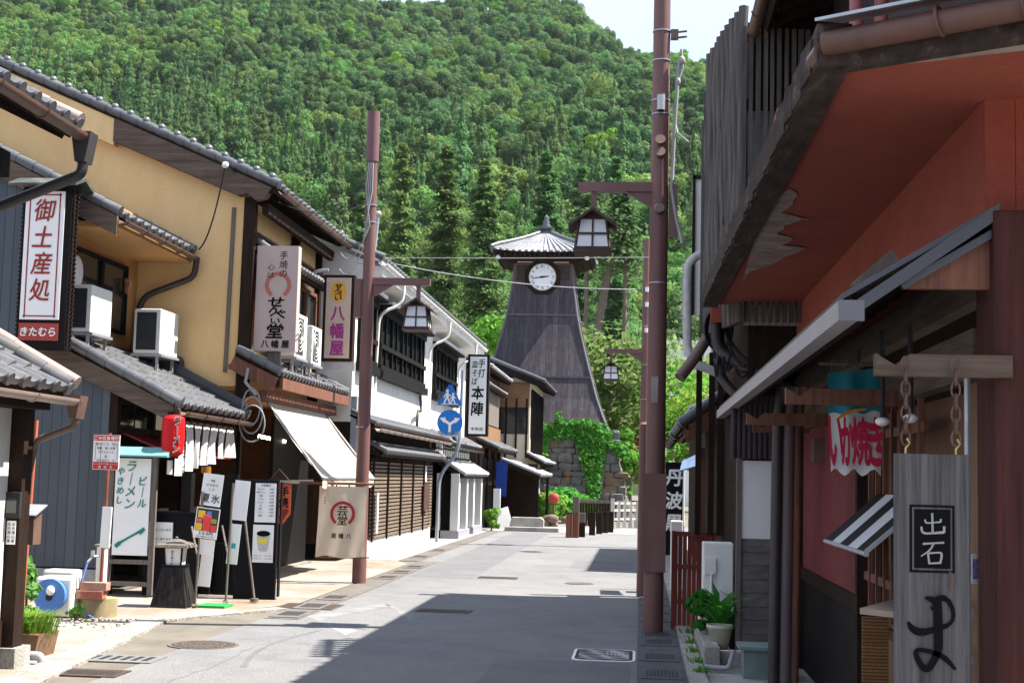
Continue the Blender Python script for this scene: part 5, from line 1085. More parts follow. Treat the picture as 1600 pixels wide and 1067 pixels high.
# flaked patches where the paint has come off
mb = MB(); px = [(1160,440),(1172,424),(1205,415),(1236,398),(1262,388),(1243,385),(1222,384),(1240,373),(1215,366),(1228,352),(1252,343),(1266,344),(1240,337),(1221,333),(1237,322),(1246,300),(1234,296),(1226,300),(1205,318),(1180,370)]
pj_ = []; r_ = random.Random(4)
for (u0,v0),(u1,v1) in zip(px[:-3],px[1:-2]):
    for k in range(5): t = k/5; pj_.append((u0+(u1-u0)*t+(0 if v0 > 420 else 6*(r_.random()-.5)), v0+(v1-v0)*t))
mb.poly([PZ(u,v,3.125) for u, v in pj_+px[-3:]]); mb.build('flaked_plaster', mat('bare_plaster', (.30,.25,.22), .95, .25, 6, dirt=(.16,.10,.08), dscale=5, dlo=.45, dhi=.7), F_); mb = MB()
E0 = V((.72,5.36,0)); ED = V((.86,-.52,0)).normalized(); EN = V((.52,.86,0)).normalized(); ew = lambda s_, w_, z: tuple(E0+ED*s_+EN*w_+V((0,0,z)))
n = 30; r_ = random.Random(1); lo_ = [ew(2.9*i/n+.02, .012, 3.1245) for i in range(n+1)]; hi_ = [ew(2.9*i/n+.02, .05+.26*(i/n)**.8+.025*r_.random()*(i > 2), 3.1245) for i in range(n+1)]
for i in range(n): mb.poly([lo_[i], lo_[i+1], hi_[i+1], hi_[i]])
mb.build('flaked_plaster', mat('bare_plaster', (.3,.25,.22)), F_)
m_rot = mat('rotten_beam', (.05,.035,.03), .95, .5, 5, (3,.8,3), bump=.8, dirt=(.13,.11,.09), dscale=5, dlo=.56, dhi=.72)
mb = MB(); mb.beam((.70,5.28,3.19),(.60,12.8,3.19),.13,.16); r_ = random.Random(6)
for i in range(24): y = 5.4+7.2*i/24; x = .64-.1*(y-5.3)/7.5; mb.beam((x,y,3.18),(x-.01,y+.2+.08*r_.random(),3.18+.02*r_.random()),.03,.12+.04*r_.random())
mb.beam(ew(-.02,-.02,3.155),ew(3.0,-.02,3.165),.05,.11); mb.build('fascia_beam', m_rot, F_)
mb = MB(); mb.prism([ew(.03,-.06,3.235),(.60,12.8,3.265),(1.55,12.8,3.60),(1.7,6.4,3.60),(3.3,6.2,3.60),ew(3.0,-.14,3.25)], (0,0,.02)); mb.build('jetty_roof', mat('rusty_roof_sheet', (.22,.09,.06), .5, .3, 3, dirt=(.08,.05,.04), dscale=2), F_)
mb = MB(); mb.tube([ew(-.01,-.09,3.195), ew(1.2,-.10,3.21), ew(3.0,-.10,3.23)], .047, 12); mb.tube([ew(-.01,-.09,3.165), (.655,5.45,3.17)], .045, 10)
for q in (.42,.72,1.4): mb.tube([ew(q+.02*math.sin(t*.5),-.10-.055*math.sin(t),3.205+.055*math.cos(t)) for t in np.linspace(0,6.28,14)], .007, 5)
mb.build('gutter', mat('red_brown_gutter', (.125,.062,.048), .45, .3, 3, dirt=(.06,.04,.034), dscale=3), F_)
mb = MB(); mb.prism([ew(-.02,-.16,3.265), ew(3.0,-.20,3.30), ew(3.0,.1,3.36), ew(-.02,.1,3.33)], (0,0,.012)); mb.build('roof_edge_sheet', m_steel, F_)
mb = MB(); mb.box(1.62,8,6.3,12.3,3.4,6.0); mb.build('upper_wall', mat('dark_upper_boards', (.035,.025,.03), .7, .35, 5, (5,5,.5), stripe=(XA,.12,.12,.4), dirt=(.05,.035,.045), dscale=2), F_)
pent(F_, (1.0,3.0,5.62), 9.75, (4.6,3.0,7.2), 'roof', m_tile, m_wdk, knob=0, gut=m_gut)
for x in (1.18,1.32): pipe(F_, [(x,8.0,5.7),(x,8.0,3.6)], .04, mat('pink_pipe', (.30,.11,.10), .45, .1, 3))
mb = MB(); mb.prism([PY(1204,210,8.9),PY(1240,210,8.9),PY(1244,172,9.3),PY(1214,172,9.3)], (0,0,.012)); mb.build('loose_tile_sheet', mat('orange_sheet', (.40,.15,.07), .6, .2, 8), F_)
# lower canopy
cy0, cy1 = 5.62, 14.4
mb = MB(); mb.prism([(.78,cy0,2.30),(XR,cy0,2.66),(XR,cy0,2.635),(.78,cy0,2.275)], (0,cy1-cy0,0)); mb.build('canopy_roof', m_tiled, F_)
mb = MB()
for i in range(22): y = cy0+.1+(cy1-cy0-.2)*i/21; mb.beam((.84,y,2.28),(XR,y,2.585),.03,.045)
mb.box(.84,.87,cy0+.02,cy1,2.19,2.28); mb.build('canopy_rafters', m_wdk, F_)
m_lil = mat('lilac_grey_metal', (.36,.33,.34), .45, .1, 3, spec=.5)
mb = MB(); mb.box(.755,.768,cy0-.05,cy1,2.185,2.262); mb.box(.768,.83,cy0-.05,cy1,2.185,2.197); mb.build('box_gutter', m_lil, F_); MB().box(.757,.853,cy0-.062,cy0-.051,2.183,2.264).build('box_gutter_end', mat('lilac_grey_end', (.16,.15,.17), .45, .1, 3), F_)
m_grm = mat('grey_sheet_metal', (.07,.072,.082), .5, .15, 4)
mb = MB(); mb.beam((.835,cy0-.03,2.245),(1.345,cy0-.03,2.605),.06,.045,(0,0,1)); mb.beam((1.0,cy0-.015,2.325),(1.345,cy0-.015,2.535),.04,.03,(0,0,1)); mb.build('verge_trim', m_grm, F_)
mb = MB(); mb.prism([(1.02,cy0,2.32),(1.36,cy0,2.32),(1.36,cy0,2.53),(1.10,cy0,2.375)], (0,.04,0)); mb.build('gable_board', m_wred, F_)
mb = MB(); mb.beam((.88,6.0,2.37),(1.04,6.0,2.51),.06,.05); mb.build('loose_beam', m_wgry, F_)
# pillar, lintels, brackets
mb = MB(); mb.box(1.34,1.72,5.55,5.85,0,2.62); mb.build('pillar', m_wpil, F_, .01)
mb = MB(); mb.box(1.34,1.42,5.9,13,2.0,2.2); mb.box(1.36,1.44,5.9,13,2.32,2.5); mb.build('lintel', m_wgryh, F_)
for k, (y, x0, col) in enumerate([(5.52,.89,m_wgryh),(7.6,.76,m_wred),(10.4,.76,m_wred),(11.9,.92,m_wred)]):
    mb = MB(); mb.prism([(x0,y,1.97),(1.40,y,1.97),(1.40,y,2.055),(x0+.13,y,2.055),(x0+.075,y,2.01),(x0,y,2.055)], (0,.06,0)); mb.build('bracket_beam', col, F_)
mb = MB(); mb.box(1.385,1.46,9.1,13,0,.78); mb.build('lower_boards', m_wblk, F_)
mb = MB(); mb.box(1.36,1.40,9.1,12.4,.76,.86); mb.beam((1.40,9.15,0),(1.40,9.15,2.2),.09,.09); mb.beam((1.41,12.35,0),(1.41,12.35,2.2),.1,.1); mb.build('sill_beam', m_wdk, F_)
mb = MB()
for i in range(7): y = 7.3+.26*i; mb.beam((1.40,y,.8),(1.40,y,2.0),.03,.03)
for z in (1.0,1.4,1.85): mb.beam((1.41,7.2,z),(1.41,9.1,z),.03,.05)
mb.build('window_lattice', m_wred, F_)
mb = MB(); mb.box(1.52,1.56,5.9,9.1,.7,2.0); mb.build('window_backing', mat('warm_dark_shoji', (.14,.07,.04), .7, .2, 3), F_)
mb = MB(); mb.box(1.40,1.5,5.86,9.1,0,.7); mb.box(1.42,1.47,5.9,6.4,.0,2.0); mb.build('door', mat('brown_door', (.16,.085,.045), .6, .2, 3, (5,5,.5)), F_)
mb = MB(); 
for z in (.86,1.05): mb.beam((1.34,5.95,z),(1.34,6.5,z),.02,.03)
mb.cyl((1.31,5.88,0),(1.31,5.88,2.0),.012); mb.build('door_trim', m_steel, F_)
for k, (x, y) in enumerate([(1.16,7.0),(1.22,6.6),(1.2,8.0)]):
    b = thing('round_lamp', ['white round lamp under the canopy, left of the chain','white round lamp under the canopy, between the chains','white round lamp farthest in under the canopy'][k], 'lamp', (x,y,1.9), 'lamps under the canopy')
    MB().ball((x,y,1.86),(.035,.035,.022)).build('globe', m_whtp, b); MB().cyl((x,y,1.88),(x,y,2.3),.012).build('stem', m_irondk, b)
# downpipes
for u, m, r in ((1214,m_gutd,.045),(1232,mat('mauve_pipe', (.12,.085,.09), .5, .12, 3),.05),(1246,m_wred,.035)):
    p = PY(u,850,11.2); pipe(F_, [(p.x+.03,11.2,2.3),(p.x,11.2,2.0),(p.x-.02,11.2,0)], r, m)
# hanging wooden signboard
B_ = thing('hanging_signboard', 'long weathered wooden signboard with black brush writing hung on two chains', 'sign board', (1.09,5.5,1.2)); y = 5.47; x0, x1, zt = .952, 1.222, 1.675
MB().box(x0,x1,y,y+.035,.45,zt).build('board', mat('silver_board', (.105,.097,.096), .9, .6, 3, (16,16,.5), bump=.6, dirt=(.05,.043,.042), dscale=1.3, dlo=.5, dhi=.75), B_, .004)
for u in (.995,1.18):
    ch = MB()
    for i in range(7):
        z = zt+.06+.046*i; a = (i % 2)*math.pi/2
        ch.tube([(u+.016*math.cos(t)*math.cos(a), y+.015+.016*math.cos(t)*math.sin(a), z+.03*math.sin(t)) for t in np.linspace(0,6.28,13)], .0045, 5)
    ch.build('chain', mat('rusty_chain', (.12,.07,.055), .7, .3, 9), B_)
    ch = MB(); ch.tube([(u,y+.015,zt-.005),(u,y+.015,zt+.02),(u+.015,y+.015,zt+.04),(u+.004,y+.015,zt+.058)], .0045, 6); ch.build('hook', mat('brass', (.5,.38,.15), .35, .1, 5, metal=.8), B_)
bk = MB(); cx_ = 1.088; z0, z1 = 1.235, 1.485; bk.box(cx_-.082,cx_+.082,y-.003,y-.001,z0,z1); bk.build('seal_frame', m_ink, B_)
bk = MB(); bk.box(cx_-.073,cx_+.073,y-.0045,y-.003,z0+.009,z1-.009); bk.build('seal_inset', MATS['silver_board'], B_)
bk = MB(); bk.box(cx_-.066,cx_+.066,y-.006,y-.0045,z0+.016,z1-.016); bk.build('seal_field', m_ink, B_)
bk = MB(); k = .085; C1 = (cx_,y-.0065,z1-.072); C2 = (cx_,y-.0065,z0+.07)
for pts, ws in (([(-.02,.5),(0,.1),(.0,-.38)],[.10,.09,.10]),([(-.32,.22),(-.3,.05),(0,.08),(.34,.12)],[.08,.08,.06,.08]),([(.36,.25),(.34,.1)],[.09,.07]),([(-.48,-.1),(-.44,-.4),(0,-.38),(.5,-.32)],[.10,.10,.09,.12]),([(.5,-.06),(.5,-.34)],[.11,.10])): brush(bk, pts, ws, C1, XA, ZA, k)
for pts, ws in (([(-.42,.42),(0,.46),(.5,.5)],[.10,.07,.09]),([(.05,.46),(-.1,.15),(-.5,-.12)],[.09,.08,.05]),([(-.2,.02),(-.14,-.45)],[.09,.09]),([(-.18,.02),(.2,.06),(.42,.06),(.32,-.42)],[.08,.07,.10,.09]),([(-.14,-.42),(.34,-.38)],[.08,.08])): brush(bk, pts, ws, C2, XA, ZA, k)
bk.build('seal_lettering', mat('pale_letter', (.33,.31,.28), .9, .2, 20), B_)
bk = MB(); C3 = (1.085,y-.002,PY(1450,985,y).z); k = .195
for pts, ws in (([(-.12,.62),(.0,.60),(.12,.52),(.06,.44),(-.02,.42)], [.05,.12,.14,.10,.06]), ([(.08,.60),(.22,.64),(.30,.58)], [.10,.12,.08]), ([(.30,.60),(.40,.42),(.40,.22),(.28,.10),(.14,.04)], [.09,.08,.07,.07,.06]), ([(-.44,.16),(-.38,.04),(-.22,-.04),(.02,.02),(.30,.12)], [.05,.13,.15,.11,.08]), ([(.10,.60),(.12,.30),(.12,0),(.13,-.25),(.10,-.45)], [.16,.17,.17,.17,.14]), ([(.12,-.36),(.02,-.60),(-.10,-.74),(-.22,-.62),(-.30,-.44),(-.28,-.36),(-.12,-.36),(.10,-.42),(.26,-.50),(.44,-.70)], [.14,.13,.13,.11,.10,.09,.08,.10,.11,.05])): brush(bk, pts, ws, C3, XA, ZA, k)
bk.build('lettering', m_ink, B_)
mb = MB(); mb.prism([(1.148,y-.006,1.24),(1.158,y-.006,1.24),(1.153,y-.006,1.165)], (0,.004,0)); mb.build('rust_nail', m_wred, B_)
# fabric banner, turquoise and white with crimson letters
Q = thing('shop_banner', 'turquoise and white cloth banner with crimson letters under the canopy', 'banner', (1.03,7.2,1.8)); y = 7.95; nx_, nz_ = 14, 12; bx0, bx1, bz1, bz0 = PY(1293,650,y).x, PY(1381,650,y).x, PY(1340,583,y).z, PY(1340,738,y).z
def bf(i, j): t = j/nz_; s = i/nx_; return (bx0+(bx1-bx0)*s+.03*t*(.5-s)*1.2, y+.022*math.sin(i*.9)+.015*math.sin(i*.5+j*.4), bz1-(bz1-bz0)*t+.02*math.sin(i*1.2)*t+.03*s*(1-t))
for nm_, j0, j1, mm in (('turquoise_cloth',0,5,mat('turquoise_cloth', (.03,.26,.33), .8, .12, 10, transl=.3)),('white_cloth_part',5,12,m_cloth)):
    mb = MB(); mb.add([bf(i,j) for j in range(j0,j1+1) for i in range(nx_+1)], [(j*(nx_+1)+i, j*(nx_+1)+i+1, (j+1)*(nx_+1)+i+1, (j+1)*(nx_+1)+i) for j in range(j1-j0) for i in range(nx_)], 0, True); mb.build(nm_, mm, Q)
mb = MB(); yy = y-.045
for ch, x, wd in (('い',.13,.07),('か',.33,.065),('焼',.57,.095),('き',.83,.075)): put(mb, ch, (bx0+(bx1-bx0)*x,yy,bz0+.17), XA, ZA, .1, .05, fit=(wd,.25), skew=-.04)
mb.build('lettering', mat('crimson_print', (.50,.015,.06), .8, .08, 9), Q)
mb = MB(); brush(mb, [(bx0+.04,bz0+.28),(bx0+.10,bz0+.33),(bx0+.2,bz0+.345)], [.012,.02,.012], (0,yy,0), XA, ZA, 1); mb.build('orange_stripe', mat('orange_print', (.7,.28,.04), .8), Q)
mb = MB(); mb.cyl((bx0-.05,y,bz1+.05),(bx1+.05,y,bz1+.05),.01)
for x in (.05,.3,.55,.9): mb.tube([(bx0+(bx1-bx0)*x,y,bz1),(bx0+(bx1-bx0)*x+.01,y-.01,bz1+.07)], .006, 4)
mb.build('rod', m_wgry, Q)
# striped little awning, shelf, wicker, papers
W_ = thing('window_awning', 'small black and white striped awning beside the hanging signboard', 'awning', (1.2,7.0,1.2)); p = PY(1346,862,7.0); 
for i in range(5):
    mb = MB(); y0 = 7.0+.30*i; mb.prism([(p.x+.02,y0,p.z),(XR,y0,p.z+.27),(XR,y0,p.z+.255),(p.x+.02,y0,p.z-.012)], (0,.30,0)); mb.build('stripe', mat('stripe_white', (.50,.50,.52), .7, .1, 4) if i % 2 else m_wblk, W_)
mb = MB(); mb.cyl((p.x+.02,6.98,p.z-.01),(p.x+.02,8.5,p.z-.01),.012); mb.beam((p.x+.02,7.0,p.z),(XR,7.0,p.z+.26),.02,.02); mb.build('frame', m_steel, W_)
mb = MB(); mb.prism([(1.10,7.3,.915),(1.40,7.0,.915),(1.40,8.0,.915)], (0,0,.03)); one('wall_shelf', mb, mat('pale_plank', (.34,.26,.2), .8, .2, 3), 'pale pointed wooden shelf left of the hanging signboard', 'shelf')
mb = MB(); mb.beam((1.30,7.6,.42),(1.34,7.6,.86),.02,.32,(0,1,0)); mb = MB(); mb.box(1.22,1.36,8.0,8.03,.42,.84); one('wicker_panel', mb, mat('wicker', (.30,.15,.06), .9, .35, 70, bump=.9, stripe=(ZA,.018,.4,.4)), 'brown woven wicker mat hanging under the shelf', 'wicker mat')
mb = MB(); fa, fb = PY(1518,865,5.9), PY(1531,912,5.9); mb.box(fa.x,fb.x,5.9,5.906,fb.z,fa.z); g = one('small_flyer', mb, m_whtp, 'small white flyer on the door beside the red pillar', 'flyer')
mb = MB(); mb.box(fa.x+.004,fb.x-.004,5.897,5.9,fb.z+.02,fa.z-.02); mb.build('picture', mat('flyer_blue', (.25,.22,.45), .6, .5, 60), g)
mb = MB(); mb.box(1.385,1.39,10.9,11.1,1.72,1.9); mb.box(1.30,1.385,10.9,11.1,1.72,1.9); one('meter_box', mb, m_gut, 'brown electric meter box on the red wall', 'meter box', bevel=.01)
mb = MB(); mb.box(.92,1.3,8.7,9.2,.0,.265); one('blue_box', mb, mat('blue_plastic', (.10,.28,.42), .5, .1, 4), 'blue box at the foot of the red wall, bottom edge of view', 'box', bevel=.02)

# ================================================================== G: grey boarded house
G_ = thing('slatted_house', 'dark house with tall weathered timber slat screen and white lower wall panel', 'house', (3,16,0)); XG = .90
mb = MB(); mb.box(.86,1.42,12.42,12.5,1.02,1.74); mb.build('white_panel', mat('panel_white_plaster', (.74,.73,.72), .85, .05, 2, dirt=(.62,.60,.57), dscale=1.5), G_)  # the panel's own near-white plaster with slightly greyer blotches
mb = MB()
for i in range(9): mb.beam((.855,12.44+.008*(i%2),.10+.115*i),(1.4,12.44+.008*(i%2),.10+.115*i),.04,.112)
mb.build('grey_siding', mat('grey_siding', (.13,.115,.11), .9, .3, 4, (1,1,3), dirt=(.24,.21,.19), dscale=2.5, dlo=.55), G_)
mb = MB(); mb.box(.83,.87,12.40,12.5,0,2.3); mb.build('edge_board', m_wgry, G_)
mb = MB()
for i in range(14): mb.cyl((.80+.045*i,12.4,1.76),(.80+.045*i,12.4,2.3),.026,.026,8)
mb.build('corrugated_strip', mat('dark_corrugated', (.05,.04,.045), .6, .3, 4), G_)
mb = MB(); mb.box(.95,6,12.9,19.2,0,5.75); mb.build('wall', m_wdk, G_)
pent(G_, (1.02,12.7,5.6), 6.65, (4.6,12.7,7.15), 'roof', m_tile, m_wdk)
# slat screen
m_slat = mat('silver_slat', (.105,.094,.086), .9, .4, 4, (10,10,.5), bump=.5, dirt=(.055,.05,.05), dscale=1.6)
Ss = MB(); r_ = random.Random(8)
for i in range(10):
    x = .865+.062*i; w_ = .034+.012*r_.random(); zt = 5.60-.004*i
    Ss.beam((x,12.5,2.95),(x+.01*(r_.random()-.5),12.5+.01*r_.random(),zt-.5*r_.random()*0),w_,.03,(0,1,0))
Ss.build('slat', m_slat, G_)
Ss = MB(); z_far = PY(1103,85,13.7).z
for i in range(9):
    t = i/8; x, y = .85-.235*t, 12.55+1.15*t; zt = 5.8+(z_far-5.8)*t
    Ss.tube([(x+.012*math.sin(q*2.3+i),y,2.95+(zt-2.95)*q/6) for q in range(7)], .04+.012*r_.random(), 5)
for i in range(3): Ss.beam((.60-.012*i,13.75+.1*i,3.0),(.60-.012*i,13.75+.1*i,z_far-.25*i-.1),.04,.05)
Ss.build('side_slat', m_slat, G_)
mb = MB()
for z in (3.95,4.9,5.6): mb.beam((.84,12.56,z),(1.5,12.56,z),.04,.1); mb.beam((.84,12.6,z),(.62,13.7,z),.04,.08)
mb.build('rail', m_wdk, G_)
mb = MB()
for i in range(11): mb.box(.90+.058*i,.90+.058*i+.05,12.75,12.77+.006*(i%2),2.95,4.88)
mb.box(.90,1.56,12.74,12.78,4.88,4.92); mb.build('grey_sheet', mat('pale_grey_sheet', (.36,.36,.365), .7, .12, 3), G_)
p0, p1 = PY(1087,280,19.0), PY(1100,492,19.0); mb = MB(); mb.box(p0.x,p1.x+.1,19.0,19.1,p1.z,p0.z); mb.build('pale_end_panel', m_wht, G_)
mb = MB(); mb.box(p0.x-.035,p0.x+.0,18.97,19.12,p1.z,p0.z+.04); mb.box(p0.x-.035,p1.x+.1,18.97,19.12,p0.z,p0.z+.05); mb.build('pale_panel_trim', m_wdk, G_)
pent(G_, (.44,15.3,2.12), 4.1, (1.0,15.3,2.52), 'pent_roof', m_tile, m_wred, gut=m_gutd, vr=.06)
mb = MB(); mb.box(.86,.95,12.95,19.2,0,2.3); mb.build('street_boards', m_wdk, G_)
mb = MB(); mb.prism([(.46,15.25,2.06),(.95,15.25,2.42),(.95,15.25,2.25),(.5,15.25,1.95)], (0,.04,0)); mb.build('barge_board', m_wred, G_)
mb = MB()
for u, m_ in ((1092,0),(1112,0),(1126,0)): p = PY(u,640,15.0); mb.beam((p.x,15.0,1.0),(p.x,15.0,2.9),.06,.06)
mb.build('post', m_wdk, G_)
mb = MB(); mb.tube(fillet([PY(1150,575,14.3),PY(1110,520,14.2),PY(1085,560,14.0),PY(1062,590,13.9)],.1), .06, 8); mb.build('grey_gutter_end', m_gut, G_)
pw = [PY(1118,395,14.4),PY(1090,398,14.4),PY(1075,412,14.4),PY(1073,450,14.4),PY(1074,545,14.4),PY(1084,568,14.4),PY(1120,582,14.4)]
mb = MB(); mb.tube(fillet(pw,.1), .045, 10); r_ = random.Random(3)
for i in range(16): p = PY(1073+2*(r_.random()-.5),415+85*i/16,14.4); mb.tube([p, p+V((-.05-.03*r_.random(),-.02,-.02))], [.02,.004], 5)
mb.build('wrapped_pipe', mat('pipe_wrap', (.50,.49,.47), .85, .2, 12, bump=.6), G_)
cb = thing('cable_bundle', 'tangle of black cables below the eave of the slatted house', 'cable', (.75,13.2,3)); mb = MB(); r_ = random.Random(14)
for i in range(9):
    a, b = PY(1112+20*r_.random(),470+20*r_.random(),13.2), PY(1115+90*r_.random(),555+25*r_.random(),12.9); mb.tube(sag(a,b,.12+.25*r_.random()), .010+.006*r_.random(), 5)
for i in range(4): mb.tube([(.70+.10*math.sin(t)*(1+.1*i),13.2-.03*i,2.95+.20*math.cos(t)) for t in np.linspace(.3,5.5,16)], .009, 5)
mb.build('cable', m_cable, cb); mb = MB(); mb.tube(fillet([PY(1118,500,13.1),PY(1120,545,13.1),PY(1160,575,13),PY(1240,600,12.8)],.1), .05, 9); mb.tube(fillet([PY(1122,560,13.1),PY(1126,590,13.1),PY(1170,640,13),PY(1200,668,12.9)],.1), .045, 9); mb.build('bent_duct', m_gutd, cb)
mb = MB(); mb.box(.62,.75,13.0,13.1,3.0,3.14); mb.build('junction_box', m_redst, cb)
ac_unit(.585,.86,13.2,13.5,.46,1.0,'old beige air conditioner standing behind the potted plant','none',0)
mb = MB(); mb.box(.60,.70,13.17,13.195,.72,.86); mb.cyl((.66,13.17,.55),(.66,13.17,.72),.012); mb.box(.56,.9,13.15,13.6,.26,.46); mb.tube([(.74,13.17,.6),(.8,13.14,.55),(.9,13.2,.56)], .015, 6); one('unit_pipe_cover', mb, m_ac, 'pale pipe cover and plinth at the beige air conditioner', 'pipe cover')
Fn = thing('red_fence', 'narrow red painted plank fence panel beside the brown pole', 'fence', (.6,15.2,0)); mb = MB(); x0, x1, y = .365, .80, 15.2
for i in range(9): x = x0+(x1-x0)*i/9; mb.box(x,x+(x1-x0)/9-.006,y,y+.018,.03,1.01)
m_fr = mat('fence_red', (.23,.045,.028), .65, .2, 5, (5,5,.6)); mb.build('plank', m_fr, Fn); mb = MB()
for z in (.30,.66,1.0): mb.box(x0-.01,x1+.02,y-.025,y-.001,z-.025,z+.025)
mb.box(x0-.02,x0+.02,y-.02,y+.03,0,1.03); mb.build('rail', m_fr, Fn)
# planter kerb and pot
mb = MB(); mb.box(.55,.68,12.0,14.2,0,.20); mb.box(.68,.9,12.2,12.35,0,.14); one('stone_edging', mb, m_conc2, 'low grey stone edging in front of the beige unit', 'edging', bevel=.01)
mb = MB(); mb.box(.84,1.16,11.55,11.85,.0,.24); mb.box(.80,1.2,11.5,11.9,.24,.265); one('drain_box', mb, mat('teal_grey_slab', (.16,.22,.21), .8, .25, 4), 'low grey box with teal slab top below the white panel', 'box')
mb = MB(); mb.tube(fillet([(.55,11.9,.05),(.74,11.85,.05),(.76,11.85,.12),(.78,11.85,.2)],.04), .02, 8); one('plastic_pipe', mb, m_pvc, 'thin grey plastic pipe along the right kerb', 'pipe')
Pt = thing('potted_plant', 'broad leaved green plant in a cream flowerpot by the stone edging', 'potted plant', (.70,12.5,.0)); MB().lathe((.70,12.45,.14), [(.0,0),(.07,0),(.105,.17),(.115,.17),(.115,.2),(.1,.2),(.095,.16),(0,.15)], 20).build('pot', mat('cream_pot', (.58,.57,.46), .6, .1, 4), Pt)
# black shop banner
Bn = thing('shop_banner', 'black vertical banner with white brush characters past the red fence', 'banner', (.45,20.6,1)); y = 20.6; p0, p1 = PY(1040,722,y), PY(1066,840,y)
mb = MB(); mb.box(p0.x,p1.x,y,y+.01,p1.z-.25,p0.z); mb.build('cloth', m_blackp, Bn); mb = MB(); vtext(mb, '丹波黒', ((p0.x+p1.x)/2,y-.001,p0.z-.06), XA, ZA, .26, .32, bold=.035, skew=.1); mb.build('lettering', m_whtp, Bn); MB().cyl((p1.x+.015,y,0),(p1.x+.015,y,p0.z+.05),.012).build('pole', m_whtp, Bn)
mb = MB(); a, b, c_, d_ = PY(1062,735,19.6), PY(1066,720,20.4), PY(1108,700,20.4), PY(1106,722,19.6); mb.prism([a,b,c_,d_], (0,0,-.015)); one('blue_tarpaulin', mb, mat('tarp_blue', (.10,.15,.26), .6, .15, 4), 'dark blue sheet roof above the black banner', 'sheet')
mb = MB(); mb.box(.44,.6,20.0,20.3,0,1.0); one('white_cabinet', mb, m_ac, 'pale cabinet partly hidden behind the red fence', 'cabinet', bevel=.01)
# far right low houses
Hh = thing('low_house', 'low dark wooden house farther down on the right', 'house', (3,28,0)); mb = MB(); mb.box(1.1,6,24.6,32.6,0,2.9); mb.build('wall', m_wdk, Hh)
pent(Hh, (.85,24.5,2.72), 8.0, (3.6,24.5,4.0), 'roof', m_tile, m_wdk)
Hh = thing('low_house', 'set back brown house wall behind the black banner', 'house', (4,21,0)); mb = MB(); mb.box(1.5,6,19.4,24.3,0,2.0); mb.build('wall', m_wred, Hh)
mb = MB(); mb.prism([(1.3,19.3,2.0),(6.2,19.3,2.0),(4,19.3,2.9)], (0,5.1,0)); mb.build('roof', m_tiled, Hh)
mb = MB(); mb.box(.80,.88,19.3,19.36,0,2.0); mb.box(.88,1.5,19.32,19.36,0,1.9); one('board_partition', mb, m_wred, 'brown board partition behind the red fence', 'partition')
# ================================================================== foliage
def leafmat(name, col, var=.3, transl=.4, rnd=.28, hue=.025):
    m = bpy.data.materials.new(name); m.use_nodes = True; n = m.node_tree; N, L = n.nodes, n.links; b = N['Principled BSDF']; b.inputs['Roughness'].default_value = .75; b.inputs['Specular IOR Level'].default_value = .12
    oi = N.new('ShaderNodeObjectInfo'); z = N.new('ShaderNodeTexNoise'); z.inputs['Scale'].default_value = 1.1; z.inputs['Detail'].default_value = 3
    tcn = N.new('ShaderNodeTexCoord'); L.new(tcn.outputs['Object'], z.inputs['Vector'])
    a = N.new('ShaderNodeMath'); a.operation = 'MULTIPLY_ADD'; a.inputs[1].default_value = rnd*2; a.inputs[2].default_value = 1-rnd; L.new(oi.outputs['Random'], a.inputs[0])
    c = N.new('ShaderNodeMath'); c.operation = 'MULTIPLY_ADD'; c.inputs[1].default_value = var*3; c.inputs[2].default_value = 1-var*1.5; L.new(z.outputs['Fac'], c.inputs[0])
    d = N.new('ShaderNodeMath'); d.operation = 'MULTIPLY'; L.new(a.outputs[0], d.inputs[0]); L.new(c.outputs[0], d.inputs[1])
    hs = N.new('ShaderNodeHueSaturation'); hs.inputs['Color'].default_value = (*col, 1); L.new(d.outputs[0], hs.inputs['Value'])
    w_ = N.new('ShaderNodeTexWhiteNoise'); w_.noise_dimensions = '1D'; L.new(oi.outputs['Random'], w_.inputs['W'])
    h = N.new('ShaderNodeMath'); h.operation = 'MULTIPLY_ADD'; h.inputs[1].default_value = hue*2; h.inputs[2].default_value = .5-hue; L.new(w_.outputs['Value'], h.inputs[0]); L.new(h.outputs[0], hs.inputs['Hue'])
    L.new(hs.outputs[0], b.inputs['Base Color']); tr = N.new('ShaderNodeBsdfTranslucent'); L.new(hs.outputs[0], tr.inputs['Color'])
    ms = N.new('ShaderNodeMixShader'); ms.inputs[0].default_value = transl; L.new(b.outputs[0], ms.inputs[1]); L.new(tr.outputs[0], ms.inputs[2]); L.new(ms.outputs[0], N['Material Output'].inputs[0])
    return m
l_con = leafmat('cedar_leaf', (.105,.195,.062)); l_brd = leafmat('broad_leaf', (.14,.245,.062), hue=.035); l_dk = leafmat('dark_evergreen_leaf', (.095,.175,.062)); l_lime = leafmat('fresh_leaf', (.14,.28,.035), rnd=.2)
l_pine = leafmat('pine_leaf', (.17,.26,.075), rnd=.15); l_ivy = leafmat('ivy_leaf', (.10,.26,.035), rnd=.1); l_red = leafmat('maple_leaf', (.26,.075,.04), rnd=.2); l_pot = leafmat('pot_leaf', (.05,.17,.02), rnd=.1)
l_old = leafmat('old_cedar_leaf', (.105,.20,.058), var=.35, rnd=.2)
m_bark = mat('bark', (.14,.105,.08), .95, .3, 4, (3,3,.6), bump=.6)
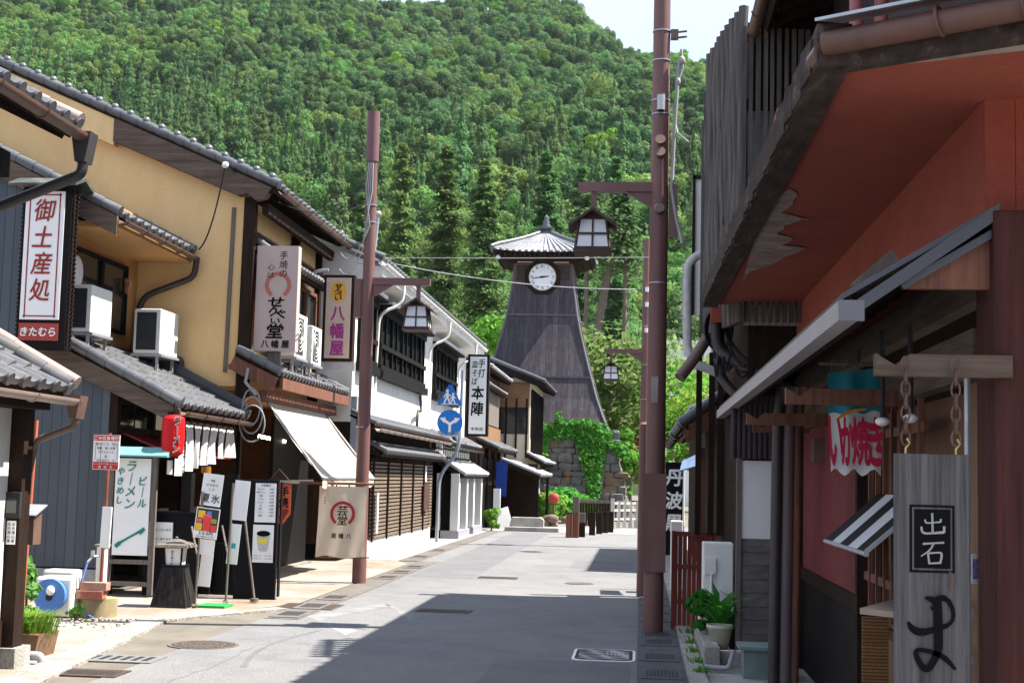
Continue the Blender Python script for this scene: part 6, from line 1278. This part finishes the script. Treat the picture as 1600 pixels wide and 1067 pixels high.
def quads(c, nrm, size, asp=1.0, jit=.6, tri=False):
    """leaf faces: centres c (n,3), rough normals, sizes"""
    n = len(c); nrm = nrm + rng.normal(0, jit, (n,3)); nrm /= np.linalg.norm(nrm, axis=1)[:,None]+1e-9
    a = rng.normal(0, 1, (n,3)); a -= nrm*(a*nrm).sum(1)[:,None]; a /= np.linalg.norm(a, axis=1)[:,None]+1e-9; b = np.cross(nrm, a)
    s = np.asarray(size)*(.6+.8*rng.random(n)); s = s[:,None]
    p = np.stack([c-a*s*.5*asp, c+b*s*.42, c+a*s*.5*asp, c-b*s*.42], 1)
    p += rng.normal(0, .06, p.shape)*s[:,None]
    return p.reshape(-1,3)
def qmesh(name, parts):
    """parts: list of (points (4n,3), material) and finished MBs (mb, material)"""
    vs, mats, mi, fl, nv = [], [], [], [], 0
    for q, m in parts:
        if isinstance(q, MB):
            vs.append(np.array(q.v)); fl += [tuple(i+nv for i in f) for f in q.f]; mi += [len(mats)]*len(q.f); nv += len(q.v)
        else:
            k = len(q)//4; vs.append(q); fl += [tuple(r) for r in (np.arange(k*4).reshape(-1,4)+nv).tolist()]; mi += [len(mats)]*k; nv += len(q)
        mats.append(m)
    me = bpy.data.meshes.new(name); me.from_pydata(np.concatenate(vs).tolist(), [], fl); [me.materials.append(m) for m in mats]; me.polygons.foreach_set('material_index', mi); me.update(); return me
def obj(name, me, parent=None, loc=None):
    o = bpy.data.objects.new(name, me); COL.objects.link(o)
    if loc is not None: o.location = loc
    if parent is not None: o.parent = parent
    return o
def conifer_pts(h, r, n, lo=.12, size=.5, power=.85):
    t = lo + (1-lo)*rng.random(n)**.95; lv = np.round(t*16)/16 + rng.normal(0,.012,n); t = np.clip(.6*t+.4*lv, lo, .995)
    R = r*(1-t)**power*(.82+.28*np.sin(t*37)); a = rng.random(n)*6.283; nb = np.round(a/6.283*9+t*11)/9*6.283 - t*11/9*6.283; a = a*.5+nb*.5
    k = .35+.65*np.sqrt(rng.random(n)); x, y = R*k*np.cos(a), R*k*np.sin(a); z = t*h - .10*R*k + rng.normal(0,.12,n)
    c = np.stack([x,y,z],1); nr = np.stack([np.cos(a)*.85,np.sin(a)*.85,np.full(n,.55)],1)
    return quads(c, nr, size*(.65+.5*(1-t)), 1.35, .26)
def broad_pts(h, r, n, size=.5, lobes=11, z0=.3, seed=0, flat=.85):
    rr = np.random.default_rng(seed); L = [(0,0,h*.66,r*.62)]
    for i in range(lobes):
        a = rr.random()*6.283; q = r*(.35+.4*rr.random()); z = h*(z0+.12+(.86-z0)*rr.random()); L.append((q*math.cos(a), q*math.sin(a), z, r*(.26+.22*rr.random())))
    w_ = np.array([l[3]**2 for l in L]); idx = rng.choice(len(L), n, p=w_/w_.sum()); L = np.array(L)[idx]
    d = rng.normal(0,1,(n,3)); d[:,2] = d[:,2]*.9+.25; d /= np.linalg.norm(d,axis=1)[:,None]; k = (.72+.36*rng.random(n))[:,None]
    c = L[:,:3] + d*L[:,3:4]*k*np.array([1,1,flat]); return quads(c, d, size, 1.2, .3)
def trunk_mb(h, r, lean=0, limbs=0, seed=0, r1=None):
    rr = random.Random(seed); mb = MB(); P = [(lean*h*t*t+.05*r*math.sin(t*7), .04*r*math.sin(t*5), h*t) for t in np.linspace(0,1,8)]; mb.tube(P, [r*(1.25 if i == 0 else 1)*(1-.75*i/7) for i in range(8)], 7)
    for i in range(limbs):
        k = 2+rr.randrange(5); a = rr.random()*6.28; L = h*(.2+.2*rr.random()); p = V(P[k]); mb.tube([p, p+V((math.cos(a)*L*.5,math.sin(a)*L*.5,L*.28)), p+V((math.cos(a)*L,math.sin(a)*L,L*.5))], [r*.4,r*.25,r*.08], 5)
    return mb
# templates of the hill's trees (one mesh each, trunk inside)
TPL = []
for i, (h, r, n) in enumerate([(12.5,3.8,2800),(14,3.8,2800),(11,3.6,2800)]): TPL.append(('cedar_tree', qmesh('cedar', [(conifer_pts(h*.93,r*1.15,n,.04,.40,power=1.1), l_con),(trunk_mb(h*.9,.2), m_bark)])))
for i, (h, r, n) in enumerate([(8.5,3.6,2600),(9.5,3.2,2600),(7.5,3.9,2600),(10,3.0,2600)]): TPL.append(('broadleaf_tree', qmesh('broadleaf', [(broad_pts(h,r,n,.40,16,.12,seed=i), l_brd if i != 3 else l_dk),(trunk_mb(h*.6,.18), m_bark)])))
for i, (h, r, n) in enumerate([(9,2.9,2400),(8,3.1,2400)]): TPL.append(('evergreen_tree', qmesh('evergreen', [(broad_pts(h,r,n,.38,13,.12,seed=20+i,flat=1.0), l_dk),(trunk_mb(h*.6,.18), m_bark)])))
TPL.append(('bright_tree', qmesh('bright', [(broad_pts(8.5,3.3,2400,.4,13,.12,seed=31), l_lime),(trunk_mb(5,.18), m_bark)])))
NEAR = [qmesh('near_cedar', [(conifer_pts(h,r,3200,.05,.38,power=1.1), l_con),(trunk_mb(h*.9,.2), m_bark)]) for h, r in ((14,4.0),(16,4.0),(12.5,4.0))] + [qmesh('near_broadleaf', [(broad_pts(h,r,2600,.40,16,.12,seed=60+i), l_brd if i != 3 else l_dk),(trunk_mb(h*.6,.18,0,5,i), m_bark)]) for i, (h, r) in enumerate([(8.5,3.8),(9.5,3.4),(7.5,4.1),(10,3.2),(9,2.8),(8,3.0)])] + [qmesh('near_bright', [(broad_pts(8.5,3.4,2600,.38,14,.12,seed=77), l_lime),(trunk_mb(5,.18,0,5,3), m_bark)])]
def project(p):
    d = V(p)-EYE; w_ = d.dot(_F); return 800+FPX*d.dot(_R)/w_, 533.5-FPX*d.dot(_U)/w_
SKY_L = [(-200,-20),(0,105),(440,300),(540,385),(600,412),(760,545),(770,600),(1200,760)]
def skyline(u): return float(np.interp(u, [a for a,_ in SKY_L], [b for _,b in SKY_L]))
rr = random.Random(21); cand = []
y = 168.0
while y < 700:
    st = 6.4 if y < 300 else 5.4 if y < 450 else 4.8
    x = -.47*y-10
    while x < .075*y+12:
        px, py = x+(rr.random()-.5)*st*.9, y+(rr.random()-.5)*st*.9; z = hill_z(px,py); u, v = project((px,py,z+11)); x += st
        if -40 < u < 1150 and v < skyline(u)+20 and v > -60 and z > 1 : cand.append((py,px,z,u,v))
    y += st
cand.sort(); NIND = 240
def kind_for(u, v, py):
    r_ = rr.random(); nz_ = math.sin(u*.013+1)+math.sin(v*.02+u*.006)+math.sin(py*.03)
    if v < 130 and u > 560: p = 0
    elif u < 480 and v > 60 + .15*u: p = .78
    elif py < 300: p = .4
    elif v > 230: p = .6
    else: p = .12
    if r_ < p: return rr.choice([0,1,2])
    if rr.random() < .025: return 9
    if v < 260 and u > 420: return rr.choice([7,8,7,8,5])
    return rr.choice([3,4,5,6,7,8]) if nz_ < .5 else rr.choice([3,4,5])
LAB = {'cedar_tree':'pointed dark green cedar standing on the lower hillside','broadleaf_tree':'rounded leafy green tree on the lower hillside','evergreen_tree':'dark green round evergreen on the lower hillside','bright_tree':'light yellow green tree among the darker hillside trees'}
nearest = cand[:NIND]
for (py,px,z,u,v) in nearest:
    k = kind_for(u,v,py); nm_ = TPL[k][0]; o = obj(nm_, NEAR[k], None, (px,py,z-.3)); o.rotation_euler = (0,0,rr.random()*6.28); s = (.75+.65*rr.random())*(1.1 if k < 3 else 1.05); o.scale = (s*(.9+.25*rr.random()),s,s*(.95+.3*rr.random())); tag(o, LAB[nm_], 'tree', 'individual trees on the lower hillside, '+nm_.replace('_',' '))
# the rest of the hill wood: one object, instanced over points
rest = cand[NIND:]; me = bpy.data.meshes.new('hill_forest'); me.from_pydata([(px,py,z-.3) for py,px,z,u,v in rest], [], [])
at = me.attributes.new('pick','INT','POINT'); at.data.foreach_set('value', [kind_for(u,v,py) for py,px,z,u,v in rest])
at = me.attributes.new('sc','FLOAT_VECTOR','POINT'); sc_ = []
for q in rest: s = .65+.65*rr.random(); sc_ += [s*(.85+.3*rr.random()), s, s*(.85+.4*rr.random())]
at.data.foreach_set('vector', sc_); at = me.attributes.new('rz','FLOAT_VECTOR','POINT'); at.data.foreach_set('vector', [w_ for q in rest for w_ in (0,0,rr.random()*6.28)])
fo = tag(obj('hill_forest', me), 'dense mixed forest covering the mountainside up to the ridge', 'forest', kind='stuff')
ng = bpy.data.node_groups.new('scatter_trees','GeometryNodeTree'); ng.interface.new_socket('Geometry', in_out='INPUT', socket_type='NodeSocketGeometry'); ng.interface.new_socket('Geometry', in_out='OUTPUT', socket_type='NodeSocketGeometry')
gi, go = ng.nodes.new('NodeGroupInput'), ng.nodes.new('NodeGroupOutput'); jn = ng.nodes.new('GeometryNodeJoinGeometry'); ip = ng.nodes.new('GeometryNodeInstanceOnPoints')
srcs = []
for k in range(len(TPL)):
    o = next((q for q in COL.objects if q.data is TPL[k][1]), None)
    if o is None: o = bpy.data.objects.new('template_tree', TPL[k][1])
    srcs.append(o)
mp_ = ng.nodes.new('GeometryNodeMeshToPoints'); ng.links.new(gi.outputs[0], mp_.inputs[0]); ng.links.new(mp_.outputs[0], ip.inputs['Points'])
for o in srcs[::-1]:
    oi = ng.nodes.new('GeometryNodeObjectInfo'); oi.inputs['Object'].default_value = o; oi.inputs['As Instance'].default_value = True; oi.transform_space = 'ORIGINAL'; ng.links.new(oi.outputs['Geometry'], jn.inputs[0])
ng.links.new(jn.outputs[0], ip.inputs['Instance']); ip.inputs['Pick Instance'].default_value = True
def attr(nm_, t): a = ng.nodes.new('GeometryNodeInputNamedAttribute'); a.data_type = t; a.inputs['Name'].default_value = nm_; return a
ng.links.new(attr('pick','INT').outputs[0], ip.inputs['Instance Index']); ng.links.new(attr('sc','FLOAT_VECTOR').outputs[0], ip.inputs['Scale']); 
er = ng.nodes.new('FunctionNodeEulerToRotation'); ng.links.new(attr('rz','FLOAT_VECTOR').outputs[0], er.inputs[0]); ng.links.new(er.outputs[0], ip.inputs['Rotation'])
ng.links.new(ip.outputs[0], go.inputs[0]); md = fo.modifiers.new('scatter','NODES'); md.node_group = ng
print('trees', len(cand))
# tall cedars behind the tower, with trunk and crown
def tree(name, lab, x, y, z, crown, trunk, lm, cat='tree', group=None):
    T_ = thing(name, lab, cat, (x,y,z), group); obj('crown', qmesh('crown', [(crown, lm)]), T_); obj('trunk', qmesh('trunk', [(trunk, m_bark)]), T_); return T_
def cedar_clumps(h, r, nb, per, lo):
    """tall old cedar: separate drooping branch clumps with gaps"""
    out_ = []
    for i in range(nb):
        t = lo+(1-lo)*((i+rng.random())/nb); R = r*((1-t)**.75*1.25+.02)*(.35+.8*rng.random()); a = i*2.4+rng.normal(0,.3); nn_ = per
        s = rng.random(nn_)**.7; c = np.stack([np.cos(a)*R*s, np.sin(a)*R*s, np.full(nn_,t*h)-.28*R*s*s], 1); sp = .20*R+.15; c += rng.normal(0,1,(nn_,3))*np.array([sp,sp,.5*sp]); out_.append(quads(c, np.tile([[math.cos(a)*.5,math.sin(a)*.5,.9]],(nn_,1)), .27, 1.5, .3))
    return np.concatenate(out_)
for (u, vt, vb, y, wpx, lo, lab) in [(620,225,520,150,85,.18,'tall shaggy cedar nearest the left lamp post'),(690,228,530,140,95,.2,'tall shaggy cedar left of the one with bare pale trunk'),(752,255,500,132,100,.3,'tall cedar with bare pale trunk showing, left of the tower'),(850,235,460,150,90,.2,'tall cedar rising directly behind the tower roof'),(960,245,480,150,70,.25,'tall cedar behind the street lamp arm, right of tower'),(905,260,480,165,70,.2,'dark cedar between the tower roof and the lantern'),(560,300,470,160,70,.2,'leafy cedar seen left of the left lamp post')]:
    p = PY(u,vb,y); zt = PY(u,vt,y).z; zb = min(p.z, hill_z(p.x,y)); h = zt-zb; r = wpx/2*y/FPX*1.4
    tree('tall_cedar', lab, p.x, y, zb, cedar_clumps(h,r,70,330,lo), trunk_mb(h*.97,.42,0,0,int(u)), l_old, group='tall cedars behind the tower')
for (u0, u1, lab) in ((928,956,'leaning bare trunk rising right of the clock tower'),(915,917,'thin dark upright trunk nearest the tower'),(975,978,'thin upright trunk left of the brown poles')):
    y = 105; p, q = PY(u0,545,y), PY(u1,395,y); hz = hill_z(p.x,y)
    mb = MB(); mb.tube([V((p.x-(q.x-p.x)*.2,y,0)), p, q, q+(q-p)*.3], [.38,.33,.26,.2] if u0 == 928 else [.2,.17,.14,.1], 8); T_ = thing('pine_tree', lab, 'tree', (p.x,y,0)); mb.build('trunk', m_bark, T_)
    cr = cedar_clumps(7,2.6,22,50,.2); cr[:,0] += q.x-p.x+(q.x-p.x)*.3; cr += np.array([0,0,q.z-2.5]); obj('crown', qmesh('crown', [(cr, l_dk)]), T_)
# pines and shrubs right of the tower
def pads(cx, spread, n, per, size, flat=.28):
    out_ = []
    for i in range(n):
        c0 = np.array([rng.normal(0,spread[0]), rng.normal(0,spread[1]), cx+rng.random()*spread[2]]); c = c0 + rng.normal(0,1,(per,3))*np.array([.75,.75,flat]); out_.append(quads(c, np.tile([[0,0,1.]],(per,1)), size, 1.4, .55))
    return np.concatenate(out_)
for (u, vt, y, sp, n, lab) in [(950,520,64,(1.0,.9,4.6),26,'bright green garden pine right of the tower, nearest its wall'),(985,535,68,(1.3,1,4.4),26,'garden pine crown behind the distant lamp post'),(1058,590,70,(1.2,1,4.5),22,'green garden tree seen right of the tall brown pole'),(1085,570,74,(1.2,1,4.8),18,'green garden tree half hidden by the right hand eaves')]:
    p = PY(u,vt,y); hh = p.z; tree('garden_pine', lab, p.x, y, 0, pads(hh-sp[2]-.2,sp,n,110,.26), trunk_mb(hh*.9,.18,.05,8,int(u)), l_pine if u < 1000 else l_lime, group='garden pines beyond the street end')
def shrub(name, lab, x, y, z, r, h, n, size, lm, seed=1, cat='shrub', group=None):
    T_ = thing(name, lab, cat, (x,y,z), group); obj('foliage', qmesh('foliage', [(broad_pts(h,r,n,size,8,.05,seed), lm)]), T_); obj('stem', qmesh('stem', [(trunk_mb(h*.6,.03,0,4,seed), m_bark)]), T_); return T_
for i, (u, v0, v1, y, r, lm, lab) in enumerate([(985,690,790,56,.9,l_lime,'bright lime shrub on the right flank of the stone base'),(965,672,730,55.5,.7,l_lime,'small lime shrub at the top right of the stone base'),(1000,705,770,62,.9,l_red,'reddish maple leaves beside the distant lamp post'),(1015,690,760,64,1.0,l_red,'rust coloured maple seen between the brown poles'),(880,790,832,50,1.2,l_ivy,'leafy green bush at the foot of the stone base'),(862,792,830,49,1.0,l_ivy,'leafy green bush beside the red ornament'),(1050,620,720,60,1.3,l_lime,'lime green bush seen right of the tall brown pole, lower'),(1090,610,700,58,1.4,l_lime,'lime green bush under the far tiled eave'),(775,590,690,62,1.6,l_brd,'green bush left of the tower foot'),(780,510,560,80,2.2,l_lime,'sunlit green tree top left of the tower waist')]):
    p = PY(u,v1,y); h = max(.8, PY(u,v0,y).z-p.z); shrub('garden_shrub', lab, p.x, y, max(p.z,0), r, h, 750, .17 if y < 70 else .3, lm, i+40)
p = PZ(766,830); shrub('clipped_bush', 'small round clipped bush at the restaurant corner', p.x, p.y+.3, 0, .32, .62, 900, .06, l_ivy, 77)
# ivy on the stone base
iv = thing('ivy', 'bright green ivy spilling down the stone base under the tower', 'climbing plant', (TX,54,0)); cs = []
def ivy_face(poly, n, thick=.22):
    us_, vs_ = [p[0] for p in poly], [p[1] for p in poly]; k = 0
    def inside(u, v):
        c = False; j = len(poly)-1
        for i in range(len(poly)):
            (xi,yi),(xj,yj) = poly[i],poly[j]
            if (yi > v) != (yj > v) and u < (xj-xi)*(v-yi)/(yj-yi)+xi: c = not c
            j = i
        return c
    while k < n:
        u, v = min(us_)+rr.random()*(max(us_)-min(us_)), min(vs_)+rr.random()*(max(vs_)-min(vs_))
        if inside(u+rr.gauss(0,3),v+rr.gauss(0,3)):
            z = PY(u,v,54).z; half = 3.45-.63*max(0,min(z,3.4))/3.33; yy_ = TY-half-.12-thick*rr.random(); p = PY(u,v,yy_); cs.append(tuple(p)); k += 1
ivy_face([(838,668),(870,662),(905,655),(945,668),(958,682),(940,700),(915,688),(890,684),(838,684)], 1500)
ivy_face([(898,665),(930,660),(948,690),(938,735),(930,785),(922,785),(917,740),(904,700)], 1700)
ivy_face([(838,684),(858,684),(852,720),(838,740)], 350); ivy_face([(940,688),(978,700),(985,722),(965,708)], 250); ivy_face([(868,640),(878,645),(878,668),(866,668)], 60); ivy_face([(920,785),(935,785),(945,822),(915,822)], 200)
c = np.array(cs); obj('leaves', qmesh('leaves', [(quads(c, np.tile([[0.3,-1,.5]],(len(c),1)), .125, 1.1, .5), l_ivy)]), iv).matrix_parent_inverse = Matrix.Translation(-V(iv.location))
# near plants
def grass(n, x, y, z, r, L, seed=0):
    rr2 = np.random.default_rng(seed); out_ = []
    for i in range(n):
        a = rr2.random()*6.28; d = np.array([math.cos(a),math.sin(a),0]); b = np.array([x,y,z])+d*r*.5*rr2.random()+np.array([rr2.normal(0,r*.25),rr2.normal(0,r*.2),0]); l = L*(.6+.6*rr2.random()); w_ = .006; s = np.array([-d[1],d[0],0])*w_
        m_ = b+d*l*.25+np.array([0,0,l*.7]); t = b+d*l*.6+np.array([0,0,l*.85]); out_ += [b-s,b+s,m_+s,m_-s,m_-s,m_+s,t+s*.2,t-s*.2]
    return np.array(out_)
Gt = thing('grass_planter', 'brown planter box overflowing with fresh grass blades', 'planter', (-4.75,11.3,0)); MB().prism([(-5.2,11.15,0),(-4.80,11.15,0),(-4.76,11.15,.2),(-5.2,11.15,.2)], (0,.4,0)).build('box', mat('brown_planter', (.17,.10,.055), .7, .25, 5), Gt)
obj('grass', qmesh('grass', [(grass(360,-4.92,11.35,.18,.24,.20,3), l_lime)]), Gt).matrix_parent_inverse = Matrix.Translation(-V(Gt.location))
shrub('garden_shrub', 'leafy shrub growing behind the rust red post', -5.25, 12.0, .0, .16, .72, 320, .06, l_brd, 91); shrub('garden_shrub', 'low leafy weeds beside the hose reel', -5.62, 14.05, 0, .12, .14, 120, .035, l_ivy, 92)
pv = []
for i in range(26):
    a = i*2.4; L = .22+.18*rr.random(); el = .5+.8*rr.random(); d = np.array([math.cos(a)*math.cos(el),math.sin(a)*math.cos(el),math.sin(el)]); s = np.array([-math.sin(a),math.cos(a),0])*.028; b = np.array([.70,12.45,.33])+d*.05; m_ = b+d*L*.6; t = b+d*L+np.array([math.cos(a)*.06,math.sin(a)*.06,-.06]); pv += [b-s*.4,b+s*.4,m_+s,m_-s, m_-s,m_+s,t+s*.1,t-s*.1]
obj('leaves', qmesh('leaves', [(np.array(pv), l_pot)]), Pt).matrix_parent_inverse = Matrix.Translation(-V(Pt.location))
pv = broad_pts(.34,.22,420,.06,7,.05,55)+np.array([.66,12.95,.2]); o = obj('edging_plant', qmesh('edging_plant', [(pv, l_pot)])); tag(o, 'bushy green plant behind the cream flowerpot', 'plant')
o = obj('weeds', qmesh('weeds', [(np.concatenate([grass(40,.5,y,.01,.1,.1,int(y*10)) for y in (11.6,12.2,12.9,13.6,14.5)]), l_ivy)])); tag(o, 'sparse weeds along the right kerb', 'weeds', kind='stuff')
# gravel in the open lot
cs = [(-5.9+rr.random()*1.1, 13.4+rr.random()*.9, .012+.01*rr.random()) for _ in range(130)]; mb = MB()
for c in cs: s = .006+.015*rr.random(); mb.ball(c, (s,s*.8,s*.6), 5, 4)
tag(mb.build('gravel', mat('pebble', (.28,.26,.23), .9, .3, 30)), 'loose pale pebbles scattered in front of the hose reel', 'gravel', kind='stuff')

# ================================================================== air
hz = MB(); hz.box(-500, 350, -80, 900, -1.5, 420); hz = hz.build('haze', []); hz['kind'] = 'stuff'
hm = bpy.data.materials.new('air'); hm.use_nodes = True; n_ = hm.node_tree; n_.nodes.clear(); o_ = n_.nodes.new('ShaderNodeOutputMaterial'); v_ = n_.nodes.new('ShaderNodeVolumePrincipled')
v_.inputs['Color'].default_value = (.80, .90, 1.0, 1); v_.inputs['Density'].default_value = .00004; v_.inputs['Anisotropy'].default_value = .2; n_.links.new(v_.outputs[0], o_.inputs['Volume']); hz.data.materials.append(hm)
